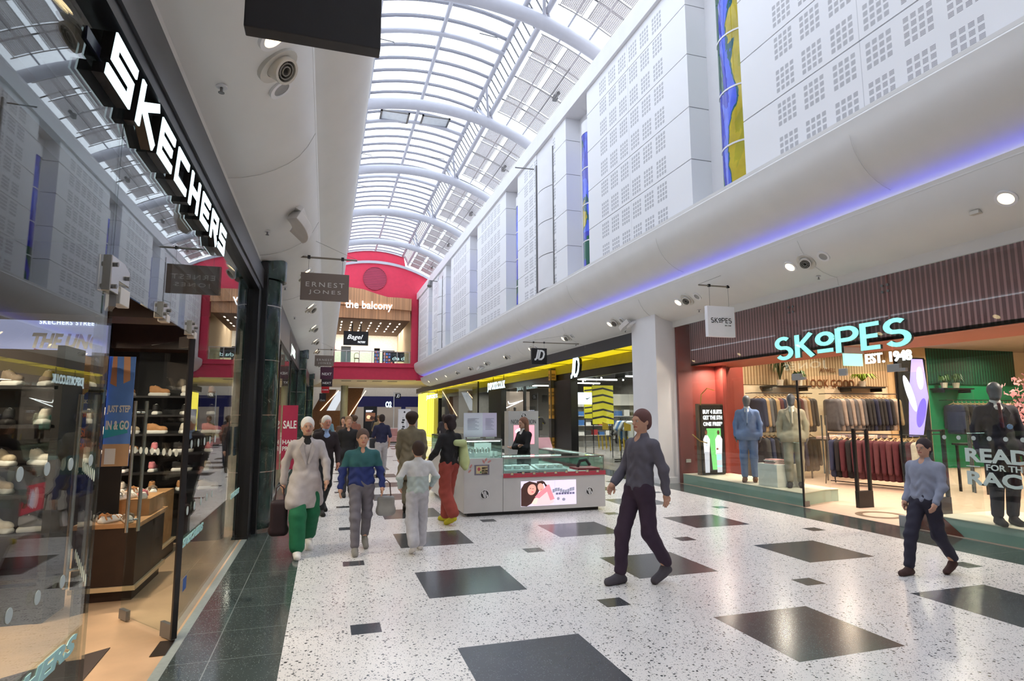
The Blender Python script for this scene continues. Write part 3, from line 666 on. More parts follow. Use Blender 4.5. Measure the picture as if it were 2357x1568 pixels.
# big illuminated sign
root = thing('block_letter_sign', 'long illuminated sign of white block letters over the shoe shop glass', 'sign', (-1.0, 4.5, 3.2))
FR = {'S': [[(.66,.87),(.13,.87),(.13,.5),(.57,.5),(.57,.13),(.02,.13)]], 'K': [[(.13,0),(.13,1)],[(.66,1.0),(.22,.5),(.66,0)]], 'E': [[(.64,.87),(.13,.87),(.13,.13),(.64,.13)],[(.13,.5),(.58,.5)]],
      'C': [[(.64,.87),(.13,.87),(.13,.13),(.64,.13)]], 'H': [[(.13,0),(.13,1)],[(.57,0),(.57,1)],[(.13,.5),(.57,.5)]], 'R': [[(.13,0),(.13,.87),(.56,.87),(.56,.48),(.13,.48)],[(.34,.48),(.62,0)]]}
LWB = glow('sign_ice', '#dff8ff', .85); SIDE = mat('sign_side', '#3b3634', .25, metal=.6, var=.05)
y = 2.88; hh = .27; y_end = 6.24; adv = (y_end-2.88-.05)/8
for ch in 'SKECHERS':
    sc_w = adv/.74
    for nm, m, dd, e in (('letter_return', SIDE, .05, .0), ('letter_face', LWB, .008, .0505)):
        mb = MB()
        for s_ in FR[ch]:
            # stroke drawn in unit box, mapped with the letter's own width and height
            mb.strk([(u*sc_w, v*hh) for u, v in s_], .058, (lambda a, b, d, y=y, e=e: (-1.038+e+d, y+a+b*.26, 3.2+b)), dd)
        mb.build(nm, m, root)
    y += adv
mb = MB(); mb.box(-1.0385,-1.03,2.8,6.35,3.3,3.36); mb.build('mounting_bar', mat('bar_navy', '#14152c', .3), root)
# black hanging sign near the camera
root = thing('black_hanging_sign', 'large plain black board hung from the soffit close above the camera', 'sign', (-.1, 2.75, 3.4))
mb = MB(); mb.box(-.405,.19,2.68,2.76,3.41,4.25); mb.build('board', mat('board_black', '#232125', .45, var=.08), root, bev=.005)
mb = MB(); mb.cyl((-.3,2.72,4.25),(-.3,2.72,4.4),.012); mb.cyl((.1,2.72,4.25),(.1,2.72,4.95),.012); mb.build('hanger', GREYM, root)
# ------------------------------------------------------------------ shoes
def sdf_mesh(prims, h, name='m', k=.02, pad=.03, clipz=None):
    # prims: ('c',a,b,ra,rb) capsule, ('e',c,r) ellipsoid, ('b',c,half,round) box ; optional dict at the end: sub, k
    P = []
    for p in prims:
        op = p[-1] if isinstance(p[-1], dict) else {}
        if p[0] == 'c': a, b = np.array(p[1],float), np.array(p[2],float); r = max(p[3],p[4]); lo, hi = np.minimum(a,b)-r, np.maximum(a,b)+r
        elif p[0] == 'e': a, b = np.array(p[1],float), np.array(p[2],float); lo, hi = a-b, a+b
        else: a, b = np.array(p[1],float), np.array(p[2],float); lo, hi = a-b, a+b
        P.append((p, op, lo, hi, a, b))
    lo = np.min([q[2] for q in P if not q[1].get('sub')], 0)-pad; hi = np.max([q[3] for q in P if not q[1].get('sub')], 0)+pad
    n = np.ceil((hi-lo)/h).astype(int)+1; F = np.full(n, .2)
    for p, op, l, u, a, b in P:
        kk = op.get('k', k); m = kk*1.0+2*h
        i0 = np.clip(np.floor((l-m-lo)/h).astype(int), 0, n-1); i1 = np.clip(np.ceil((u+m-lo)/h).astype(int)+1, 1, n)
        if (i1 <= i0).any(): continue
        ax = [lo[j]+h*np.arange(i0[j], i1[j]) for j in range(3)]
        X = np.stack(np.meshgrid(*ax, indexing='ij'), -1)
        if p[0] == 'c':
            d = b-a; L2 = max(d@d, 1e-9); t = np.clip(((X-a)@d)/L2, 0, 1); D = np.linalg.norm(X-a-t[...,None]*d, axis=-1)-(p[3]+(p[4]-p[3])*t)
        elif p[0] == 'e':
            q = (X-a)/b; k0 = np.linalg.norm(q, axis=-1); k1 = np.linalg.norm(q/b, axis=-1); D = k0*(k0-1)/np.maximum(k1, 1e-6)
        else:
            q = np.abs(X-a)-(b-p[3]); D = np.linalg.norm(np.maximum(q,0),axis=-1)+np.minimum(q.max(-1),0)-p[3]
        sl = tuple(slice(i0[j], i1[j]) for j in range(3)); G = F[sl]
        if op.get('sub'):
            F[sl] = np.maximum(G, -D)
        else:
            hmix = np.clip(.5+.5*(G-D)/kk, 0, 1); F[sl] = G+(D-G)*hmix-kk*hmix*(1-hmix)
    # surface nets
    S = F < 0; nx, ny, nz = F.shape
    c = [S[i:nx-1+i, j:ny-1+j, k_:nz-1+k_] for i in (0,1) for j in (0,1) for k_ in (0,1)]
    sm = sum(x.astype(np.int8) for x in c); act = (sm > 0) & (sm < 8); idx = np.full(act.shape, -1, int); ii = np.argwhere(act); idx[act] = np.arange(len(ii))
    acc = np.zeros((len(ii),3)); cnt = np.zeros(len(ii)); cor = [(i,j,k_) for i in (0,1) for j in (0,1) for k_ in (0,1)]
    for A in cor:
        for ax_ in range(3):
            if A[ax_]: continue
            B = list(A); B[ax_] = 1
            fa = F[ii[:,0]+A[0], ii[:,1]+A[1], ii[:,2]+A[2]]; fb = F[ii[:,0]+B[0], ii[:,1]+B[1], ii[:,2]+B[2]]
            cr = (fa < 0) != (fb < 0); t = np.where(cr, fa/np.where(np.abs(fa-fb) < 1e-9, 1, fa-fb), 0)
            pt = ii+np.array(A); pt = pt.astype(float); pt[:,ax_] += t; acc += pt*cr[:,None]; cnt += cr
    V = lo+h*acc/cnt[:,None]; Q = []
    for ax_ in range(3):
        o1, o2 = [a for a in range(3) if a != ax_]
        s0 = [slice(0,d) for d in F.shape]; s1 = list(s0); s0[ax_] = slice(0, F.shape[ax_]-1); s1[ax_] = slice(1, F.shape[ax_])
        E = S[tuple(s0)] != S[tuple(s1)]; e = np.argwhere(E); e = e[(e[:,o1] > 0) & (e[:,o2] > 0) & (e[:,o1] < F.shape[o1]-1) & (e[:,o2] < F.shape[o2]-1)]
        ins = S[e[:,0], e[:,1], e[:,2]]
        def gi(d1, d2):
            x = e.copy(); x[:,o1] -= d1; x[:,o2] -= d2; return idx[x[:,0], x[:,1], x[:,2]]
        q = np.stack([gi(1,1), gi(0,1), gi(0,0), gi(1,0)], 1)
        fl = ins if ax_ != 1 else ~ins
        q[~fl] = q[~fl][:, ::-1]; Q.append(q)
    Q = np.concatenate(Q); Q = Q[(Q >= 0).all(1)]
    if clipz is not None: V[:,2] = np.maximum(V[:,2], clipz)
    return V, Q
def npmesh(V, Q, name, mats, parent=None, mi=None, smooth=True):
    me = bpy.data.meshes.new(name); me.vertices.add(len(V)); me.vertices.foreach_set('co', np.asarray(V, np.float32).ravel())
    me.loops.add(len(Q)*4); me.loops.foreach_set('vertex_index', Q.astype(np.int32).ravel())
    me.polygons.add(len(Q)); me.polygons.foreach_set('loop_start', np.arange(0, len(Q)*4, 4, dtype=np.int32))
    if mi is not None: me.polygons.foreach_set('material_index', np.asarray(mi, np.int32))
    if smooth: me.polygons.foreach_set('use_smooth', np.ones(len(Q), bool))
    for m in (mats if isinstance(mats, (list,tuple)) else [mats]): me.materials.append(m)
    me.update(calc_edges=True); me.validate()
    o = bpy.data.objects.new(name, me); COL.objects.link(o); o.parent = parent; return o
UP = mat('upper_a', '#b9b3a2', .7, var=.12, scale=20); SOLE = mat('sole_white', '#e8e4da', .5, var=.03); LACE = mat('lace', '#efece4', .7)
def make_trainer():
    r = thing('trainer', 'trainer', 'shoe')
    V, Q = sdf_mesh([('e',(0,.075,.06),(.038,.07,.042)),('e',(0,-.02,.075),(.036,.07,.055)),('c',(0,-.07,.075),(0,-.075,.115),.034,.03),('c',(0,-.02,.1),(0,-.05,.12),.03,.03),('e',(0,-.06,.15),(.022,.035,.045),{'sub':1})], .008, k=.025, clipz=.02)
    npmesh(V, Q, 'upper', UP, r)
    V, Q = sdf_mesh([('c',(0,.09,.02),(0,-.07,.024),.042,.036),('b',(0,.01,.017),(.038,.12,.017),.012),('c',(0,.13,.028),(0,.1,.02),.02,.034)], .008, k=.02, clipz=0); npmesh(V, Q, 'sole', SOLE, r)
    mb = MB()
    for i in range(4): y = .03-.022*i; z = .1+.012*i; mb.tube([(-.022,y,z-.004),(0,y,z+.008),(.022,y,z-.004)], .004, 5)
    mb.build('laces', LACE, r); return r
def make_sandal():
    r = thing('sandal', 'sandal', 'shoe')
    V, Q = sdf_mesh([('c',(0,.09,.018),(0,-.07,.03),.042,.036),('b',(0,.01,.015),(.036,.12,.015),.012)], .008, k=.02, clipz=0); npmesh(V, Q, 'sole', SOLE, r)
    mb = MB()
    for y, h_ in ((.085,.055),(.055,.06),(-.02,.085),(-.075,.09)): mb.tube([(-.04,y,.03),(-.03,y-.01,h_*.8),(0,y-.015,h_),(.03,y-.01,h_*.8),(.04,y,.03)], .009, 6, sx=.6)
    mb.tube([(-.034,-.02,.07),(-.034,-.075,.07),(0,-.105,.08),(.034,-.075,.07),(.034,-.02,.07)], .008, 6); mb.build('strap', UP, r); return r
TR = make_trainer(); SA = make_sandal(); used = {'t': False, 's': False}
CM = {c: mat('upper_'+c, h_, .7, var=.12, scale=20) for c, h_ in dict(beige='#c9b79b', black='#1f1e20', grey='#85858a', taupe='#8d7a66', cream='#e3dac8', pink='#ec8f96', tan='#c9905e', navy='#2b3350').items()}
DS = mat('sole_dark', '#2a2624', .6)
def shoe(kind, x, y, z, rz, c, label, group, dark=False):
    src = TR if kind == 't' else SA; sw = {'upper_a': CM[c]}
    if dark: sw['sole_white'] = DS
    dup(src, (x,y,z), rz, label, group, sw)
# ------------------------------------------------------------------ shelf unit by the window
SHW = mat('shelf_black', '#1d1a1b', .5, var=.15)
root = thing('shoe_shelf', 'black shelving unit with four shelves of trainers behind the near glass pane', 'shelf', (-3.4, 6.3, 0))
for x in (-4.9,-2.2): mb = MB(); mb.box(x-.03,x+.03,6.05,6.5,0,2.3); mb.build('upright', SHW, root)
mb = MB(); mb.box(-4.9,-2.2,6.5,6.54,0,2.3); mb.build('back_panel', mat('shelf_back', '#574a42', .6, var=.1), root)
LEV = (.36,.71,1.04,1.27,1.62,1.95)
for z in LEV: mb = MB(); mb.box(-4.9,-2.2,6.05,6.5,z-.03,z); mb.build('shelf_board', SHW, root)
mb = MB(); mb.box(-4.9,-2.2,6.06,6.5,0,.3); mb.build('plinth', SHW, root)
for li, z in enumerate(LEV[1:]):
    for j in range(9):
        x = -2.36-.26*j; c = random.choice(('black','black','grey','cream') if li < 1 else ('beige','cream','taupe','grey','black')) 
        shoe('t', x, 6.24, z, random.choice((-1.9,-1.3,1.3,.6,-2.2)), c, f'{c} trainer, {ORD[j]} from the poster end on the {("lowest","second","third","fourth","top")[li]} shelf of the black unit', 'trainers on the black shelves', c == 'black')
# shop wall shelves at the back with shoe pairs
root = thing('wall_shoe_rack', 'tall dark wall rack of pale shoes at the back of the shoe shop', 'shelf', (-4, 9.1, 0))
mb = MB(); mb.box(-4.2,-1.32,9.2,9.27,0,2.7); mb.build('back_panel', DARK, root)
for z in (.7,.95,1.2,1.45,1.7,1.95): mb = MB(); mb.box(-4.2,-1.32,8.95,9.2,z-.025,z); mb.build('shelf_board', SHW, root)
for li, z in enumerate((.7,.95,1.2,1.45,1.7,1.95)):
    for j in range(8):
        c = random.choice(('cream','pink','beige','black','tan'))
        shoe('t', -1.5-.33*j, 9.08, z, random.choice((0,-1.57,-1.2,.3)), c, f'{c} shoe, {ORD[j]} from the glass, shelf {("one","two","three","four","five","six")[li]} of rear wall rack', 'shoes on the rear wall rack')
# wooden display table under the posters
root = thing('display_table', 'tall dark display plinth with oak top carrying sandals and the poster panel', 'display table', (-2.2, 6.9, 0))
mb = MB(); mb.box(-2.12,-1.66,6.55,7.5,0,.1); mb.box(-2.14,-1.64,6.5,7.5,.14,.66); mb.build('plinth', WOODD, root)
mb = MB(); mb.box(-2.15,-1.62,6.48,7.55,.1,.14); mb.build('light_skirting', mat('birch_edge', '#d9bd94', .5), root)
mb = MB(); mb.box(-2.15,-1.62,6.48,7.55,.66,.7); mb.build('oak_top', WOOD, root)
mb = MB(); mb.box(-2.12,-1.66,6.95,7.5,.7,.86); mb.build('upper_step', WOOD, root)
root = thing('display_table', 'oak display block with grey front and blue price sign behind the open door', 'display table', (-1.9, 8.2, 0))
mb = MB(); mb.box(-2.3,-1.78,7.55,8.7,0,.14); mb.build('plinth', WOODD, root)
mb = MB(); mb.box(-2.3,-1.76,7.56,8.72,.14,.17); mb.build('light_skirting', mat('birch_edge', '#d9bd94', .5), root)
mb = MB(); mb.box(-2.3,-1.8,7.6,8.0,.17,.62); mb.build('grey_block', mat('stone_lam', '#a7a39c', .6), root)
mb = MB(); mb.box(-2.3,-1.8,8.0,8.65,.17,.78); mb.build('oak_block', WOOD, root)
pic('price_sign', root, '+x', (-1.8,7.68,.4), .24, .2, [mat('price_blue', '#2b58b5', .5), (mat('paper_white','#e9e8e6',.6,var=0), ('r',.25,.2,.8,.5))])
for j, (x, y, z, rz, c) in enumerate(((-1.75,6.6,.7,.4,'taupe'),(-1.9,6.62,.7,-.5,'tan'),(-2.03,6.7,.7,.9,'black'),(-1.75,7.05,.86,.3,'pink'),(-1.9,7.02,.86,-.4,'cream'),(-2.04,7.1,.86,.2,'cream'),(-1.9,7.72,.62,.4,'tan'),(-2.05,7.7,.62,.1,'black'),(-1.95,8.2,.78,.5,'taupe'),(-2.12,8.2,.78,-.3,'tan'))):
    shoe('s', x, y, z, rz, c, f'{c} strappy sandal, {ORD[j]} from the camera on the oak display tops', 'sandals on the display tables')
# poster panel
PB = mat('poster_blue', '#2f57b4', .5); PS = mat('poster_sand', '#c8a27c', .6); PW = mat('paper_white', '#e9e8e6', .6, var=0); PO = mat('poster_orange', '#ef7c5c', .5); PY = mat('poster_yellow', '#f2d878', .5); PK = mat('poster_dark', '#2b2430', .5)
root = thing('poster_panel', 'double poster panel on slip-in sandals with blue sky and sandy pictures', 'poster', (-1.95, 6.6, 1.0))
def pposter(x, w_, nm):
    pic(nm, root, '-y', (x, 6.8, 1.2), w_, 1.08, [PB, (PS, ('r',0,.0,1,.16)), (PS, ('p',[(0,.62),(.35,.7),(.42,.98),(0,1)])), (PS, ('e',.82,.93,.22,.1)), (PK, ('e',.2,.28,.13,.13,60)), (mat('skin_poster','#c58a63',.6), ('e',.3,.12,.2,.06,30)), (mat('pink_sole','#e3a9a6',.5), ('e',.62,.12,.1,.11)), (mat('sky_burst','#7fb6e0',.5), ('p',[(.45,.55),(1,.75),(1,.58),(.5,.5)]))])
pposter(-2.27, .2, 'poster_sheet')
for s_, z, h_, m in (('NO BENDING DOWN',2.02,.05,PY),('JUST STEP IN & GO',1.93,.05,PY),('SKECHERS',1.83,.05,PW),('HANDS FREE',1.7,.06,PO),('Slip-ins',1.52,.13,PO),('SANDALS',1.4,.08,PO)): text(s_, .17, h_*.8, m, root, (-2.17, 6.785, z), bold=.03)
root = thing('poster_panel', 'narrower bright poster lettered JUST STEP IN & GO behind the door edge', 'poster', (-1.7, 7.3, 1.0))
pposter2 = pic('poster_sheet', root, '-y', (-2.07,6.83,1.2), .23, 1.08, [mat('poster_sky','#5d8fe0',.5), (PS, ('r',0,0,1,.2)), (mat('skin_poster','#c58a63',.6), ('p',[(.1,.75),(.35,.72),(.3,1),(.15,1)])), (mat('skin_poster2','#d9a47c',.6), ('p',[(.6,.75),(.85,.78),(.8,1),(.55,1)])), (PW, ('r',.1,.02,.5,.16)), (mat('teal','#2f9fb5',.5), ('p',[(0,.25),(.9,.3),(.8,.4),(0,.36)]))])
for s_, z, h_ in (('JUST STEP',1.75,.09),('IN & GO',1.6,.09)): text(s_, .2, h_, PW, root, (-1.955, 6.815, z), bold=.03)
mb = MB(); mb.box(-2.22,-1.9,6.845,6.86,.7,1.25); mb.build('stand_back', SHW, root)
# wall picture: portrait screen
root = thing('wall_screen', 'wide picture screen of a woman with raised arm and heavy italic words', 'screen', (-3.3, 9.0, 2.0))
SK = glow('scr_skin', '#d7b7b4', .7); SB = glow('scr_bg', '#8f93b8', .55); SD = glow('scr_hair', '#3d3448', .4); SN = glow('scr_navy', '#33386b', .5)
pic('screen_face', root, '-y', (-4.6, 8.6, 2.2), 1.95, .72, [BLACK, (SB, ('r',0,0,1,1)), (glow('scr_light','#b7a9c9',.6), ('r',.05,.3,.3,.85)), (SD, ('e',.26,.62,.1,.3)), (SK, ('e',.27,.52,.065,.26)), (SD, ('p',[(.17,.7),(.36,.72),(.33,.95),(.22,.97)])), (SK, ('p',[(.03,.35),(.12,.8),(.2,.85),(.1,.3)])), (SN, ('p',[(.1,0),(.45,0),(.36,.32),(.2,.28)])), (SD, ('e',.245,.57,.012,.02)), (SD, ('e',.29,.57,.012,.02)), (glow('scr_lip','#a34a5c',.5), ('e',.268,.4,.018,.02)), (glow('scr_shoe','#7a3a4e',.5), ('p',[(.6,.15),(.86,.12),(.86,.3),(.72,.36),(.62,.42)]))], th=.05)
text('SKECHERS STREET', .62, .055, LW, root, (-3.05, 8.54, 2.83), bold=.02, sp=1.2); text('THE UNO', .74, .19, PW, root, (-3.05, 8.54, 2.6), bold=.05, shear=.3)
mb = MB(); mb.box(-4.62,-2.63,8.65,8.8,2.15,2.95); mb.build('screen_housing', BLACK, root)
# dark ceiling bulkhead inside the doorway
mb = MB(); mb.box(-2.6,-1.2,5.2,5.6,2.45,3.0); mb.box(-3.0,-1.2,8.7,9.2,2.55,3.0); st('trim_5', mb, WOODD)
# entrance mat with dark triangle on the shoe shop floor
mb = MB(); mb.prism([(-1.43,4.6),(-1.45,5.28),(-1.95,4.9),(-1.95,4.4)], 'z', .001, .006); tag(mb.build('floor_inlay', mat('dark_mat','#3a2d27',.5)), 'dark brown angular floor inlay just inside the shoe shop doorway', 'floor inlay')
# ================================================================== columns and the shop row beyond (left)
for n, yc in enumerate((9.95, 23.5, 37.1)):
    root = thing('marble_column', f'green marble half column with wider square cap, {ORD[n]} from the camera along the shop row', 'column', (-1.0, yc, 0), 'green marble columns')
    pts = lambda r: [(-1.22,yc-r)]+[(-1.02+r*1.0*math.sin(a), yc-r*math.cos(a)) for a in rng_(0,PI,15)]+[(-1.22,yc+r)]
    zc = [.03,.86,1.7,2.53,3.37,3.78]
    for z0, z1 in zip(zc, zc[1:]): mb = MB(); mb.prism(pts(.3), 'z', z0, z1-.012); mb.build('marble_drum', MARB, root, smooth=True)
    mb = MB()
    for z in zc[1:-1]: mb.prism(pts(.303), 'z', z-.014, z)
    mb.build('joint_ring', CHROME, root, smooth=True)
    mb = MB(); mb.prism(pts(.36), 'z', 3.78, 4.1); mb.build('capital', MARB, root, smooth=True); mb = MB(); mb.prism(pts(.31), 'z', 0, .03); mb.build('base_ring', CHROME, root)
n = 0
for a, b_, cc in ((10.3,23.15,'#d8c8ae'),(23.85,36.75,'#cfc3b4'),(37.45,49.8,'#c9c0b4')):
    root = thing('shopfront', f'glazed shopfront with dark frame, {ORD[n]} bay after the shoe shop', 'shopfront', (-1.04, a, 0), 'glazed shopfronts of the row'); n += 1
    mb = MB(); mb.box(-1.08,-.97,a,b_,3.3,4.04); mb.build('fascia_face', mat('fascia_metal', '#403e42', .35), root)
    k = int((b_-a)/2.1)
    for i in range(k): y0 = a+(b_-a)*i/k; mb = MB(); mb.box(-1.05,-1.038,y0+.03,y0+(b_-a)/k-.03,.1,3.3); mb.build('glass_pane', GL, root)
    mb = MB(); mb.box(-1.08,-1.0,a,b_,0,.1); mb.build('sill', STONE, root)
    for i in range(0,k+1,2): y0 = a+(b_-a)*i/k; mb = MB(); mb.box(-1.07,-1.02,y0-.03,y0+.03,.1,3.3); mb.build('mullion', BLACK, root)
mb = MB(); mb.box(-6,-5.9,9.5,50,0,3.3); mb.box(-6,-1.1,23.3,23.4,0,3.3); mb.box(-6,-1.1,36.9,37,0,3.3); st('wall_shop_row', mb, mat('warm_wall', '#cdbfae', .6, var=.08))
mb = MB(); mb.box(-6,-1.1,9.5,50,3.2,3.3); st('ceiling_shop_row', mb, mat('row_ceiling', '#bdb6ad', .7))
root = thing('sale_banner', 'tall crimson banner lettered SALE HALF PRICE standing before the shop row glass', 'banner', (-.84, 16, 0))
mb = MB(); mb.box(-1.02,-.66,16.0,16.02,.35,1.93); mb.build('banner_cloth', mat('sale_red', '#a8264a', .5), root)
for s_, z, h_ in (('SALE',1.45,.2),('HALF',1.02,.11),('PRICE',.86,.11)): text(s_, .31, h_, PW, root, (-.84,15.995,z), bold=.02)
mb = MB(); mb.box(-1.0,-.68,15.95,16.1,0,.05); mb.cyl((-.84,16.05,0),(-.84,16.05,1.93),.012); mb.build('banner_stand', GREYM, root)
text_root = thing('green_lit_sign', 'pale green vertical lit letters over the second shopfront', 'sign', (-.96, 21, 3.4)); text('JONES', 2.2, .34, glow('pale_green','#dff5e6',1.6), text_root, (-.968, 18.6, 3.5), '+x', bold=.02, sp=1.1); mb = MB(); mb.box(-.969,-.965,16.8,20.4,3.4,3.95); mb.build('sign_board', mat('sign_brown','#4d423d',.5), text_root)
root = thing('clothes_stand', 'navy garments hanging on a chrome stand in the shop row window', 'clothes rail', (-2, 15.5, 0))
mb = MB(); mb.tube([(-2.4,15.5,0),(-2.4,15.5,1.5),(-1.5,15.5,1.5),(-1.5,15.5,0)], .015, 6); mb.build('rail', CHROME, root)
for i in range(6): mb = MB(); x = -2.3+.14*i; mb.box(x,x+.05,15.3,15.7,.75,1.42); mb.build('garment', mat('garment_navy','#25304a',.8), root, bev=.02)
root = thing('neon_tent', 'glowing white A-shaped light figure in the shop row window', 'light', (-1.6, 17, 1.8)); mb = MB(); mb.tube([(-1.75,17,1.6),(-1.55,17,2.5),(-1.35,17,1.6)], .02, 6); mb.build('light_tube', glow('warm_neon','#ffe9cf',4), root); mb = MB(); mb.tube([(-1.65,17,2.0),(-1.45,17,2.0)], .015, 6); mb.build('cross_tube', glow('warm_neon','#ffe9cf',4), root)
# ================================================================== SUIT SHOP (right)
RX = 8.36
BROWNR = mat('brick_red_paint', '#8c3b33', .55, var=.05); SLR = stripes('red_slats', '#d09696', '#8a585a', 1, .085, .62, .6)
CRS = stripes('cream_slats', '#cdb594', '#9a8060', 0, .1, .6, .6); CREAM = mat('cream_wall', '#e0cfb4', .6, var=.03); GRS = stripes('green_slats', '#0f5a42', '#083427', 0, .12, .6, .6); GRN = mat('green_wall', '#118a5e', .5, var=.05)
mb = MB(); mb.prism([(7.86,13.08),(8.42,13.08),(8.42,14.3),(7.86,14.3)], 'z', 0, 4.3); mb.prism([(7.83,13.05),(8.36,13.05),(8.36,14.33),(7.83,14.33)], 'z', 0, .14)
st('wall_pilaster', mb, WHITE)
mb = MB(); mb.box(8.8,8.9,-1.5,13.0,2.9,4.02); st('trim_6', mb, SLR)
mb = MB(); mb.box(8.8,10.35,-1.5,13.05,2.9,2.95); mb.box(10.3,10.4,-1.5,13.9,2.92,3.8); st('ceiling_window_zone', mb, mat('brick_red_ceiling', '#b0604c', .55, var=.03))
mb = MB(); mb.box(8.42,9.5,13.0,13.1,.0,3.95); mb.box(9.5,9.62,12.7,13.6,0,2.95); mb.box(9.62,10.8,13.55,13.65,0,2.95); st('wall_window_side', mb, BROWNR)
mb = MB(); mb.box(9.6,16.3,13.9,14.05,0,2.5); st('wall_suit_shop_1', mb, CREAM); mb = MB(); mb.box(9.6,16.3,13.88,14.05,2.5,3.8); st('wall_suit_shop_2', mb, CRS)
mb = MB(); mb.box(16.3,17.9,13.86,14.05,0,3.8); st('wall_suit_shop_3', mb, mat('tan_wall','#cdb086',.6,var=.05)); mb = MB(); mb.box(17.9,23,13.9,14.05,0,2.6); st('wall_suit_shop_4', mb, GRN); mb = MB(); mb.box(17.9,21.8,13.85,14.05,2.6,3.8); st('wall_suit_shop_5', mb, GRS)
mb = MB(); mb.box(8.4,24,14.1,14.2,0,3.95); mb.box(23.9,24,-1.5,14.2,0,3.9); st('wall_suit_shop_6', mb, CREAM)
mb = MB(); mb.box(10.35,24,-1.5,14.1,3.72,3.9); mb.box(8.36,10.4,-1.5,14.1,4.02,4.1); st('ceiling_suit_shop', mb, mat('shop_ceiling', '#b9a692', .7))
text('LOOK GOOD', 1.75, .24, mat('bronze_letter','#8b5b3c',.35,metal=.6), None, (14.1,13.86,2.56), bold=.01)
o = bpy.context.scene.objects['lettering'] if 'lettering' in bpy.context.scene.objects else None
for o in [x for x in COL.objects if x.name.startswith('lettering') and x.parent is None]: o.name = 'wall_lettering'; tag(o, 'bronze words LOOK GOOD standing on the cream slatted back wall', 'lettering')
text('AS WELL', .6, .12, mat('bronze_letter','#8b5b3c',.35), None, (14.0,13.84,2.95), bold=.01)
for o in [x for x in COL.objects if x.name.startswith('lettering') and x.parent is None]: o.name = 'wall_lettering'; tag(o, 'small bronze words AS WELL above the larger words on the cream slats', 'lettering')
# glass front
for i, (a, b_) in enumerate(((11.12,13.0),(9.04,11.1))): 
    p = pane('shop_window_pane', ('glass pane of the suit shop next to the white pilaster', 'glass pane of the suit shop in front of the blue suit')[i], RX, RX+.012, a, b_, .02, 3.87)
p = pane('shop_window_pane', 'glass pane over the suit shop doorway across the lit name', RX, RX+.012, 7.02, 9.02, 2.36, 3.87)
p = pane('shop_window_pane', 'glass pane of the suit shop lettered READY FOR THE RACES', RX, RX+.012, -1.2, 6.98, .02, 3.87)
VIN = mat('frosted_vinyl', '#c6d6d2', .6, var=0)
text('READY', 1.02, .185, VIN, p, (RX-.003, 5.52, 1.135), '-x', bold=.035); text('FOR THE', .5, .08, VIN, p, (RX-.003, 5.52, .985), '-x', bold=.02); text('RACES', 1.02, .185, VIN, p, (RX-.003, 5.52, .83), '-x', bold=.035)
mb = MB(); mb.box(RX-.004,RX-.001,5.85,6.03,.98,.992); mb.box(RX-.004,RX-.001,5.01,5.19,.98,.992); mb.build('vinyl_rule', VIN, p)
dots(p, RX-.003, rng_(5.3,6.3,6), (1.36,), .03, face=-1)
FL = mat('steel_patch', '#a9abae', .3, metal=.5, var=.03)
for i, (y, z) in enumerate(((9.03,2.34),(7.95,2.36),(7.03,2.36),(7.03,.02))):
    r = thing('patch_fitting', f'grey patch fitting of the suit shop glass, {("top at the open door","top middle over the doorway","top above the fixed panel","foot of the fixed panel")[i]}', 'glass fitting', (RX, y, z), 'patch fittings of the suit shop')
    mb = MB(); mb.box(RX-.02,RX+.035,y-.14 if i!=1 else y-.07,y+.07,z-.03 if i < 3 else .0,z+.09 if i<3 else .17); mb.build('fitting_body', FL, r, bev=.004)
    if i in (0,2): q = MB(); q.box(RX-.018,RX+.033,y-.24,y-.14,z-.03,z+.02); q.build('fitting_arm', FL, r, bev=.003)
for i, y in enumerate((9.03, 7.03)):
    r = thing('spider_bolt_set', f'four round glass bolts near the soffit, {("farther","nearer")[i]} glass joint of the suit shop', 'glass fitting', (RX, y, 3.65))
    for dy in (-.05,.05):
        for z in (3.6,3.7): q = MB(); q.cyl((RX-.02,y+dy,z),(RX,y+dy,z),.022,n=12); q.build('bolt', GREYM, r, smooth=True)
def leafR(label, y, ang):
    root = thing('glass_shop_door', label, 'door', (RX, y, 0)); d = Vector((math.cos(ang), math.sin(ang), 0)); n_ = Vector((-d.y, d.x, 0)); o = Vector((RX+.02, y, 0)); W_ = .95
    def P(t, z, q): v = o + d*t + n_*q; return (v.x, v.y, z)
    def bxx(mb, t0, t1, z0, z1, q0, q1): mb.add([P(t,z,q) for z in (z0,z1) for q in (q0,q1) for t in (t0,t1)], [(0,2,3,1),(4,5,7,6),(0,1,5,4),(2,6,7,3),(0,4,6,2),(1,3,7,5)])
    mb = MB(); bxx(mb, .02, W_, .03, 2.32, -.006, .006); mb.build('glass_leaf', GL, root)
    mb = MB(); bxx(mb, -.012, .012, .01, 2.36, -.015, .015); mb.build('edge_profile', BLACK, root)
    for q in (-.045, .045):
        mb = MB(); mb.tube([P(W_-.1, .55, q), P(W_-.1, 1.66, q)], .015, 10); mb.build('pull_handle', CHROME, root, smooth=True)
    mb = MB(); bxx(mb, 0, .16, .005, .1, -.016, .016); mb.build('hinge_patch', GREYM, root, bev=.003)
leafR('open glass door leaf of the suit shop beside the pale suit', 9.02, math.radians(17)); leafR('open glass door leaf of the suit shop behind the blurred shopper, with tall twin handles', 6.98, math.radians(-40))
# sign
root = thing('turquoise_letter_sign', 'large lit pale turquoise lettering with small white EST. 1948 on the red slats', 'sign', (8.78, 8.3, 2.7))
AQ = glow('aqua_letter', '#98f2e8', .75); AQS = mat('letter_side', '#3f4a4d', .4)
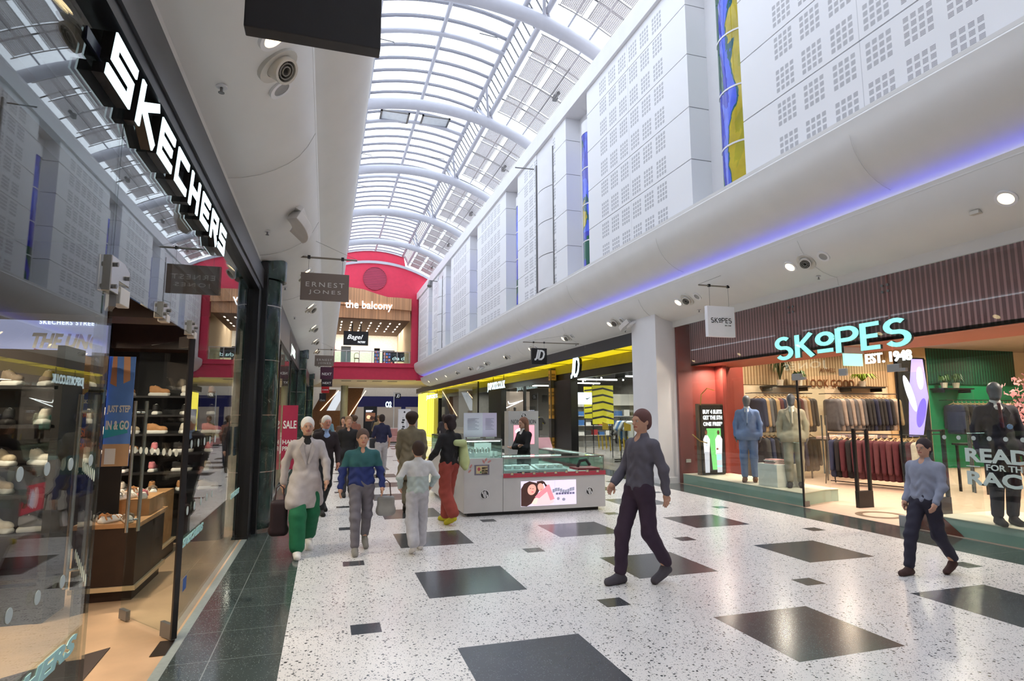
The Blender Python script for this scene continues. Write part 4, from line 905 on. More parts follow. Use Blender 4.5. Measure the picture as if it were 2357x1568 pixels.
# letters as rounded strokes: (u,v) with v 0..1
def arcp(cx, cy_, r, a0, a1, n=14, ry=None): return [(cx+r*math.cos(math.radians(a)), cy_+(ry or r)*math.sin(math.radians(a))) for a in rng_(a0, a1, n)]
SKO = [('S', 0, [arcp(.3,.73,.22,40,250,12)+arcp(.33,.28,.24,75,-150,14)]), ('K', .72, [[(.08,0),(.08,1)],[(.55,1),(.12,.47)],[(.2,.56),(.58,0)]]), ('P', 2.02, [[(.08,0),(.08,1)],[(.08,.95)]+arcp(.36,.72,.23,90,-90,12)+[(.08,.49)]]), ('E', 2.72, [[(.5,.95),(.08,.95),(.08,.05),(.5,.05)],[(.08,.5),(.45,.5)]]), ('S', 3.32, [arcp(.3,.73,.22,40,250,12)+arcp(.33,.28,.24,75,-150,14)])]
def sko(scale, yy, zz, x, hgt, m, md, th, wd=.13, par=None):
    for nm, mm, dd, e in (('letter_return', md, th, 0), ('letter_face', m, .01, th+.0005)):
        T = lambda u, v, d: (x-e-d, yy-u*scale, zz+v*hgt)
        for ch, u0, ss in SKO+[('O', 1.42, [arcp(.28,.66,.22,0,360,20),[(.04,.16),(.52,.16)]])]:
            mb = MB()
            for s_ in ss: mb.strk([(u+u0,v) for u,v in s_], wd, T, dd)
            mb.build(nm, mm, par)
sko(.745, 9.88, 2.765, 8.74, .44, AQ, AQS, .05, wd=.155, par=root)
text('EST. 1948', .83, .17, LW, root, (8.72, 7.38, 2.605), '-x', bold=.02, ext=.03)
for i, (a, b_) in enumerate(((9.95,9.0),(8.9,7.0))): mb = MB(); mb.tube([(8.77,a,3.0),(8.77,b_,3.0)], .006, 5); mb.build('cable', CHROME, root)
# window platforms
PLT = mat('platform_top', '#d9d2bd', .5, var=.04); PLF = mat('platform_front', '#9fb9ac', .5, var=.04)
mb = MB(); mb.prism([(8.45,9.12),(9.28,9.44),(9.6,9.44),(9.6,12.98),(8.45,12.98)], 'z', 0, .225); mb.prism([(8.44,9.1),(9.28,9.42),(9.62,9.42),(9.62,12.98),(8.44,12.98)], 'z', .225, .235); o = mb.build('window_platform', [PLF, PLT]); 
for i in range(7, len(o.data.polygons)): o.data.polygons[i].material_index = 1
tag(o, 'low pale platform in the suit shop window carrying the two suited mannequins', 'platform')
mb = MB(); mb.prism([(8.45,-1.2),(9.9,-1.2),(9.9,6.6),(8.45,6.6)], 'z', 0, .225); k = len(mb.f); mb.prism([(8.44,-1.2),(9.92,-1.2),(9.92,6.62),(8.44,6.62)], 'z', .225, .235, 1); tag(mb.build('window_platform', [PLF, PLT]), 'low pale platform carrying the dark suited mannequin at the picture edge', 'platform')
mb = MB(); mb.prism([(8.44,6.25),(8.44,7.0),(8.44,7.0)], 'z', 0, .01) if False else None
mb.add([(8.43,7.0,.0),(8.43,6.2,.0),(8.43,7.0,.62),(8.44,7.0,.0),(8.44,6.2,.0),(8.44,7.0,.62)], [(0,1,2),(3,5,4),(0,3,4,1),(1,4,5,2),(0,2,5,3)]); tag(mb.build('corner_board', mat('brick_board', '#7d3428', .5, var=.15, scale=20)), 'triangular brick red board leaning at the foot of the glass by the doorway', 'board')
root = thing('display_block', 'white display plinth with folded shirts and shoes between the mannequins', 'display block', (8.95, 10.35, .235))
mb = MB(); mb.box(8.62,9.15,9.95,10.5,.235,.68); mb.build('block', mat('plinth_white', '#e6e5dd', .5), root, bev=.004)
for i in range(5):
    mb = MB(); z = .68+.018*i; a = .03*(i%3-1); mb.box(8.68+a,8.95+a,10.05,10.35,z,z+.016); tag(mb.build('folded_shirt', mat(('shirt_pink','shirt_white','shirt_rose','shirt_white','shirt_pink')[i], ('#d9a4a0','#ece6e0','#c98a88','#ece6e0','#d9a4a0')[i], .8), bev=.004), f'folded shirt, {ORD[i]} from the bottom of the stack on the white plinth', 'shirt', 'folded shirts on the plinth')
mb = MB(); mb.box(9.0,9.12,10.0,10.2,.68,.72); tag(mb.build('wallet_box', BLACK, bev=.005), 'small black box lying beside the folded shirts', 'box')
# suit advert screen on the platform
root = thing('advert_screen', 'upright lit screen reading BUY 4 SUITS GET THE 5TH ONE FREE with two men', 'screen', (8.98, 12.5, .235))
sg = glow('ad_black', '#1a1c1e', .5); sf = glow('ad_green', '#5fae62', .8); sw_ = glow('ad_suit', '#cfd0da', .85); sk_ = glow('ad_skin', '#6e4836', .7); sk2 = glow('ad_skin2','#4a3025',.6); sb = glow('ad_aqua','#7fe0d4',1.1)
pic('screen_face', root, '-y', (8.66,12.5,.26), .62, 1.64, [sg, (sf, ('p',[(.42,.06),(.62,.06),(.75,.6),(.3,.62)])), (sf, ('r',.2,.45,.85,.66)),
  (sw_, ('p',[(.06,.3),(.3,.3),(.34,.5),(.24,.56),(.12,.56),(.04,.5)])), (glow('ad_trouser','#a5a8b5',.7), ('p',[(.08,.02),(.28,.02),(.3,.32),(.07,.32)])), (sk_, ('e',.18,.6,.055,.032)), (sk2, ('e',.18,.625,.05,.012)), (glow('ad_tie','#8fa3c8',.8), ('p',[(.17,.4),(.2,.4),(.195,.55),(.175,.55)])),
  (sw_, ('p',[(.58,.28),(.86,.28),(.9,.5),(.8,.56),(.68,.56),(.58,.5)])), (glow('ad_trouser','#a5a8b5',.7), ('p',[(.62,.02),(.84,.02),(.86,.3),(.6,.3)])), (sk2, ('e',.73,.6,.055,.032)), (sk_, ('e',.66,.36,.05,.015)), (sb, ('r',.62,.2,.82,.28)), (sb, ('r',.62,.1,.84,.12))], th=.06, back=BLACK)
for s_, z in (('BUY 4 SUITS',1.74),('GET THE 5TH',1.6),('ONE FREE*',1.45)): text(s_, .54, .1, LW, root, (8.97,12.438,z), bold=.04)
mb = MB(); mb.box(8.62,9.32,12.5,12.62,.235,1.93); mb.build('screen_housing', mat('screen_frame','#6f5a48',.4), root); mb = MB(); mb.box(8.7,9.2,12.4,12.75,.235,.25); mb.build('foot', GREYM, root)
mb = MB(); mb.tube([(8.62,12.4,1.9),(8.58,12.3,2.15),(8.75,12.3,2.3),(8.95,12.3,2.25)], .012, 6); mb.tube([(8.5,12.6,1.2),(8.56,12.4,1.05),(8.7,12.3,1.0)], .012, 6); tag(mb.build('gold_hoop', mat('gold','#c8a35a',.3,metal=.8)), 'thin gold hoop decoration curling round the advert screen', 'decoration')
mb = MB(); mb.box(8.55,8.68,12.97,12.995,.5,.58); tag(mb.build('wall_socket', mat('socket_white','#dcd8d0',.4)), 'white double wall socket on the red side wall of the window', 'socket')
root = thing('wall_advert_screen', 'tall lilac video screen on the tan wall at the back of the suit shop', 'screen', (17.1, 13.8, 1.0)); li = [glow('lil_a','#9a8ae0',1.0), glow('lil_b','#c7a3d4',1.0), glow('lil_c','#e9e6ff',1.1), glow('lil_d','#6a55c0',1.0)]
pic('screen_face', root, '-y', (16.6,13.84,1.0), 1.15, 2.35, [li[1], (li[0], ('p',[(.2,0),(.7,0),(1,.5),(.9,1),(.5,1),(.3,.5)])), (li[2], ('e',.35,.55,.12,.25,20)), (li[3], ('e',.7,.3,.15,.2,-20)), (li[2], ('e',.75,.75,.12,.15))], th=.08, back=BLACK)
mb = MB(); mb.box(16.56,17.79,13.82,13.86,.95,3.4); mb.build('screen_housing', BLACK, root)
# exit sign
root = thing('exit_sign', 'pale green glowing exit sign hanging under the red soffit', 'exit sign', (9.3, 8.55, 2.6)); mb = MB(); mb.box(9.0,9.42,8.5,8.54,2.56,2.78); mb.build('sign_face', glow('exit_green','#9af0cf',1.2), root); mb = MB(); mb.box(8.98,9.44,8.48,8.56,2.78,2.9); mb.build('sign_housing', WHITE, root)
# security gates
for i, (x, y) in enumerate(((9.4,8.66),(9.9,7.6))):
    root = thing('security_gate', f'black security gate frame inside the suit shop doorway, {("left","right")[i]} of the entrance', 'security gate', (x, y, 0), 'security gates'); mb = MB()
    mb.box(x-.17,x+.17,y-.04,y+.04,0,.3); mb.build('base', BLACK, root, bev=.005)
    for dx in (-.15,.15): q = MB(); q.box(x+dx-.022,x+dx+.022,y-.03,y+.03,.3,1.42); q.build('upright', BLACK, root, bev=.004)
    q = MB(); q.tube([(x-.15,y,1.4),(x+.15,y,1.4)], .018, 8); q.tube([(x-.15,y,1.34),(x+.15,y,1.34)], .01, 8); q.build('top_bar', BLACK, root)
mb = MB(); pts = [(8.95+.42*math.cos(a), 7.95+.42*math.sin(a)) for a in rng_(0,2*PI,41)]; mb.tube([(x,y,.012) for x,y in pts], .05, 6) if False else None
mb.add([(8.95+r*math.cos(a), 7.95+r*math.sin(a)*.9, .006) for r in (.28,.4) for a in rng_(0,2*PI*39/40,40)], [(j,40+j,40+(j+1)%40,(j+1)%40) for j in range(40)]); tag(mb.build('floor_emblem', mat('emblem_brown','#6c5843',.6)), 'round brown ring emblem set in the carpet at the suit shop doorway', 'emblem')
# ------------------------------------------------------------------ jackets and rails
JM = mat('jacket_cloth', '#3b3f52', .85, var=.12, scale=12)
def make_jacket():
    r = thing('suit_jacket', 'jacket', 'jacket'); r.scale = (1.15,1.15,1.22)
    V, Q = sdf_mesh([('c',(-.17,0,-.1),(.17,0,-.1),.055,.055),('b',(0,0,-.42),(.2,.06,.36),.05),('c',(-.2,0,-.12),(-.25,-.02,-.62),.06,.042),('c',(.2,0,-.12),(.25,-.02,-.62),.06,.042),('c',(0,0,-.72),(0,0,-.6),.05,.05),('e',(0,-.09,-.1),(.05,.06,.16),{'sub':1}),('b',(0,-.085,-.6),(.006,.03,.2),.004,{'sub':1})], .02, k=.03)
    npmesh(V, Q, 'jacket_body', JM, r)
    mb = MB(); 
    for s in (-1,1): mb.add([(s*.03,-.062,-.08),(s*.1,-.07,-.2),(s*.02,-.075,-.42),(s*.005,-.07,-.3)], [(0,1,2,3)])
    mb.build('lapel', JM, r)
    mb = MB(); mb.tube([(-.19,0,-.07),(0,0,-.0),(.19,0,-.07)], .012, 6); mb.tube([(0,0,0),(0,0,.05),(.02,0,.075),(0,0,.09),(-.02,0,.075)], .004, 5); mb.build('hanger', mat('hanger_wood','#c9a983',.5), r)
    return r
JK = make_jacket()
JC = {c: mat('cloth_'+c, h_, .85, var=.12, scale=12) for c, h_ in dict(navy='#2c3350', grey='#66676d', charcoal='#37383d', tan='#ab9170', burgundy='#4f1f2b', plum='#5a3038', stone='#a89c94', black='#1d1b20', pale='#c9beb5').items()}
def rail(name, label, a, b_, z, items, lab, grp, legs=True, tilt=0):
    root = thing('clothes_rail', label, 'clothes rail', (a[0], a[1], 0)); mb = MB(); mb.tube([(a[0],a[1],z+.09),(b_[0],b_[1],z+.09)], .013, 8); mb.build('top_bar', BLACK, root)
    d = Vector((b_[0]-a[0], b_[1]-a[1], 0)); Ln = d.length; d.normalize(); ang = math.atan2(d.y, d.x)+PI/2
    if legs:
        nn = Vector((-d.y, d.x, 0))*.22
        for p_ in (a, b_):
            for s in (-1,1): q = MB(); q.tube([(p_[0]+nn.x*s,p_[1]+nn.y*s,0),(p_[0]+nn.x*s*.1,p_[1]+nn.y*s*.1,z+.09)], .014, 6); q.build('leg', BLACK, root)
        q = MB(); q.tube([(a[0],a[1],.06),(b_[0],b_[1],.06)], .013, 6); q.build('foot_bar', BLACK, root)
    else:
        for t in (.05,.95): q = MB(); q.tube([(a[0]+d.x*Ln*t,a[1]+d.y*Ln*t,z+.09),(a[0]+d.x*Ln*t,a[1]+d.y*Ln*t+.35,z+.09)], .012, 6); q.build('bracket', BLACK, root)
    n = len(items)
    for i, c in enumerate(items):
        t = .06+(i+.5)/n*.88
        dup(JK, (a[0]+d.x*Ln*t, a[1]+d.y*Ln*t, z), ang+random.uniform(-.08,.08), f'{c} {lab}, {ORD[min(i,29)]} along', grp, {'jacket_cloth': JC[c]})
rail('r', 'black wall rail of dark and brown jackets left of the pale mannequin', (10.75,13.2), (12.75,13.2), 2.15, ['navy','tan','grey']+['charcoal','tan','plum','navy','stone','grey','tan','charcoal','plum','stone','tan']+['charcoal']*2, 'jacket on the upper wall rail behind the blue suit', 'jackets on the first wall rail', False)
rail('r', 'black wall rail of grey and stone jackets under the middle plant shelf', (13.2,13.2), (15.8,13.2), 2.15, ['grey','stone','grey','stone','grey','stone','grey','charcoal','charcoal','navy','charcoal','charcoal','navy','charcoal','stone','tan'], 'jacket on the upper wall rail under the green plant', 'jackets on the second wall rail', False)
rail('r', 'lower wall rail of dark jackets behind the white plinth', (10.75,13.15), (12.75,13.15), 1.12, ['charcoal','navy','black','charcoal','grey','navy','black','charcoal','navy','black','charcoal','charcoal'], 'jacket on the lower wall rail behind the plinth', 'jackets on the lower wall rail', False)
rail('r', 'free-standing black rail of burgundy jackets in the middle of the shop', (11.9,11.9), (12.5,9.75), 1.12, ['navy','black','burgundy','black','burgundy','plum','burgundy','burgundy','plum','burgundy','plum','burgundy','black','burgundy','pale'], 'jacket on the free-standing rail', 'jackets on the free-standing rail')
rail('r', 'rail of dark suits against the green wall', (18.2,13.55), (21.5,13.55), 2.0, ['navy','charcoal','black','navy','black','charcoal','navy','black','charcoal','navy','black','charcoal','navy','plum','black','charcoal'], 'suit on the rail along the green wall', 'suits along the green wall', False)
root = thing('shelf_table', 'black low table of folded shirts and suit hangers behind the security gate', 'table', (13.0,12.6,0)); mb = MB(); mb.box(12.2,14.6,12.3,12.9,1.0,1.03); mb.build('table_top', BLACK, root)
for x in (12.25,14.5):
    for y in (12.33,12.85): q = MB(); q.box(x,x+.03,y,y+.03,0,1.0); q.build('leg', BLACK, root)
for i in range(6): mb = MB(); x = 12.35+.36*i; mb.box(x,x+.27,12.4,12.75,1.03,1.1+.02*(i%3)); tag(mb.build('shirt_pile', mat(('pile_a','pile_b','pile_c')[i%3], ('#d8b9ae','#e8ded4','#8e7f86')[i%3], .8), bev=.01), f'neat pile of folded shirts, {ORD[i]} along the black table', 'shirt pile', 'shirt piles on the black table')
root = thing('shelf_table', 'dark counter table near the lilac screen with small picture stands', 'table', (14.2,9.4,0)); mb = MB(); mb.box(13.2,15.4,9.1,9.8,1.0,1.04); mb.build('table_top', BLACK, root)
for x in (13.25,15.3):
    for y in (9.15,9.72): q = MB(); q.box(x,x+.04,y,y+.04,0,1.0); q.build('leg', BLACK, root)
# wall shelves with plants
def plant(x, y, z, kind, label):
    r = thing('potted_plant', label, 'plant', (x,y,z)); mb = MB(); mb.lathe([(.0,0),(.075,0),(.1,.17),(.088,.17),(.08,.14),(0,.14)], (x,y,z), 14); mb.build('pot', mat('pot_white','#ddd5c6',.5), r, smooth=True)
    mb = MB(); m = {'palm': 26, 'fern': 40, 'bush': 30}[kind]
    for i in range(m):
        a = random.uniform(-PI,0) if random.random() < .75 else random.choice((0,PI)); ln = random.uniform(.5,.75)*{'palm':.6,'fern':.75,'bush':.4}[kind]; h_ = {'palm':random.uniform(.4,.85),'fern':.22,'bush':random.uniform(.15,.3)}[kind]
        wv = .025; p = [Vector((x,y,z+.15)), Vector((x+math.cos(a)*ln*.3,y+math.sin(a)*ln*.3,z+.15+h_*.8)), Vector((x+math.cos(a)*ln*.62,y+math.sin(a)*ln*.62,z+.15+h_)), Vector((x+math.cos(a)*ln*.9,y+math.sin(a)*ln*.9,z+.1+h_*.55))]
        s = Vector((-math.sin(a),math.cos(a),0)); ww = (.3,1,.8,.05)
        mb.add([tuple(q+s*wv*w_) for q, w_ in zip(p,ww)]+[tuple(q-s*wv*w_) for q, w_ in zip(p,ww)], [(i_,i_+1,5+i_,4+i_) for i_ in range(3)])
    o = mb.build('leaves', mat('leaf_'+kind, {'palm':'#3d4a26','fern':'#7d9a32','bush':'#3c5a2c'}[kind], .5, var=.2), r); return r
for i, (a, b_, nm) in enumerate(((11.6,13.0,'left'),(14.35,15.7,'middle'),(18.0,19.3,'right'))):
    mb = MB(); mb.box(a,b_,13.45,13.88,2.42,2.46); r = thing('plant_shelf', f'black wall shelf holding plants, {nm} one of the three over the jacket rails', 'shelf', ((a+b_)/2,13.6,2.42)); mb.build('shelf_board', BLACK, r)
    for x in (a+.1,b_-.1): q = MB(); q.box(x-.015,x+.015,13.5,13.88,2.32,2.42); q.build('bracket', BLACK, r)
plant(12.1,13.65,2.46,'palm','tall spiky palm in a white pot on the left wall shelf'); plant(12.75,13.65,2.46,'bush','small bushy plant in a white pot beside the palm'); plant(15.05,13.65,2.46,'fern','bright green arching fern on the middle wall shelf'); plant(18.3,13.65,2.46,'bush','small plant with white flowers at the green wall shelf'); plant(18.8,13.65,2.46,'bush','second small potted plant on the green wall shelf')
# blossom tree
r = thing('blossom_tree', 'pink artificial blossom tree beside the dark suited mannequin', 'tree', (11.1,6.7,0)); mb = MB(); mb.tube([(11.1,6.7,0),(11.32,7.3,.9),(11.25,7.3,1.5)], [.06,.045,.03], 8)
for i in range(9): a = i*.7; mb.tube([(11.08,6.65,1.2+.05*i),(11.08+.3*math.cos(a),6.65+.3*math.sin(a),1.6+.07*i),(11.08+.4*math.cos(a+.4),6.65+.4*math.sin(a+.4),1.9+.05*i)], [.02,.012,.006], 5)
mb.build('trunk', mat('bark','#4b3426',.8), r); mb = MB()
rnd = random.Random(3)
for i in range(2600):
    u, v, q_ = rnd.gauss(0,.26), rnd.gauss(0,.26), rnd.gauss(0,.26); c = Vector((11.2+u,6.45+v,1.8+q_)); a, b2 = rnd.uniform(0,PI*2), rnd.uniform(0,PI); s_ = rnd.uniform(.02,.035)
    d1 = Vector((math.cos(a)*math.sin(b2),math.sin(a)*math.sin(b2),math.cos(b2)))*s_; d2 = d1.orthogonal().normalized()*s_; mb.quad(tuple(c-d1-d2), tuple(c+d1-d2), tuple(c+d1+d2), tuple(c-d1+d2))
o = mb.build('blossoms', mat('blossom_pink','#d99aa0',.8,var=.2), r); o['kind'] = 'stuff'
# ================================================================== SPORTS SHOP
BLK = stripes('black_tile', '#1d1b1d', '#141214', 2, .42, .985, .3); YLT = glow('yellow_lit', '#d8c81a', .9); YRB = stripes('yellow_ribs', '#d8c414', '#f6ea48', 0, .3, .7, .4, emit=.7)
mb = MB(); mb.box(8.34,8.46,14.33,58,3.67,3.87); mb.box(8.34,8.46,14.33,58,3.87,4.1); st('wall_sport_fascia', mb, [mat('fascia_char','#2d2a2c',.4)])
mb = MB(); mb.box(8.34,9.3,14.33,15.05,0,3.62); mb.box(8.45,17,14.2,14.34,0,4.1); st('wall_sport_pier', mb, BLK)
root = thing('lit_canopy', 'long glowing yellow ribbed canopy ceiling in the sports shop entrance', 'canopy'); mb = MB(); mb.box(8.46,9.25,15.05,52.4,3.67,3.7); mb.build('lit_panel', stripes('yellow_panel', '#e2d11c', '#c9b40e', 1, .22, .93, .4, emit=.75), root)
mb = MB()
for y in rng_(16.5,52,14): mb.box(8.46,9.25,y,y+.04,3.655,3.67)
mb.build('canopy_rib', mat('rib_dark','#4f4a12',.5), root); mb = MB(); mb.box(9.2,9.28,15.05,52.4,3.32,3.67); mb.build('canopy_drop', mat('drop_olive','#a89a16',.5), root)
mb = MB(); mb.box(9.28,9.42,15.05,56,3.05,3.62); st('wall_sport_header', mb, BLK)
segs = [(15.05,16.3,'g'),(16.3,16.55,'m'),(16.55,21.5,'g'),(21.5,23.3,'p'),(23.3,23.6,'y'),(23.6,27.8,'g'),(27.8,28.0,'m'),(28.0,31.2,'g'),(31.2,33.8,'p'),(45.5,48.5,'p'),(48.5,50.2,'g'),(50.2,52.3,'p')]
gi = 0; pi_ = 0
for a, b_, t in segs:
    if t == 'g': gi += 1; pane('shop_window_pane', f'tall glass pane of the sports shop, {ORD[gi-1]} from the white pilaster', 9.34, 9.352, a, b_, .05, 3.05)
    elif t == 'p': pi_ += 1; mb = MB(); mb.box(9.1,9.4,a,b_,0,3.05); tag(mb.build('black_portal', BLK, bev=.005), f'broad black tiled portal of the sports shop, {ORD[pi_-1]} from the white pilaster', 'portal')
    elif t == 'm': mb = MB(); mb.box(9.3,9.4,a,b_,0,3.05); tag(mb.build('window_mullion', BLACK), f'black upright mullion in the sports shop glass at {"the near" if a < 20 else "the farther"} window', 'mullion')
root = thing('poster_column', 'slim black column with orange-yellow posters down its face', 'column', (9.2,23.4,0)); mb = MB(); mb.box(8.98,9.25,23.35,23.6,0,3.6); mb.build('column_core', mat('column_grey','#4b4845',.5), root)
OR = glow('amber_poster','#b98a3c',.08)
for z in (.3,1.5,2.35,3.1):
    h_ = .9 if z == 1.5 else .42; pic('amber_poster', root, '-x', (8.98,23.58,z), .2, h_, [OR]+[(mat('poster_ink','#3a2a12',.5), ('r',.1+.25*(j%3),.15+.3*(j//3),.25+.25*(j%3),.35+.3*(j//3))) for j in range(6)])
    pic('amber_poster', root, '-y', (9.01,23.35,z), .2, h_, [OR]+[(mat('poster_ink','#3a2a12',.5), ('r',.1+.25*(j%3),.15+.3*(j//3),.25+.25*(j%3),.35+.3*(j//3))) for j in range(6)])
# projecting glass vitrine
root = thing('glass_vitrine', 'floor to canopy glass vitrine standing forward of the black portals, catching yellow light', 'vitrine', (8.5,34,0)); 
for a in rng_(34.0,42.5,4): mb = MB(); mb.box(8.5,8.512,a,a+2.8,.05,3.6); mb.build('glass_pane', GL, root)
mb = MB(); mb.box(8.5,9.3,34.0,34.012,.05,3.6); mb.build('end_pane', GL, root); mb = MB(); mb.box(8.48,8.56,33.96,34.02,0,3.6); mb.build('corner_post', BLACK, root)
mb = MB(); mb.box(8.52,9.3,52.5,57.8,0,3.6); o = mb.build('ribbed_pier', stripes('yellow_ribs', '#d8c414', '#fff05a', 0, .18, .75, .4, emit=.9)); tag(o, 'bright yellow ribbed light pier at the far end of the sports shop', 'light pier')
mb = MB(); mb.box(9.4,17,14.3,50,3.85,3.95); st('ceiling_sport_shop', mb, DARK)
mb = MB(); mb.box(16.9,17,14.3,50,0,3.9); mb.box(9.4,17,49.9,50,0,3.9); st('wall_sport_shop', mb, mat('sport_wall','#6b6864',.6,var=.1))
# lit names
def jd(par, T, h, m, md, d):
    # italic J and D as mitred strokes, v 0..1 high
    J = [[(.12,.06),(.22,.06),(.34,.2),(.52,1.0)]]; D = [[(.52,.09),(.7,.91),(.86,.91),(1.04,.82),(1.09,.6),(1.0,.28),(.82,.1),(.52,.09)]]
    for nm, ss in (('letter_j', J), ('letter_d', D)):
        for n2, mm, e, dd in (('_side', md, 0, d), ('_face', m, d+.0005, .008)):
            if mm is None: continue
            mb = MB()
            for s_ in ss: mb.strk([(u*h, v*h) for u, v in s_], .165*h, (lambda a, b, q, e=e: T(a, b, q+e)), dd)
            mb.build('letter'+n2, mm, par)
root = thing('italic_letter_sign', 'two large lit white italic letters hung under the yellow canopy', 'sign', (8.5,19.5,3)); jd(root, T_('-x', (8.52,19.95,2.98)), .74, LWB, BLACK, .1); mb = MB(); mb.cyl((8.6,19.3,3.6),(8.6,19.3,3.5),.012); mb.build('hanger', BLACK, root)
text('JD', .01, .01, BLACK, root, (8.6,19.3,3.5), '-x') if False else None
root = thing('shop_name_sign', 'lit white web address letters above the second black portal', 'sign', (8.5,30,3.2)); text('JDSPORTS.CO.UK', 3.4, .5, LWB, root, (8.5,30.1,3.13), '-x', bold=.035, ext=.012); mb = MB(); mb.box(8.52,8.56,28.6,31.6,3.36,3.4); mb.cyl((8.6,29,3.4),(8.6,29,3.7),.015); mb.cyl((8.6,31,3.4),(8.6,31,3.7),.015); mb.build('rail', BLACK, root)
root = thing('shop_name_sign', 'distant lit white letters under the yellow canopy near the vitrine', 'sign', (8.5,48,3.2)); text('JDSPORTS', 5.5, .42, LWB, root, (8.5,50,3.12), '-x', bold=.03, ext=.012); mb = MB(); mb.box(8.52,8.56,47.5,52.5,3.3,3.34); mb.cyl((8.6,48,3.3),(8.6,48,3.7),.015); mb.cyl((8.6,52,3.3),(8.6,52,3.7),.015); mb.build('rail', BLACK, root)
# interior fittings of the sports shop
tub = glow('tube_light','#fff6ea',7)
for i, (x0, y0, x1, y1) in enumerate(((11,16,12.4,16),(11,17.5,12.8,17.5),(12,19.5,14,19.5),(13.2,16.5,15,16.5),(10.5,24,12.4,24),(11,27,13,27),(10.5,30,12.5,30),(11.5,21.5,13.5,21.5))):
    r = thing('tube_lamp', f'slim glowing tube lamp hanging in the sports shop, {ORD[i]} of the row', 'lamp', (x0,y0,3.2), 'tube lamps of the sports shop'); mb = MB(); mb.cyl((x0,y0,3.2),(x1,y1,3.2),.03,n=8); mb.build('tube', tub, r)
    for x in (x0+.1,x1-.1): q = MB(); q.cyl((x,y0,3.22),(x,y0,3.85),.006,n=6); q.build('wire', GREYM, r)
rnd = random.Random(5)
for i in range(22):
    x, y = rnd.uniform(9.9,14.5), rnd.uniform(15.6,33); r = thing('spot_lamp', f'small bright spot lamp under the dark sports shop ceiling, {ORD[i]} counted inward', 'lamp', (x,y,3.4), 'spot lamps of the sports shop'); q = MB(); q.sph((x,y,3.38),.04,8); q.build('bulb', glow('spot_bulb','#fff3e0',25), r); q = MB(); q.cyl((x,y,3.42),(x,y,3.85),.015,n=6); q.build('stem', BLACK, r)
YB = stripes('yellow_black', '#e6d92a', '#1a1a16', 2, .16, .72, .5, emit=.25)
def board(x, y, z, w_, h_, back, layers, label, group=None, stand=True):
    r = thing('graphic_board', label, 'poster', (x+w_/2,y,0 if stand else z), group); pic('printed_face', r, '-y', (x,y,z), w_, h_, [back]+layers, th=.04)
    if stand:
        for dx in (.03,w_-.06): q = MB(); q.box(x+dx,x+dx+.03,y,y+.03,0,z+h_); q.build('post', BLACK, r)
    return r
yl = mat('graphic_yellow','#e4d828',.5,var=0); bk = mat('graphic_black','#1b1b1b',.5,var=0); tl = glow('screen_teal','#4f8090',.7); wl = glow('light_box','#dff0ff',1.3)
zig = [(bk, ('p',[(0,v),(.5,v+.05),(1,v-.02),(1,v+.03),(.5,v+.1),(0,v+.05)])) for v in (.12,.3,.5,.68,.85)]
board(10.6,17.2,1.5,.85,1.35,yl,zig+[(tl,('p',[(.2,.1),(.82,.1),(.78,.93),(.28,.93)]))],'teal picture screen framed in yellow and black graphics at the back of the window')
board(9.9,21.3,1.3,.9,1.5,yl,zig,'yellow board with black zigzag lettering behind the kiosk')
board(11.0,24.5,1.5,1.3,1.4,yl,zig,'large yellow graphic board deep behind the second window')
board(12.4,15.9,.2,.28,2.5,yl,zig,'tall narrow yellow and black strip beside the portrait poster')
r = board(12.72,15.88,.5,.85,2.25,bk,[(mat('skin_warm','#b98468',.6),('p',[(.18,.62),(.5,.6),(.55,.86),(.3,.9)])),(mat('hair_dk','#15130f',.6),('p',[(.15,.8),(.6,.78),(.75,.97),(.3,1)])),(mat('coat_dk','#2c2a30',.6),('p',[(.1,.1),(.95,.1),(.8,.6),(.3,.62)])),(mat('coat_spot','#a08f80',.6),('e',.5,.4,.06,.02,30)),(mat('coat_spot','#a08f80',.6),('e',.65,.5,.05,.02,-30))],'dark portrait poster of a person in a patterned jacket at the window edge')
for i, (x, y, z, w_, h_, s_) in enumerate(((11.2,20.3,2.4,1.4,.4,'brand board lit pale blue above the jacket wall'),(10.1,23.4,2.1,1.1,.5,'pale blue light box with a black tick mark'),(13.3,18.5,2.25,1.3,.3,'long pale light box at the back of the sports shop'))):
    r = thing('light_box', s_, 'light box', (x,y,z)); pic('lit_face', r, '-y', (x,y,z), w_, h_, [wl]+([(bk,('p',[(.38,.55),(.46,.38),(.68,.66),(.47,.5)]))] if i == 1 else []), th=.08)
    for dx in (.1,w_-.1): q = MB(); q.cyl((x+dx,y,z+h_),(x+dx,y,3.85),.008,n=6); q.build('wire', GREYM, r)
r = thing('tick_light', 'white outline light shaped like a tick on the taupe wall behind the vitrine', 'light', (10.4,33.5,2.2)); mb = MB(); mb.tube([(9.9,33,2.35),(9.8,33,2.15),(9.95,33,2.05),(10.3,33,2.2),(11.0,33,2.5),(10.3,33,2.3),(10.1,33,2.28),(10.05,33,2.42)], .02, 6); mb.build('light_tube', glow('cool_tube','#ffffff',4), r); mb = MB(); mb.box(9.5,11.4,33.1,33.2,0,3.0); mb.build('backing_wall', mat('taupe_wall','#7d6f66',.6), r)
for i, (x, z0, z1) in enumerate(((11.9,.5,2.2),(12.5,.9,2.2))):
    pass
r = thing('door_light_frame', 'slim white light frame of the changing display with a domed emblem', 'light', (11.9,15.8,0)); mb = MB(); mb.box(11.55,11.58,15.75,15.78,.6,2.2); mb.box(12.15,12.18,15.75,15.78,.6,2.2); mb.box(11.55,12.18,15.75,15.78,2.2,2.23); mb.build('light_frame', glow('cool_tube','#ffffff',4), r)
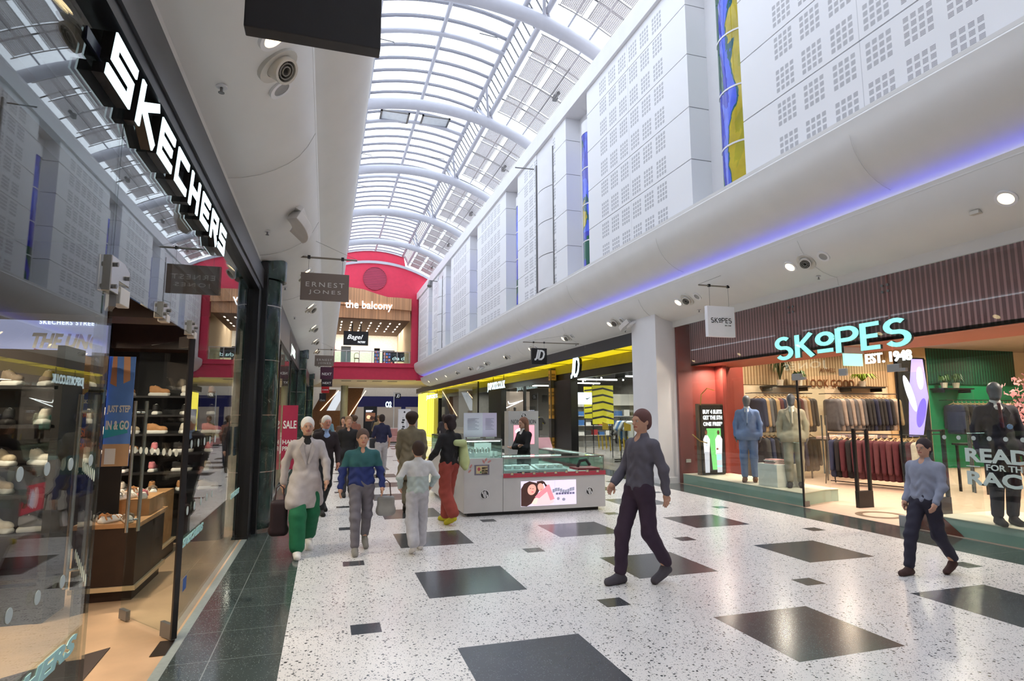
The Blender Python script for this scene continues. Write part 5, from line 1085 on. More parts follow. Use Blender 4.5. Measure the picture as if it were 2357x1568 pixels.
mb = MB(); mb.prism([(11.72,1.95),(11.72,2.05)]+[(11.84+.17*math.cos(a)*1.0,1.98+.17*math.sin(a)) for a in rng_(2.2,0,6)]+[(12.01,1.95)], 'y', 15.74, 15.77); mb.build('emblem', glow('cool_tube','#ffffff',4), r)
# tees, tops and racks
TEE = mat('tee_cloth','#d9d9da',.85,var=.05)
def make_tee():
    r = thing('hanging_top', 'top', 'clothing'); V, Q = sdf_mesh([('c',(-.15,0,-.1),(.15,0,-.1),.05,.05),('b',(0,0,-.38),(.21,.055,.32),.05),('c',(-.2,0,-.12),(-.33,0,-.34),.07,.065),('c',(.2,0,-.12),(.33,0,-.34),.07,.065),('e',(0,0,-.02),(.09,.1,.07),{'sub':1})], .022, k=.03); npmesh(V, Q, 'garment', TEE, r)
    mb = MB(); mb.tube([(-.16,0,-.08),(0,0,-.02),(.16,0,-.08)], .008, 5); mb.tube([(0,0,-.02),(0,0,.06)], .004, 5); mb.build('hanger', BLACK, r); return r
TE = make_tee(); TC = {c: mat('tee_'+c, h_, .85, var=.06) for c, h_ in dict(white='#dfe2e4', black='#1a191b', blue='#3f77b5', red='#b02a35', green='#2c8f7d', yellow='#d7c92e', grey='#6d6b6a').items()}
racks = [('window rack of white tops', 10.45,16.6,2.1,['white','white','white','grey']),('window rack of black and grey tops', 11.35,15.75,1.95,['black','grey','black','black']),('pale rack behind the first mullion', 10.2,18.6,1.5,['white','grey','white','blue','white']),('near rack of white and pale tops', 11.3,17.9,2.05,['white','white','grey','white','white']),('rack of black tops', 12.6,16.8,1.95,['black','black','grey','black']),('blue and red rack behind the kiosk',10.0,24.0,1.75,['red','blue','blue','black','grey']),('dark and yellow rack by the second portal',10.1,27.9,1.6,['black','yellow','black','yellow']),('green and black rack behind the vitrine',9.9,31.8,1.75,['green','black','grey','green','black']),('low rack of dark clothing',10.6,19.4,1.3,['black','grey','black','black','grey','black']),('low rack of mixed clothing',12.4,19.0,1.25,['grey','white','black','blue','black'])]
for i, (nm, x, y, z, cs) in enumerate(racks):
    r = thing('clothes_rail', nm+' in the sports shop', 'clothes rail', (x,y,0)); mb = MB(); mb.tube([(x-.1,y-.25,0),(x-.1,y-.25,z+.06),(x-.1,y+.75,z+.06),(x-.1,y+.75,0)], .015, 6); mb.build('rail', BLACK, r)
    mb = MB(); mb.box(x-.35,x+.15,y-.3,y-.24,0,.04); mb.box(x-.35,x+.15,y+.74,y+.8,0,.04); mb.build('foot', BLACK, r)
    for j, c in enumerate(cs): dup(TE, (x-.1, y-.15+.18*j, z), 0, f'{c} top, {ORD[j]} on the {nm}', nm, {'tee_cloth': TC[c]})
for i, (x, y) in enumerate(((13.5,17),(13.8,21),(12.6,25),(12.5,29))):
    r = thing('shelf_wall', f'grey shelving bay with boxes at the back of the sports shop, {ORD[i]} from the entrance', 'shelf', (x,y,0)); mb = MB(); mb.box(x,x+2.4,y,y+.05,0,2.6); mb.build('back_panel', mat('slat_grey','#8b8985',.6), r)
    for z in (.6,1.1,1.6,2.1): q = MB(); q.box(x,x+2.4,y-.35,y,z-.03,z); q.build('shelf_board', mat('board_pale','#b5b2ad',.5), r)
    for j in range(6):
        for z in (.6,1.1,1.6): q = MB(); q.box(x+.1+.38*j,x+.38+.38*j,y-.3,y-.05,z,z+.16+.06*((j+int(z*10))%3)); tag(q.build('shoe_box', mat(('box_white','box_black','box_red','box_blue')[(j+int(z*7)) % 4], ('#d4d2cf','#2a2a2b','#9c2f33','#33619c')[(j+int(z*7)) % 4], .6)), f'shoe box, {ORD[j]} on the {("low","middle","high")[int((z-.6)/.5+.2)]} shelf of sports bay {("one","two","three","four")[i]}', 'box', 'shoe boxes in the sports shop')
for i, (a, b_) in enumerate(((15.4,16.2),(17.0,18.2),(18.6,19.8),(23.2,24.6),(27.3,28.6))):
    r = thing('glass_graphic', f'yellow sports graphic stuck low on the glass, {ORD[i]} from the white pilaster', 'window graphic', (9.33,(a+b_)/2,.5), 'yellow window graphics'); mb = MB(); n_ = 4
    for j in range(n_): y = a+(b_-a)*j/n_; mb.prism([(y,.45+.1*(j%2)),(y+.08,.45),(y+.15,.9+.1*(j%2)),(y+.07,.92)], 'x', 9.33, 9.333)
    mb.build('vinyl', mat('vinyl_yellow','#b99f1e',.5,var=0), r); mb = MB(); mb.prism([(a+.2,1.15),(a+.65,1.15),(a+.65,1.42),(a+.2,1.35)], 'x', 9.33, 9.333); mb.build('vinyl_badge', mat('vinyl_yellow','#b99f1e',.5,var=0), r)
# ================================================================== JEWELLERY KIOSK
KW = mat('kiosk_laminate', '#c9c6c4', .35, var=.02); KR = mat('kiosk_rose', '#b9404f', .5, var=.02); KG = glass('case_glass', (.86,.96,.93), .05)
root = thing('jewellery_kiosk', 'pale grey jewellery kiosk with glass display cases and a lit picture on its front', 'kiosk', (3.5, 11.4, 0))
mb = MB(); mb.box(2.32,4.72,9.98,13.1,0,.06); mb.build('plinth', BLACK, root)
mb = MB(); mb.box(2.24,2.92,9.9,13.2,.06,.955); mb.build('tall_counter', KW, root, bev=.006)
mb = MB(); mb.box(2.925,4.83,9.9,10.6,.06,.62); mb.build('front_counter', KW, root, bev=.006)
mb = MB(); mb.box(4.43,4.83,10.6,13.2,.06,.62); mb.build('side_counter', KW, root, bev=.006)
mb = MB(); mb.box(2.925,4.835,9.885,9.9,.62,.69); mb.build('rose_band', KR, root); mb = MB(); mb.box(4.83,4.842,9.9,13.2,.62,.69); mb.build('rose_band', KR, root)
def case(nm, x0, x1, y0, y1, z0, z1):
    q = MB(); t = .008
    for b_ in ((x0,x1,y0,y0+t),(x0,x1,y1-t,y1),(x0,x0+t,y0+t,y1-t),(x1-t,x1,y0+t,y1-t)): q.box(*b_, z0, z1)
    q.build(nm, KG, root)
    q = MB(); q.box(x0,x1,y0,y1,z1,z1+.012); q.build('glass_lid', KG, root)
    q = MB()
    for x in (x0,x1-.012):
        for y in (y0,y1-.012): q.box(x,x+.012,y,y+.012,z0,z1)
    q.box(x0,x1,y0-.002,y0+.012,z1-.012,z1+.014); q.box(x0,x1,y1-.012,y1,z1-.012,z1+.014); q.box(x0,x0+.012,y0,y1,z1-.012,z1+.014); q.box(x1-.012,x1,y0,y1,z1-.012,z1+.014)
    q.build('case_frame', CHROME, root)
case('case_glazing', 2.25,2.91,9.91,13.15,.955,1.26); case('case_glazing', 2.93,4.82,9.91,10.58,.69,.945); case('case_glazing', 4.44,4.82,10.6,13.15,.69,.945)
for x0, x1, y in ((2.93,4.25,10.56),): q = MB(); q.box(x0,x1,10.54,10.57,.925,.94); q.build('case_light', glow('case_led','#f0fffb',8), root)
q = MB(); q.box(4.78,4.8,10.0,13.1,.925,.94); q.build('case_light', glow('case_led','#f0fffb',8), root); q = MB(); q.box(2.3,2.88,9.93,9.95,1.235,1.25); q.build('case_light', glow('case_led','#f0fffb',8), root)
lk = [glow('ks_bg','#d9cfe2',.55), glow('ks_hair','#3a231f',.6), glow('ks_skin','#e5a99a',.5), glow('ks_pink','#ef8d98',.5), glow('ks_pale','#f6c9cc',.5), glow('ks_silver','#9d9fb2',.3), glow('ks_hand','#e9b3a6',.95), glow('ks_dark','#54506a',.8), glow('ks_lip','#c24f5d',.9)]
o = pic('picture_screen', root, '-y', (3.24,9.9,.13), 1.02, .42, [lk[0], (lk[1], ('p',[(0,.02),(.1,.0),(.22,.15),(.32,.6),(.3,.9),(.15,1),(.05,.9),(0,.7)])), (lk[4], ('p',[(.2,.1),(.3,.42),(.4,.6),(.52,.5),(.6,.12),(.5,.02),(.22,.02)])), (lk[1], ('p',[(.28,.98),(.3,.6),(.42,.95),(.5,.6),(.53,.35),(.47,.8),(.38,1)])), (lk[2], ('e',.19,.66,.075,.22,-20)), (lk[2], ('e',.35,.74,.055,.17,20)), (lk[3], ('p',[(.24,.35),(.32,.3),(.5,.62),(.48,.85),(.42,.7),(.3,.5)])), (lk[3], ('p',[(.44,.7),(.5,.85),(.6,.25),(.52,.2)])), (lk[6], ('p',[(.18,.1),(.24,.32),(.3,.3),(.27,.08)])), (lk[1], ('e',.165,.71,.014,.012)), (lk[1], ('e',.21,.69,.014,.012)), (lk[8], ('e',.2,.57,.02,.02)), (lk[8], ('e',.36,.66,.014,.016)), (glow('ks_bg2','#c5c6e0',.5), ('r',.6,.02,.61,.98))]
  + [(lk[5], ('p',[(.56+.045*i,.5+.05*math.sin(i)),(.6+.045*i,.52+.05*math.sin(i)),(.6+.045*i,.66+.05*math.sin(i)),(.56+.045*i,.64+.05*math.sin(i))])) for i in range(9)] + [(lk[7], ('r',.62+.05*i,.42,.66+.05*i,.5)) for i in range(7)] + [(lk[5], ('e',.66,.26,.025,.06)), (lk[5], ('e',.76,.22,.03,.06))])
pic('side_screen', root, '-x', (2.24,11.7,.2), .75, .42, [glow('ks_rose','#c04a55',.7), (lk[4], ('e',.4,.5,.12,.4)), (lk[0], ('p',[(.5,.1),(.7,.3),(.6,.9),(.45,.6)]))])
def nlogo(par, x, y, z, r):
    q = MB(); q.prism([(x+r*math.cos(a), z+r*math.sin(a)) for a in rng_(0,2*PI*27/28,28)], 'y', y-.006, y); q.build('logo_disc', mat('logo_ring','#f1f0ef',.4,var=0), par)
    q = MB(); q.prism([(x+r*.9*math.cos(a), z+r*.9*math.sin(a)) for a in rng_(0,2*PI*27/28,28)], 'y', y-.008, y-.006); q.build('logo_field', mat('logo_dark','#3b393b',.4,var=0), par)
    q = MB(); T = T_('-y', (x,y-.008,z)); q.strk([(-.62*r,.2*r),(-.5*r,.55*r),(-.12*r,-.7*r),(-.12*r,.7*r)], .2*r, T, .003); q.strk([(.15*r,-.8*r),(.15*r,.7*r),(.55*r,-.6*r),(.62*r,-.1*r)], .2*r, T, .003); q.build('logo_letters', mat('logo_ring','#f1f0ef',.4,var=0), par)
nlogo(root, 2.6, 9.898, .36, .075); nlogo(root, 4.52, 9.898, .34, .068)
pic('charm_decal', root, '-y', (2.42,9.9,.68), .26, .17, [mat('charm_grey','#7d7583',.5), (mat('charm_cream','#d6c494',.5), ('r',.12,.14,.88,.88)), (mat('charm_red','#b5545c',.5), ('e',.3,.58,.1,.18)), (mat('charm_green','#3e7a52',.5), ('e',.42,.28,.06,.08))], th=.004)
for s_, z in (('BEST',.78),('MUM',.735),('EVER',.695)): text(s_, .1, .03, mat('ink','#3a2a28',.5), root, (2.6,9.894,z), bold=.03, ca=0)
mb = MB()
for cx_, cz, a in ((2.62,.93,60),(2.58,.9,120),(2.68,.9,30),(2.36,.83,60),(2.34,.75,45)): mb.prism([(cx_+.035*math.cos(t)*math.cos(math.radians(a))-.016*math.sin(t)*math.sin(math.radians(a)), cz+.035*math.cos(t)*math.sin(math.radians(a))+.016*math.sin(t)*math.cos(math.radians(a))) for t in rng_(0,2*PI*11/12,12)], 'y', 9.897, 9.9)
mb.build('leaf_decal', mat('decal_rose','#c98c86',.5), root)
for i in range(9): x = 3.05+.2*i; pic('band_charm', root, '-y', (x,9.884,.66+.01*(i%2)), .055, .045, [mat('charm_grey','#7d7583',.5), (mat('charm_cream','#d6c494',.5), ('r',.15,.15,.85,.85))], th=.003)
TRY = mat('tray_white','#e8efec',.4,var=.02)
for i, (x0, x1) in enumerate(((2.98,3.55),(3.6,4.15))):
    r = thing('jewellery_tray', f'white sloping tray of bracelets in the front case, {("beside the tall counter","in the middle")[i]}', 'tray', ((x0+x1)/2,10.1,.69), 'trays in the front case'); mb = MB(); mb.prism([(10.0,.7),(10.42,.7),(10.42,.79),(10.0,.73)], 'x', x0, x1); mb.build('tray_base', TRY, r)
    for j in range(3): q = MB(); q.box(x0+.05+.17*j,x0+.16+.17*j,10.1,10.35,.745,.80); q.build('ring_pad', mat('pad_white','#f2f2f0',.5), r, bev=.01)
    for j in range(2): q = MB(); q.tube([(x0+.18+.2*j+.04*math.cos(a),10.12+.04*math.sin(a),.78) for a in rng_(0,2*PI,13)], .008, 6); q.build('bracelet', CHROME, r)
r = thing('jewellery_tray', 'rose red velvet tray with dark bracelet stands in the corner case', 'tray', (4.5,10.2,.69)); mb = MB(); mb.box(4.35,4.78,10.0,10.4,.695,.73); mb.build('tray_base', KR, r); mb = MB(); mb.tube([(4.45,10.25,.73),(4.5,10.25,.84),(4.62,10.25,.86),(4.7,10.25,.76)], .03, 8); mb.build('bracelet_stand', mat('velvet_dark','#3c2a30',.8), r)
r = thing('jewellery_bust', 'white stand of hanging bracelets inside the tall case', 'display stand', (2.6,10.2,.96)); mb = MB(); mb.box(2.48,2.78,10.15,10.17,.96,1.2); mb.build('backboard', TRY, r)
for j in range(4): q = MB(); q.tube([(2.4+.1*j+.03*math.cos(a),10.1,1.08+.045*math.sin(a)) for a in rng_(0,2*PI,13)], .008, 6); q.build('bracelet', CHROME, r)
r = thing('ring_stand', 'small white pair of ring rolls at the edge of the tall case', 'display stand', (2.82,10.0,.96))
for j in range(2): q = MB(); q.tube([(2.74+.08*j,9.99,.97),(2.75+.08*j,10.02,1.06)], .03, 8); q.build('ring_roll', TRY, r)
# notices on the case
for i, (x, y, w_, h_, nm) in enumerate(((2.32,10.3,.34,.42,'white upright notice with two code squares left out on the tall case'),(2.62,10.9,.2,.3,'small pale notice standing between the two larger ones'),(2.66,10.3,.26,.42,'lilac upright notice of small print on the tall case'))):
    r = thing('notice_stand', nm.replace(' with two code squares left out',''), 'notice', (x+w_/2,y,1.275), 'notices on the tall case'); pic('notice_sheet', r, '-y', (x,y,1.3), w_, h_, [mat('notice_'+str(i),('#d9d8e6','#b9c2d6','#d3c8e2')[i],.5,var=0)]+[(mat('fine_print','#8a86a0',.6,var=0),('r',.2,.3+.05*j,.8-.1*(j%3),.315+.05*j)) for j in range(10)])
    q = MB(); q.box(x+.05,x+w_-.05,y-.04,y+.05,1.273,1.3); q.build('notice_foot', CHROME, r)
# totem
root = thing('brand_totem', 'grey kiosk totem with round emblem and pink picture behind the assistant', 'totem', (4.05, 12.2, 0)); mb = MB(); mb.box(3.72,4.4,12.2,12.5,0,1.76); mb.build('totem_body', KW, root, bev=.004)
nlogo(root, 4.06, 12.198, 1.66, .06); text('NOMINATION', .56, .09, mat('thin_ink','#3d3a3c',.5,var=0), root, (4.06,12.196,1.535), bold=-.012)
pic('pink_picture', root, '-y', (3.84,12.2,1.06), .46, .4, [glow('tot_pink','#ef8f9c',.9), (glow('tot_white','#f4e4e8',.9),('e',.3,.7,.24,.14,10)), (glow('tot_white','#f4e4e8',.9),('e',.45,.35,.14,.1,-20))], th=.006)
mb = MB(); mb.prism([(12.4,.96),(12.9,.96),(12.6,1.18)], 'x', 4.48, 4.8); o = mb.build('wedge_sign', mat('wedge_pink','#d9a4a8',.5)); tag(o, 'small pink and white wedge sign on the far corner of the kiosk', 'sign')
# ================================================================== hanging signs
def hsign(name, label, x0, x1, y, z0, z1, m, barz, xb0, xb1, dpt=.05):
    r = thing(name, label, 'hanging sign', ((x0+x1)/2, y, z0)); q = MB(); q.box(x0,x1,y,y+dpt,z0,z1); q.build('sign_board', m, r, bev=.003)
    if barz:
        q = MB(); q.cyl((xb0,y+dpt/2,barz),(xb1,y+dpt/2,barz),.016,n=10); q.build('bracket_bar', mat('bar_steel','#8b8379',.35,metal=.5), r)
        q = MB()
        for x in (x0+(x1-x0)*.15, x0+(x1-x0)*.85): q.cyl((x,y+dpt/2,z1),(x,y+dpt/2,barz),.003,n=5)
        q.build('wire', GREYM, r)
        q = MB()
        for x in (x0+(x1-x0)*.15, x0+(x1-x0)*.85): q.box(x-.022,x+.022,y+dpt/2-.022,y+dpt/2+.022,barz-.025,barz+.03)
        q.build('clamp', BLACK, r)
        tip = xb1 if abs(xb1-CX) < abs(xb0-CX) else xb0; wl_ = xb0 if tip == xb1 else xb1; s = 1 if wl_ > CX else -1
        q = MB(); q.cyl((tip,y+dpt/2,barz+.01),(wl_-.0*s-(.1 if s>0 else -.25),y+dpt/2,barz+(.33 if s > 0 else .28)),.003,n=5); q.build('stay_wire', GREYM, r)
    return r
EJ = mat('sign_taupe','#82736a',.5,var=.03); GLD = mat('letter_cream','#dcd8d2',.4,var=0)
r = hsign('taupe_hanging_sign','taupe hanging sign with thin cream capitals, the nearer and larger of two',-.455,.3,10,3.54,3.99,EJ,4.25,-.5,.42)
text('ERNEST', .6, .078, GLD, r, (-.075,9.999,3.80), sp=1.35); text('JONES', .5, .078, GLD, r, (-.075,9.999,3.67), sp=1.35)
r = hsign('taupe_hanging_sign','taupe hanging sign with thin cream capitals, the farther and smaller of two',-.48,.25,25,3.63,4.06,EJ,4.3,-.5,.35)
text('ERNEST', .58, .08, GLD, r, (-.11,24.999,3.88), sp=1.35); text('JONES', .48, .08, GLD, r, (-.11,24.999,3.74), sp=1.35)
PUR = mat('sign_plum','#4a2038',.5,var=.03)
r = hsign('plum_hanging_sign','plum hanging sign with four white capitals, upper of the two along the shop row',-.31,.32,31,3.44,4.05,PUR,4.3,-.5,.4); text('NEXT', .46, .13, PW, r, (0,30.999,3.7), bold=.02, sp=1.1)
r = hsign('plum_hanging_sign','darker hanging sign with four white capitals, just beyond the plum one',-.28,.32,36,3.3,3.9,mat('sign_darkplum','#2a1620',.5),4.3,-.5,.4); text('NEXT', .46, .12, PW, r, (.02,35.999,3.5), bold=.02, sp=1.1)
r = hsign('red_hanging_sign','small bright red hanging sign far along the shop row',-.33,.2,44,3.2,3.75,mat('sign_scarlet','#cf1f27',.5),4.3,-.5,.3); text('H SAMUEL', .42, .09, PW, r, (-.06,43.999,3.42), bold=.03)
r = hsign('black_hanging_sign','small black hanging sign with cream script below the red one',-.52,0,50.8,2.75,3.4,BLACK,4.3,-.6,.1); text('Clarks', .4, .14, GLD, r, (-.26,50.799,2.85), shear=.3)
r = hsign('white_hanging_sign','white square hanging sign with black capitals by the white pilaster',7.2,7.84,10,3.22,3.84,mat('sign_offwhite','#f1eff4',.4,var=.01),4.26,7.05,7.95,.09)
T = T_('-y',(7.27,9.999,3.5)); mb = MB()
for ch, u0, ss in SKO+[('O', 1.42, [arcp(.28,.66,.22,0,360,20),[(.04,.16),(.52,.16)]])]:
    for s_ in ss: mb.strk([((u+u0)*.125, v*.1) for u, v in s_], .014, T, .003)
mb.build('lettering', mat('ink_black','#1b1a1c',.5,var=0), r); text('EST. 1948', .14, .022, mat('ink_black','#1b1a1c',.5,var=0), r, (7.67,9.999,3.45), bold=.02)
r = hsign('italic_hanging_sign','black square hanging sign with two white italic letters before the yellow canopy',6.28,6.8,18,3.29,3.81,BLACK,4.0,6.0,7.95,.1); jd(r, T_('-y',(6.33,18.0,3.42)), .34, mat('sign_paper','#eeeeee',.4,var=0), None, 0)
r = hsign('italic_hanging_sign','tiny black sign on a post far down the mall',4.38,4.74,40,2.72,3.05,BLACK,0,0,0); jd(r, T_('-y',(4.42,40.0,2.79)), .22, mat('sign_paper','#eeeeee',.4,var=0), None, 0)
q = MB(); q.cyl((4.3,40.05,0),(4.3,40.05,3.2),.03,n=8); q.build('sign_post', mat('post_white','#d5d5d5',.4), r); q = MB(); q.cyl((4.3,40.05,3.1),(4.7,40.05,3.1),.02,n=8); q.build('arm', GREYM, r)
# ================================================================== soffit fittings
LMP = glow('downlight_warm', '#ffe2ad', 4)
def frame_at(x, z, s, y):
    # local frame lying on the sloping soffit at X about 7.75 (or its mirror)
    n_ = Vector((-.66*s, 0, -.75)); t = Vector((.75*s, 0, -.66)); return Vector((x,y,z)), n_, t, Vector((0,1,0))
def disc(mb, c, n_, t, b_, r, d0, d1, m=0, n=20):
    mb.add([tuple(c+(t*math.cos(a)+b_*math.sin(a))*r+n_*d) for d in (d0,d1) for a in rng_(0,2*PI*(n-1)/n,n)], [tuple(range(n)), tuple(range(2*n-1,n-1,-1))]+[(j,(j+1)%n,n+(j+1)%n,n+j) for j in range(n)], m)
def ring(mb, c, n_, t, b_, r0, r1, d0, d1, m=0, n=24):
    mb.add([tuple(c+(t*math.cos(a)+b_*math.sin(a))*r+n_*d) for r, d in ((r0,d0),(r0,d1),(r1,d1),(r1,d0)) for a in rng_(0,2*PI*(n-1)/n,n)], [(k*n+j,k*n+(j+1)%n,((k+1)%4)*n+(j+1)%n,((k+1)%4)*n+j) for k in range(4) for j in range(n)], m)
def downlight(x, z, s, y, label, grp):
    c, n_, t, b_ = frame_at(x, z, s, y); r = thing('downlight', label, 'downlight', tuple(c), grp); q = MB(); ring(q, c, n_, t, b_, .085, .12, -.02, .012); q.build('trim_ring', WHITE, r, smooth=True)
    q = MB(); disc(q, c, n_, t, b_, .085, -.02, .002); q.build('lamp_glass', LMP, r)
    l = bpy.data.lights.new('downlight_beam', 'SPOT'); l.energy = 38; l.spot_size = 1.9; l.color = (1,.85,.62); l.shadow_soft_size = .06; lo = bpy.data.objects.new('downlight_beam', l); COL.objects.link(lo); lo.location = c+n_*.04; lo.rotation_euler = (0, .35*s, 0)
def nozzle(x, z, s, y, label, grp):
    c, n_, t, b_ = frame_at(x, z, s, y); r = thing('air_nozzle', label, 'air nozzle', tuple(c), grp); q = MB(); ring(q, c, n_, t, b_, .105, .165, -.02, .015); q.build('flange', mat('nozzle_cream','#cfcac2',.45), r, smooth=True)
    n2 = (n_*.8 + Vector((-.4*s if s > 0 else .4,-.5,-.2))).normalized(); t2 = n2.orthogonal().normalized(); b2 = n2.cross(t2)
    q = MB(); ring(q, c, n2, t2, b2, .08, .1, -.06, .1); q.build('barrel', mat('nozzle_cream','#cfcac2',.45), r, smooth=True)
    for rr in (.03,.055): q = MB(); ring(q, c, n2, t2, b2, rr, rr+.008, .02, .095); q.build('vane', mat('nozzle_grey','#8f8a84',.5), r, smooth=True)
    q = MB(); disc(q, c, n_, t, b_, .105, -.04, -.02); q.build('throat', DARK, r)
def speaker(x, z, s, y, label, grp):
    c, n_, t, b_ = frame_at(x, z, s, y); r = thing('ceiling_speaker', label, 'speaker', tuple(c), grp); q = MB(); ring(q, c, n_, t, b_, .07, .105, -.01, .012); q.build('bezel', WHITE, r, smooth=True); q = MB(); disc(q, c, n_, t, b_, .07, -.01, .006); q.build('grille', mat('grille_grey','#9b9a9a',.6), r)
SX_, SZ_ = 7.755, 4.268
ys = [1.3+3.52*i for i in range(14)]
for i, y in enumerate(ys):
    if y < 4: continue
    k = ORD[i-1]
    downlight(SX_, SZ_, 1, y, f'warm round downlight in the soffit on the suit shop side, {k} from the camera', 'downlights along the suit and sports shops')
    if i > 1 and y < 40: nozzle(SX_, SZ_, 1, y-.37, f'round air nozzle in the soffit on the suit shop side, {k} from the camera', 'air nozzles along the suit and sports shops')
    if y < 40: speaker(SX_, SZ_, 1, y-.74, f'small grey disc speaker in the soffit on the suit shop side, {k} from the camera', 'disc speakers along the suit and sports shops')
for i, y in enumerate((4.1,11.2,14.75,18.3,21.7,25.1,28.7,32.2)):
    downlight(2*CX-SX_, SZ_, -1, y, f'warm round downlight in the soffit on the shoe shop side, {ORD[i]} from the camera', 'downlights along the shoe shop row')
    nozzle(2*CX-SX_, SZ_, -1, y+.35, f'round air nozzle in the soffit on the shoe shop side, {ORD[i]} from the camera', 'air nozzles along the shoe shop row')
    speaker(2*CX-SX_, SZ_, -1, y+.68, f'small grey disc speaker in the soffit on the shoe shop side, {ORD[i]} from the camera', 'disc speakers along the shoe shop row')
def sprinkler(x, y, z, label):
    r = thing('sprinkler', label, 'sprinkler', (x,y,z), 'soffit sprinklers'); q = MB(); q.cyl((x,y,z),(x,y,z-.012),.04,n=14); q.build('rosette', WHITE, r, smooth=True); q = MB(); q.cyl((x,y,z-.01),(x,y,z-.05),.01,n=8); q.cyl((x,y,z-.05),(x,y,z-.054),.022,n=10); q.build('head', GREYM, r)
for i, (x, y, z) in enumerate(((-.8,4.5,4.07),(-.8,8.1,4.07),(-.8,11.7,4.07),(-.8,15.3,4.07))): sprinkler(x,y,z, f'small ceiling sprinkler on the shoe shop side, {ORD[i]} from the camera')
for i, (x, y, z) in enumerate(((8.13,8.1,4.07),(8.13,11.6,4.07),(8.13,15.15,4.07),(8.13,18.7,4.07),(8.13,22.3,4.07))): sprinkler(x,y,z, f'small ceiling sprinkler on the suit shop side, {ORD[i]} from the camera')
q = MB(); q.box(7.76,7.84,5.15,5.27,4.2,4.25); tag(q.build('alarm_box', mat('alarm_cream','#c9c3b8',.5), bev=.005), 'small cream box on the soffit beside the nearest downlight', 'alarm')
# curved loudspeakers on brackets
def horn(x, y, z, s, label):
    r = thing('curved_loudspeaker', label, 'loudspeaker', (x,y,z)); pts = [(.0,.0)]+[(.42*math.cos(a),.42*math.sin(a)) for a in rng_(-.75,.75,10)]
    c = Vector((x,y,z)); u = Vector((s*.75,.0,-.35)).normalized(); v = Vector((.1,.95,-.3)).normalized(); wv = u.cross(v).normalized()
    inner = [(.2*math.cos(a),.2*math.sin(a)) for a in rng_(.75,-.75,8)]; P = [(.42*math.cos(a),.42*math.sin(a)) for a in rng_(-.75,.75,12)]+inner; n = len(P); q = MB()
    q.add([tuple(c+u*(a-.25)+v*b_+wv*d) for d in (-.06,.06) for a, b_ in P], [tuple(range(n-1,-1,-1)), tuple(range(n,2*n))]+[(j,(j+1)%n,n+(j+1)%n,n+j) for j in range(n)]); q.build('horn_body', mat('speaker_white','#dedad8',.45), r, bev=.008)
    q = MB(); q.add([tuple(c+u*a+v*b_+wv*d) for d in (.07,.13) for a, b_ in ((-.22,-.3),(.05,-.26),(.08,-.08),(-.18,-.06))], [(3,2,1,0),(4,5,6,7),(0,1,5,4),(1,2,6,5),(2,3,7,6),(3,0,4,7)]); q.build('bracket', mat('speaker_white','#dedad8',.45), r)
    q = MB(); q.tube([tuple(c+u*-.2+v*-.25+wv*.1), tuple(c+u*-.3+v*-.2), tuple(c+u*-.25+v*-.05)], .006, 5); q.build('cable', BLACK, r)
horn(-.42, 7.85, 4.1, 1, 'white curved loudspeaker on a bracket on the shoe shop side soffit'); horn(7.72, 14.35, 4.1, -1, 'white curved loudspeaker on the soffit between the suit and sports shops'); horn(7.72,30.5,4.1,-1,'distant white curved loudspeaker on the soffit above the sports shop')
q = MB(); q.tube([(7.1,40,10.8),(6.5,40,10.85)], .03, 8); q.cyl((6.6,40,10.8),(6.5,39.8,10.4),.12,.16,n=12); tag(q.build('wall_spotlight', GREYM), 'small spotlight on an arm high at the far end of the white wall', 'spotlight')
# ================================================================== far zone below the balcony
root = thing('map_totem', 'white free-standing mall map totem with small dark plan', 'totem', (3.7,29.6,0)); mb = MB(); mb.box(3.4,4.0,29.6,29.75,0,1.95); mb.build('totem_body', mat('totem_white','#dcdade',.4), root, bev=.01)
pic('map_face', root, '-y', (3.43,29.6,.7), .54, 1.2, [mat('map_paper','#e3e1e5',.5,var=0)]+[(mat('map_ink','#2a2830',.5,var=0),('r',.25+.06*(j%3),.2+.09*j,.4+.07*((j+1)%3),.27+.09*j)) for j in range(6)]+[(mat('map_text','#9a98a0',.5,var=0),('r',.68,.15+.03*j,.85,.16+.03*j)) for j in range(18)]+[(mat('map_ink','#2a2830',.5,var=0),('e',.5,.92,.08,.04))])
root = thing('digital_totem', 'upright digital advert screen showing brown bakery picture on lilac', 'screen', (3.15,45,0)); pic('screen_face', root, '-y', (2.74,45,.8), .82, 1.4, [glow('dt_lil','#9a93e6',.9), (glow('dt_brown','#6b4632',.7),('r',.08,.28,.92,.72)), (glow('dt_cream','#d9b98f',.8),('e',.35,.5,.18,.1)), (glow('dt_dark','#39241c',.6),('e',.65,.45,.2,.1)), (glow('dt_white','#e7e6f5',.9),('r',.1,.82,.7,.86)), (glow('dt_white','#e7e6f5',.9),('r',.1,.76,.6,.8))], th=.05, back=BLACK)
mb = MB(); mb.box(2.68,3.62,45.0,45.2,0,2.28); mb.build('totem_body', BLACK, root)
root = thing('phone_shop', 'far shop with deep blue fascia at the end of the mall', 'shopfront', (7,75,0)); BLU = mat('deep_blue','#151a5c',.4,var=.05)
mb = MB(); mb.box(2.0,14,75,75.6,2.6,3.9); mb.box(2.0,2.5,74.9,75.5,0,3.9); mb.box(12,14,75,75.5,0,3.9); mb.build('fascia', BLU, root); mb = MB(); mb.box(2.5,12,78,78.2,0,2.6); mb.build('back_wall', glow('blue_wall_lit','#a39a92',.15), root); mb = MB(); mb.box(9,9.5,75,75.4,0,2.6); mb.box(5.2,5.5,75,75.4,0,2.6); mb.build('door_post', BLU, root); text('O2', .75, .75, LWB, root, (7.4,74.98,2.9), bold=.05)
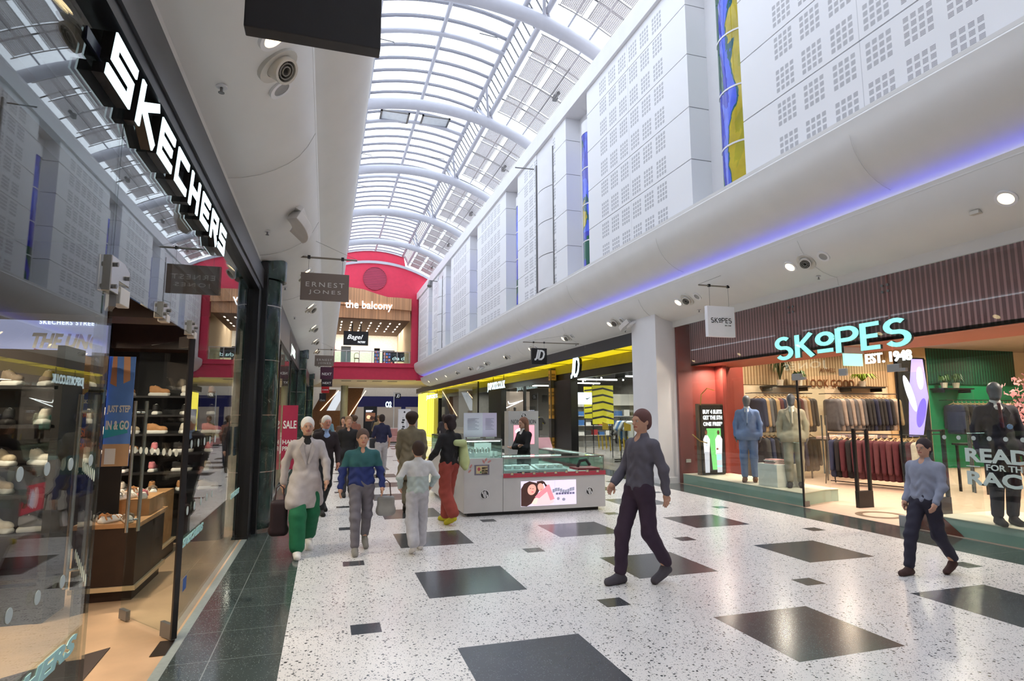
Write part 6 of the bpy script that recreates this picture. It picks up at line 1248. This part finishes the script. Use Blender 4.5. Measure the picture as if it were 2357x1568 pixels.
mb = MB(); mb.box(-8,16,79,79.3,0,9); st('wall_far', mb, mat('far_wall','#c9c6c2',.6)); mb = MB(); mb.box(-8,16,66.3,79,8.2,8.4); st('ceiling_far', mb, mat('far_ceiling','#d2d0cd',.6))
mb = MB(); mb.box(-8.2,-8,50,80,0,8.3); mb.box(16,16.2,50,80,0,8.3); st('wall_far_side', mb, mat('far_wall2','#9b948c',.6))
for i, (x, y) in enumerate(((1.75,62),(9.8,62),(12.5,70))): mb = MB(); mb.cyl((x,y,0),(x,y,4.55 if y < 66 else 8.2),.35,n=24); o = mb.build('round_column', mat('column_olive','#8f8f80',.5), smooth=True); tag(o, f'round grey-green column under the balcony ceiling, {("by the escalator","behind the small black post sign","farthest back")[i]}', 'column')
for i, (x0, x1) in enumerate(((-.9,1.1),(2.3,4.0))):
    r = thing('escalator', f'timber-sided escalator with glowing edge, {("nearer the shop row","behind the round column")[i]}', 'escalator', (x0,68,0)); mb = MB(); mb.prism([(x0-1.5,0),(x0+.2,0),(x1,4.4),(x1-1.3,4.4)] if i == 0 else [(x0,1.2),(x0+.6,1.2),(x1,4.6),(x0,4.6)], 'y', 68, 69.2); mb.build('timber_side', mat('escalator_wood','#6b4426',.5,var=.2), r)
    mb = MB(); mb.tube([(x0+.2,67.95,1.9 if i == 0 else 1.5),(x1+.2,67.95,4.3)], .04, 6); mb.build('light_edge', glow('edge_warm','#ffd9a8',2.5), r)
mb = MB(); mb.prism([(.0,1.9),(.9,1.9),(2.0,4.2),(1.2,4.2)], 'y', 67.8, 67.9); tag(mb.build('slanting_light', glow('panel_pale','#c8d0dc',.6)), 'pale slanting light panel beside the escalator', 'panel')
mb = MB(); mb.box(-3,1.5,66.5,66.8,0,2.1); tag(mb.build('timber_screen', mat('escalator_wood','#6b4426',.5,var=.2)), 'brown timber screen wall below the escalator', 'screen wall')
root = thing('lounge_seat', 'pink upholstered round lounge seat far down the mall', 'seat', (3.5,36,0)); mb = MB(); mb.cyl((4.05,36.5,.1),(4.05,36.5,.42),.75,n=28); mb.build('seat', mat('blush_fabric','#c08f8b',.8), root, bev=.03); mb = MB(); mb.cyl((4.05,36.5,.42),(4.05,36.5,.85),.35,n=24); mb.build('backrest', mat('blush_fabric','#c08f8b',.8), root, bev=.03); mb = MB(); mb.cyl((4.05,36.5,0),(4.05,36.5,.1),.6,n=24); mb.build('base', GREYM, root)
for i, (x, y) in enumerate(((1.6,52.5),(2.9,52.5),(4.2,52.5),(5.5,52.5))):
    r = thing('ceiling_grille', f'dark slotted air grille in the ceiling under the balcony, {ORD[i]} from the shop row', 'grille', (x,y,4.55), 'grilles under the balcony'); q = MB(); q.box(x-.4,x+.4,y,y+.8,4.53,4.55); q.build('grille_face', mat('grille_dark','#6b655c',.6), r)
# ================================================================== people and mannequins
def rotx(p, c, a):
    y, z = p[1]-c[1], p[2]-c[2]; return (p[0], c[1]+y*math.cos(a)-z*math.sin(a), c[2]+y*math.sin(a)+z*math.cos(a))
SKIN = mat('skin_light', '#c99a82', .55, var=.05); LIP = mat('lip', '#a4574f', .5, var=0); EYW = mat('eye_white', '#b9aaa0', .3, var=0); EYD = mat('eye_dark', '#2a201c', .3, var=0)
def human(label, cat, loc, rz, H, top, legs, hair=None, hairstyle='short', shoes='#3a3634', stride=.28, coat=0, skirt=False, arms=None, lean=0, skin=SKIN, det=1, suit=None, headk=1, face=True, name='person', wide=1, collar=None, fold=.004, group=None, sleeve=True):
    r = thing(name, label, cat, (0,0,0), group); h = .012 if det else .02
    C = (0,0,.95)
    LN = lambda p: rotx(p, C, lean)
    sh = [LN((s*.175*wide,.01,1.40)) for s in (-1,1)]
    A = arms or [((-.235,.06,1.14),(-.22,-.06,.92)),((.235,-.02,1.14),(.22,-.14,.93))]
    A = [(LN(a), LN(b)) for a, b in A]
    hp = [(s*.09,0,.92) for s in (-1,1)]; F = []
    for s, fy in ((-1,-stride),(1,stride)):
        back = fy > .05; az = .085+(.07 if back else 0); an = (s*.095, fy+.02, az)
        kn = ((hp[0][0]*-s*-1 if False else s*.095), fy*.5-(.05 if abs(fy) > .02 else .01)-(.03 if back else 0), .5)
        F.append((kn, an, back))
    neck, hd = LN((0,.0,1.48)), LN((0,-.02,1.635)); k_ = headk
    tz = lambda x, y, z: LN((x,y,z))
    body = [('e',LN((0,0,1.3)),(.15*wide,.095,.2)),('e',LN((0,0,1.08)),(.13*wide,.085,.17)),('e',(0,0,.95),(.15,.1,.13)),('c',tuple(np.array(sh[0])*(.85,1,1)),tuple(np.array(sh[1])*(.85,1,1)),.042,.042),('c',LN((0,.015,1.42)),LN((0,-.005,1.56)),.056,.05)]
    hx, hy, hz = hd
    body += [('e',(hx,hy+.008,hz+.02),(.076*k_,.096*k_,.1*k_)),('e',(hx,hy-.018,hz-.05*k_),(.056*k_,.066*k_,.06*k_)),('e',(hx,hy-.07*k_,hz-.085*k_),(.024*k_,.022*k_,.02*k_))]
    if face:
        body += [('c',(hx,hy-.088*k_,hz+.012),(hx,hy-.105*k_,hz-.028*k_),.009,.014,{'k':.012}),('c',(hx-.03,hy-.08*k_,hz+.022),(hx+.03,hy-.08*k_,hz+.022),.014,.014,{'k':.015}),('e',(hx,hy-.086*k_,hz-.055*k_),(.022,.014,.011),{'k':.01})]
        body += [('e',(hx+s*.03*k_,hy-.092*k_,hz+.004),(.014,.014,.01),{'sub':1}) for s in (-1,1)] + [('e',(hx+s*.077*k_,hy+.012,hz-.01),(.012,.02,.032),{'k':.01}) for s in (-1,1)]
    for i, (el, wr) in enumerate(A): body += [('c',tuple(np.array(sh[i])*(.93,1,1)+(0,0,-.03)),el,.036,.036),('c',el,wr,.038,.027)]
    for (kn, an, bk), hq in zip(F, hp): body += [('c',hq,kn,.08,.055),('c',kn,an,.052,.038)]
    V, Q = sdf_mesh(body, h, k=.03); parts = [(V, Q, np.zeros(len(Q), int))]
    cen = V[Q].mean(1)
    if face: parts[0][2][(abs(cen[:,0]-hx) < .026) & (cen[:,1] < hy-.07) & (abs(cen[:,2]-(hz-.055*k_)) < .008)] = 1
    for i, (el, wr) in enumerate(A):   # hands with five fingers
        e, w_ = np.array(el), np.array(wr); d = (w_-e)/np.linalg.norm(w_-e); s = (-1,1)[i]
        side = np.cross(d, (0,1,0) if abs(d[1]) < .8 else (1,0,0)); side /= np.linalg.norm(side); nr = np.cross(side, d)
        # palm plane spanned by d and the front-back axis
        ax = nr; thn = side; c = w_+d*.045; P = [('c',w_,w_+d*.03,.024,.026),('e',c+d*.0,(.034,.034,.034)),('c',w_+d*.03+ax*.02,w_+d*.075+ax*.024,.014,.012),('c',w_+d*.03-ax*.02,w_+d*.075-ax*.024,.014,.012)]
        for j, ln in enumerate((.062,.075,.07,.055)):
            b0 = w_+d*.08+ax*(.028-.0185*j); cu = thn*(-s)*.012; m_ = b0+d*ln*.5+cu*.5; P += [('c',b0,m_,.0095,.009,{'k':.005}),('c',m_,m_+d*ln*.42+cu*1.6,.009,.0075,{'k':.005})]
        t0 = w_+d*.03+ax*.026*(-1 if False else 1); P += [('c',t0,t0+d*.035+ax*.028-thn*s*.01,.012,.0105,{'k':.008}),('c',t0+d*.035+ax*.028-thn*s*.01,t0+d*.062+ax*.03-thn*s*.016,.0105,.009,{'k':.005})]
        v2, q2 = sdf_mesh(P, .005 if det else .009, k=.012); parts.append((v2, q2, np.zeros(len(q2), int)))
    if face and det:
        eb = MB()
        for s in (-1,1): eb.sph((hx+s*.03*k_,hy-.078*k_,hz+.004), .0125, 10, 2); eb.sph((hx+s*.03*k_,hy-.0865*k_,hz+.004), .0058, 8, 3)
        q3 = [f for f in eb.f if len(f) == 4]; parts.append((np.array(eb.v), np.array(q3), np.array([m for f, m in zip(eb.f, eb.mi) if len(f) == 4])))
    n0 = 0; VV = []; QQ = []; MI = []
    for v, q, m in parts: VV.append(v); QQ.append(q+n0); MI.append(m); n0 += len(v)
    npmesh(np.concatenate(VV), np.concatenate(QQ), 'body', [skin, LIP, EYW, EYD], r, np.concatenate(MI))
    def part(nm, prims, m, kk=.03, hh=None, fd=0, split=None, mats=None):
        V, Q = sdf_mesh(prims, hh or h, k=kk)
        if fd:
            ph = random.random()*6; a = np.arctan2(V[:,1], V[:,0]); z = V[:,2]
            q_ = fd*(.7*np.sin(z*48+ph+2.5*np.sin(a*3+ph))+.5*np.sin(z*11+a*7+ph))*np.clip((1.36-z)/.2, .12, 1); rad = V.copy(); rad[:,2] = 0; ln = np.linalg.norm(rad, axis=1)+1e-6; V = V+rad/ln[:,None]*q_[:,None]
        mi = None
        if split is not None: mi = (V[Q].mean(1)[:,2] < split).astype(int)
        return npmesh(V, Q, nm, mats or m, r, mi)
    mk = lambda c, nm: c if not isinstance(c, str) else mat(nm+'_'+c.strip('#'), c, .85, var=.12, scale=9)
    # trousers or skirt
    tr = [('e',(0,0,.95),(.165,.118,.13))]
    for (kn, an, bk), hq in zip(F, hp):
        w1 = .105 if skirt else .078; tr += [('c',hq,kn,.1,w1*.98),('c',kn,(an[0],an[1],an[2]+.05),w1,.095 if skirt else .064)]
    part('trousers', tr, mk(legs,'trouser'), .035, fd=fold*.6)
    # upper garment
    t = [('e',LN((0,0,1.3)),(.178*wide,.118,.19)),('e',LN((0,0,1.1)),(.165*wide,.115,.2)),('c',tuple(np.array(sh[0])*(.9,1,1)),tuple(np.array(sh[1])*(.9,1,1)),.062,.062),('e',LN((0,0,.98)),(.168*wide,.122,.1)),('c',LN((0,.02,1.42)),LN((0,.01,1.475)),.07,.068)]
    for i, (el, wr) in enumerate(A):
        e2 = tuple(np.array(wr)-(np.array(wr)-np.array(el))*.02) if sleeve else tuple(np.array(el)); t += [('c',tuple(np.array(sh[i])+(0,0,-.02)),el,.06,.052)] + ([('c',el,e2,.054,.044)] if sleeve else [])
    if coat: t += [('c',(s_*.07,0,.95),(s_*.12,(F[i_][1][1])*.55*(.95-coat)/.5,coat+.1),.13,.135) for i_, s_ in enumerate((-1,1))] + [('c',(0,0,.95),(0,0,coat+.1),.14,.15),('b',(0,0,coat-.1),(.5,.6,.12),.01,{'sub':1})]
    t += [('e',LN((0,-.12,1.47)),(.045,.09,.06),{'sub':1})]
    if collar or suit: t += [('c',LN((0,-.16,1.5)),LN((0,-.155,1.2)),.07,.01,{'sub':1})]
    mt = mk(top[0],'top') if isinstance(top,(list,tuple)) else mk(top,'top')
    part('jacket' if (coat or suit) else 'top', t, mt, .035, fd=fold, split=(1.22 if isinstance(top,(list,tuple)) else None), mats=([mt, mk(top[1],'top')] if isinstance(top,(list,tuple)) else None))
    if collar or suit:
        cc = collar or suit[0]; part('shirt', [('e',LN((0,-.005,1.32)),(.15,.108,.17)),('c',LN((0,.01,1.42)),LN((0,0,1.5)),.062,.06)], mk(cc,'shirt'), .03)
    if suit or (collar and coat):
        if suit: part('tie', [('c',LN((0,-.1,1.46)),LN((0,-.125,1.2)),.016,.024),('e',LN((0,-.09,1.475)),(.02,.018,.018))], mk(suit[1],'tie'), .01, hh=.008)
        mb = MB()
        for s in (-1,1): mb.add([LN((s*.06,-.112,1.44)),LN((s*.105,-.118,1.36)),LN((s*.02,-.135,1.14)),LN((s*.008,-.132,1.18))]+[LN((s*.06,-.1,1.44)),LN((s*.105,-.105,1.36)),LN((s*.02,-.12,1.14)),LN((s*.008,-.12,1.18))], [(0,1,2,3),(4,7,6,5),(0,4,5,1),(1,5,6,2),(2,6,7,3)])
        mb.build('lapel', mt, r)
    for (kn, an, bk) in F:
        a = np.array(an); dz = -.03 if not bk else 0
        tip = (a[0]*1.05, a[1]-.16, .032 if not bk else .035); heel = (a[0], a[1]+.04, .035 if not bk else a[2]-.04)
        V, Q = sdf_mesh([('c',heel,tip,.038,.036),('c',(a[0],a[1],a[2]-.01),(a[0],a[1]-.03,a[2]-.02),.045,.04),('c',(a[0],a[1]-.04,(a[2]+.03)/2),tip,.045,.034)], .01, k=.03, clipz=0 if not bk else None)
        V[:,2] = np.maximum(V[:,2], 0); npmesh(V, Q, 'shoe', [mk(shoes,'shoe')], r)
    if hair:
        c = (hx, hy+.02, hz+.035*k_); P = [('e',c,(.088*k_,.104*k_,.102*k_))]
        if hairstyle == 'long': P += [('c',(hx,hy+.07,hz+.02),(hx,hy+.1,hz-.3),.07,.06),('c',(hx-.07,hy+.03,hz),(hx-.085,hy+.02,hz-.26),.035,.03),('c',(hx+.07,hy+.03,hz),(hx+.085,hy+.02,hz-.26),.035,.03)]
        if hairstyle == 'curly': P += [('e',(hx+.07*math.cos(a),hy+.03+.05*math.sin(a),hz+.06+.03*math.sin(3*a)),(.05,.05,.055)) for a in rng_(0,2*PI,9)] + [('e',(hx,hy+.08,hz-.04),(.09,.06,.09))]
        if hairstyle in ('short','puff'): P += [('e',(hx,hy+.06,hz-.02),(.078*k_,.055,.075))]
        if hairstyle == 'puff': P += [('e',(hx,hy+.03,hz+.06),(.12,.12,.1))]
        P += [('e',(hx,hy-.1*k_,hz-.03*k_),(.066*k_,.075*k_,.085*k_),{'sub':1})]
        part('hair', P, mk(hair,'hair'), .02, hh=.009 if det else .016, fd=.003)
    put(r, loc, rz); s = H/1.755; r.scale = (s,s,s); return r
AR = [((-.23,.1,1.16),(-.235,.04,.92)),((.23,-.06,1.15),(.22,-.17,.95))]
P_ = human
P_('woman with short white hair in long pale coat and green trousers', 'person', (-.21,8.05,0), .12, 1.66, '#bdb3b2', '#1c6b47', '#e6e0da', 'short', '#e9e4e0', .26, coat=.56, collar='#1d1b1e', arms=[((-.25,.08,1.16),(-.27,.06,.9)),((.25,-.08,1.15),(.25,-.16,.95))], skirt=True, fold=.005)
P_('old man with white hair, dark jacket and light blue collar', 'person', (.0,11.1,0), .3, 1.68, '#2b2125', '#18171a', '#e0dcd8', 'short', '#242120', .26, collar='#9fb6dc', lean=.12, skin=mat('skin_ruddy','#c48a78',.55))
P_('boy in a teal and blue padded jacket and grey trousers walking towards the camera', 'person', (.47,7.95,0), .05, 1.5, ['#2f5f63','#27346f'], '#6f6a72', '#5d4a42', 'short', '#8a8580', .24, wide=1.15, headk=1.08, fold=.014, arms=[((-.27,.04,1.16),(-.3,-.02,.92)),((.27,-.02,1.16),(.29,-.08,.93))])
P_('child seen from behind in a pale sweatshirt and light grey trousers', 'person', (1.14,7.65,0), PI+.05, 1.34, ['#c9c9cc','#b0bcbb'], '#b3b1b8', '#3b2a24', 'short', '#c9c3c0', .2, wide=1.12, headk=1.18, fold=.009, arms=[((-.3,.03,1.2),(-.26,-.12,1.05)),((.3,.03,1.2),(.27,-.12,1.04))], skirt=True)
P_('person with bushy brown hair in a khaki coat walking away beyond the child', 'person', (1.5,10.9,0), PI-.1, 1.72, '#7a6f5a', '#6b6250', '#3a2a25', 'puff', '#4a4038', .24, coat=.55, wide=1.15, fold=.01)
P_('person in a black top and wide rust red trousers beside the kiosk', 'person', (1.9,9.45,0), PI+.5, 1.68, '#1b191c', '#933f35', '#2c1f22', 'curly', '#b5a81f', .2, skirt=True, fold=.01, arms=[((-.25,.02,1.16),(-.2,-.15,1.05)),((.27,-.02,1.16),(.25,-.18,1.05))])
P_('kiosk assistant with long brown hair in a black blazer, arms folded', 'person', (3.78,11.35,0), -1.25, 1.63, '#161519', '#161519', '#7d5745', 'long', '#1c1a1b', .0, collar='#d9d4d2', arms=[((-.22,-.08,1.14),(.1,-.2,1.16)),((.22,-.08,1.13),(-.1,-.21,1.12))], fold=.004)
P_('tall person in a grey top and dark plum trousers striding past the white pilaster', 'person', (3.12,5.6,0), -1.35, 1.74, '#5d5a66', '#3a2a3c', '#6b4a48', 'short', '#4f4a52', .22, lean=-.1, fold=.008, arms=[((-.24,.0,1.15),(-.22,-.16,.97)),((.24,.1,1.15),(.24,.14,.93))])
P_('shopper in a pale blue jacket and dark jeans passing the suit shop doorway', 'person', (6.2,4.95,0), -1.45, 1.42, '#8e93a6', '#2e2c3c', '#3a2f33', 'short', '#4a3330', .3, lean=-.12, wide=1.1, fold=.01)
P_('man seen from behind in a navy T-shirt with a black bag, far down the mall', 'person', (1.5,16.9,0), PI, 1.69, '#1f2140', '#a9a4a6', '#2a1f1c', 'short', '#2e2b2a', .2, det=0, sleeve=False)
P_('person with fair hair in a black jacket walking behind the boy', 'person', (.48,13.3,0), .1, 1.66, '#1a191c', '#2b2a30', '#8d6d52', 'short', '#222222', .22, det=0, coat=.8)
far = [(-.05,15.8,'#2a2226','#3d3336','#5b4034','dark coat, just behind the old man'),(.55,19.5,'#57443c','#2e2b30','#3b2a22','brown coat, half hidden behind the fair-haired person'),(1.0,22.0,'#8a5a4a','#3b3b44','#4e3a2e','rust jumper, left of the man in navy'),(2.1,25.0,'#8c7a58','#4a4335','#7a6248','olive coat, right of the man in navy'),(4.6,24.0,'#3a3436','#2c2b2e','#3b2d28','dark top, in front of the yellow ribbed pier'),(5.2,27.0,'#c9bdb9','#54494a','#4a342b','pale top, near the vitrine'),(.1,24.5,'#6f8fa0','#3a3d44','#3a2d26','pale blue top, near the timber screen'),(2.7,34.0,'#3f3a3c','#2e2c33','#2b2422','dark clothes, in front of the lilac screen'),(1.3,31.0,'#514a4e','#39363c','#3d2f28','grey clothes, beyond the man in navy'),(7.6,22.0,'#2c2a2d','#3a3638','#3b2c26','dark clothes, at the black portal')]
for i, (x, y, a, b, c, s) in enumerate(far): P_('distant shopper in '+s, 'person', (x,y,0), (.2,-.3,PI,.4,PI,.1,-.2,PI,.3,-1)[i], 1.6+.02*(i%5), a, b, c, ('short','long','puff')[i%3], '#2b2929', .18, det=0)
# the lime jacket, bags
def bag(name, label, x, y, z, w_, h_, d, col, strap=.18):
    r = thing(name, label, 'bag', (x,y,z)); V, Q = sdf_mesh([('b',(x,y,z+h_/2),(w_/2,d/2,h_/2),.04),('c',(x-w_*.3,y,z+.06),(x+w_*.3,y,z+.06),.06,.06)], .014, k=.03); V = V-np.array([x,y,z]); npmesh(V, Q, 'bag_body', mat('bag_'+col.strip('#'), col, .6, var=.15), r)
    q = MB(); q.tube([(x-w_*.28,y,z+h_-.02),(x-w_*.2,y,z+h_+strap*.8),(x,y,z+h_+strap),(x+w_*.2,y,z+h_+strap*.8),(x+w_*.28,y,z+h_-.02)], .008, 6); q.build('handle', mat('strap_dark','#3a1f26',.6), r)
bag('shopping_bag', 'dark maroon shopping bag hanging from the hand of the woman in the pale coat', -.50, 7.98, .24, .2, .42, .14, '#2a161d')
bag('shoulder_bag', 'black patterned bag at the hip of the man in the navy T-shirt', 1.35, 16.95, .78, .34, .26, .14, '#26252b', .3)
bag('tote_bag', 'pale grey bag swinging beside the child in light clothes', .78, 7.95, .42, .22, .24, .1, '#93918f', .2)
V, Q = sdf_mesh([('c',(2.13,9.5,1.2),(2.14,9.45,.95),.07,.09),('c',(2.12,9.42,1.24),(1.99,9.35,1.25),.06,.05),('c',(2.16,9.5,.95),(2.15,9.4,.86),.08,.05)], .014, k=.04); tag(npmesh(V, Q, 'lime_jacket', mat('lime_cloth','#b9c48c',.85,var=.1)), 'pale lime jacket draped over the arm of the person in rust red trousers', 'jacket')
# mannequins
MSK = mat('mannequin_grey', '#5a5a62', .5, var=.03)
def mann(label, x, y, rz, top, legs, shirt, tie, shoes, H=1.86, z=.235):
    r = human(label, 'mannequin', (x,y,z), rz, H, top, legs, None, 'short', shoes, .04, skin=MSK, face=False, suit=(shirt,tie), name='suited_mannequin', fold=.003, coat=.82, arms=[((-.232,.02,1.17),(-.235,-.03,.94)),((.232,.02,1.17),(.235,-.03,.94))])
    return r
mann('grey-headed mannequin in a light blue three-piece suit', 8.78, 10.95, -.75, '#6f86b5', '#6a80ae', '#dfe3ea', '#7d93ba', '#6b4026')
mann('grey-headed mannequin in a pale stone suit beside the open glass door', 9.0, 9.88, -.75, '#b3a691', '#9c9484', '#e9e6df', '#c2b6a2', '#2a2422')
mann('grey-headed mannequin in a dark suit with burgundy tie and pale badge', 8.62, 5.76, -.6, '#2a2836', '#23222e', '#e3dede', '#4a1c2c', '#17151a', 1.88)
q = MB(); q.cyl((8.50,5.53,1.52),(8.495,5.52,1.52),.035,n=8); tag(q.build('suit_badge', mat('badge_blue','#8fb0e0',.5)), 'pale blue badge pinned on the lapel of the dark suited mannequin', 'badge')
for i, (x, y) in enumerate(((10.9,18.4),(10.2,32.2),(10.1,25.6))): human(f'shop dummy in a pale hooded top inside the sports shop, {ORD[i]} from the camera', 'mannequin', (x,y,.3), -.6, 1.8, ('#8b8680','#b9b496','#2f7f78')[i], '#24242a', None, 'short', '#222222', .04, skin=mat('dummy_black','#1d1c1f',.4), face=False, name='sports_mannequin', det=0); q = MB(); q.box(x-.3,x+.3,y-.3,y+.3,0,.3); tag(q.build('mannequin_plinth', BLACK), f'black plinth under the sports shop dummy, {ORD[i]} from the camera', 'plinth')
# ------------------------------------------------------------------ remove the patterns that copies were taken from
for o in (TR, SA, JK, TE):
    for k in list(o.children): bpy.data.objects.remove(k)
    bpy.data.objects.remove(o)
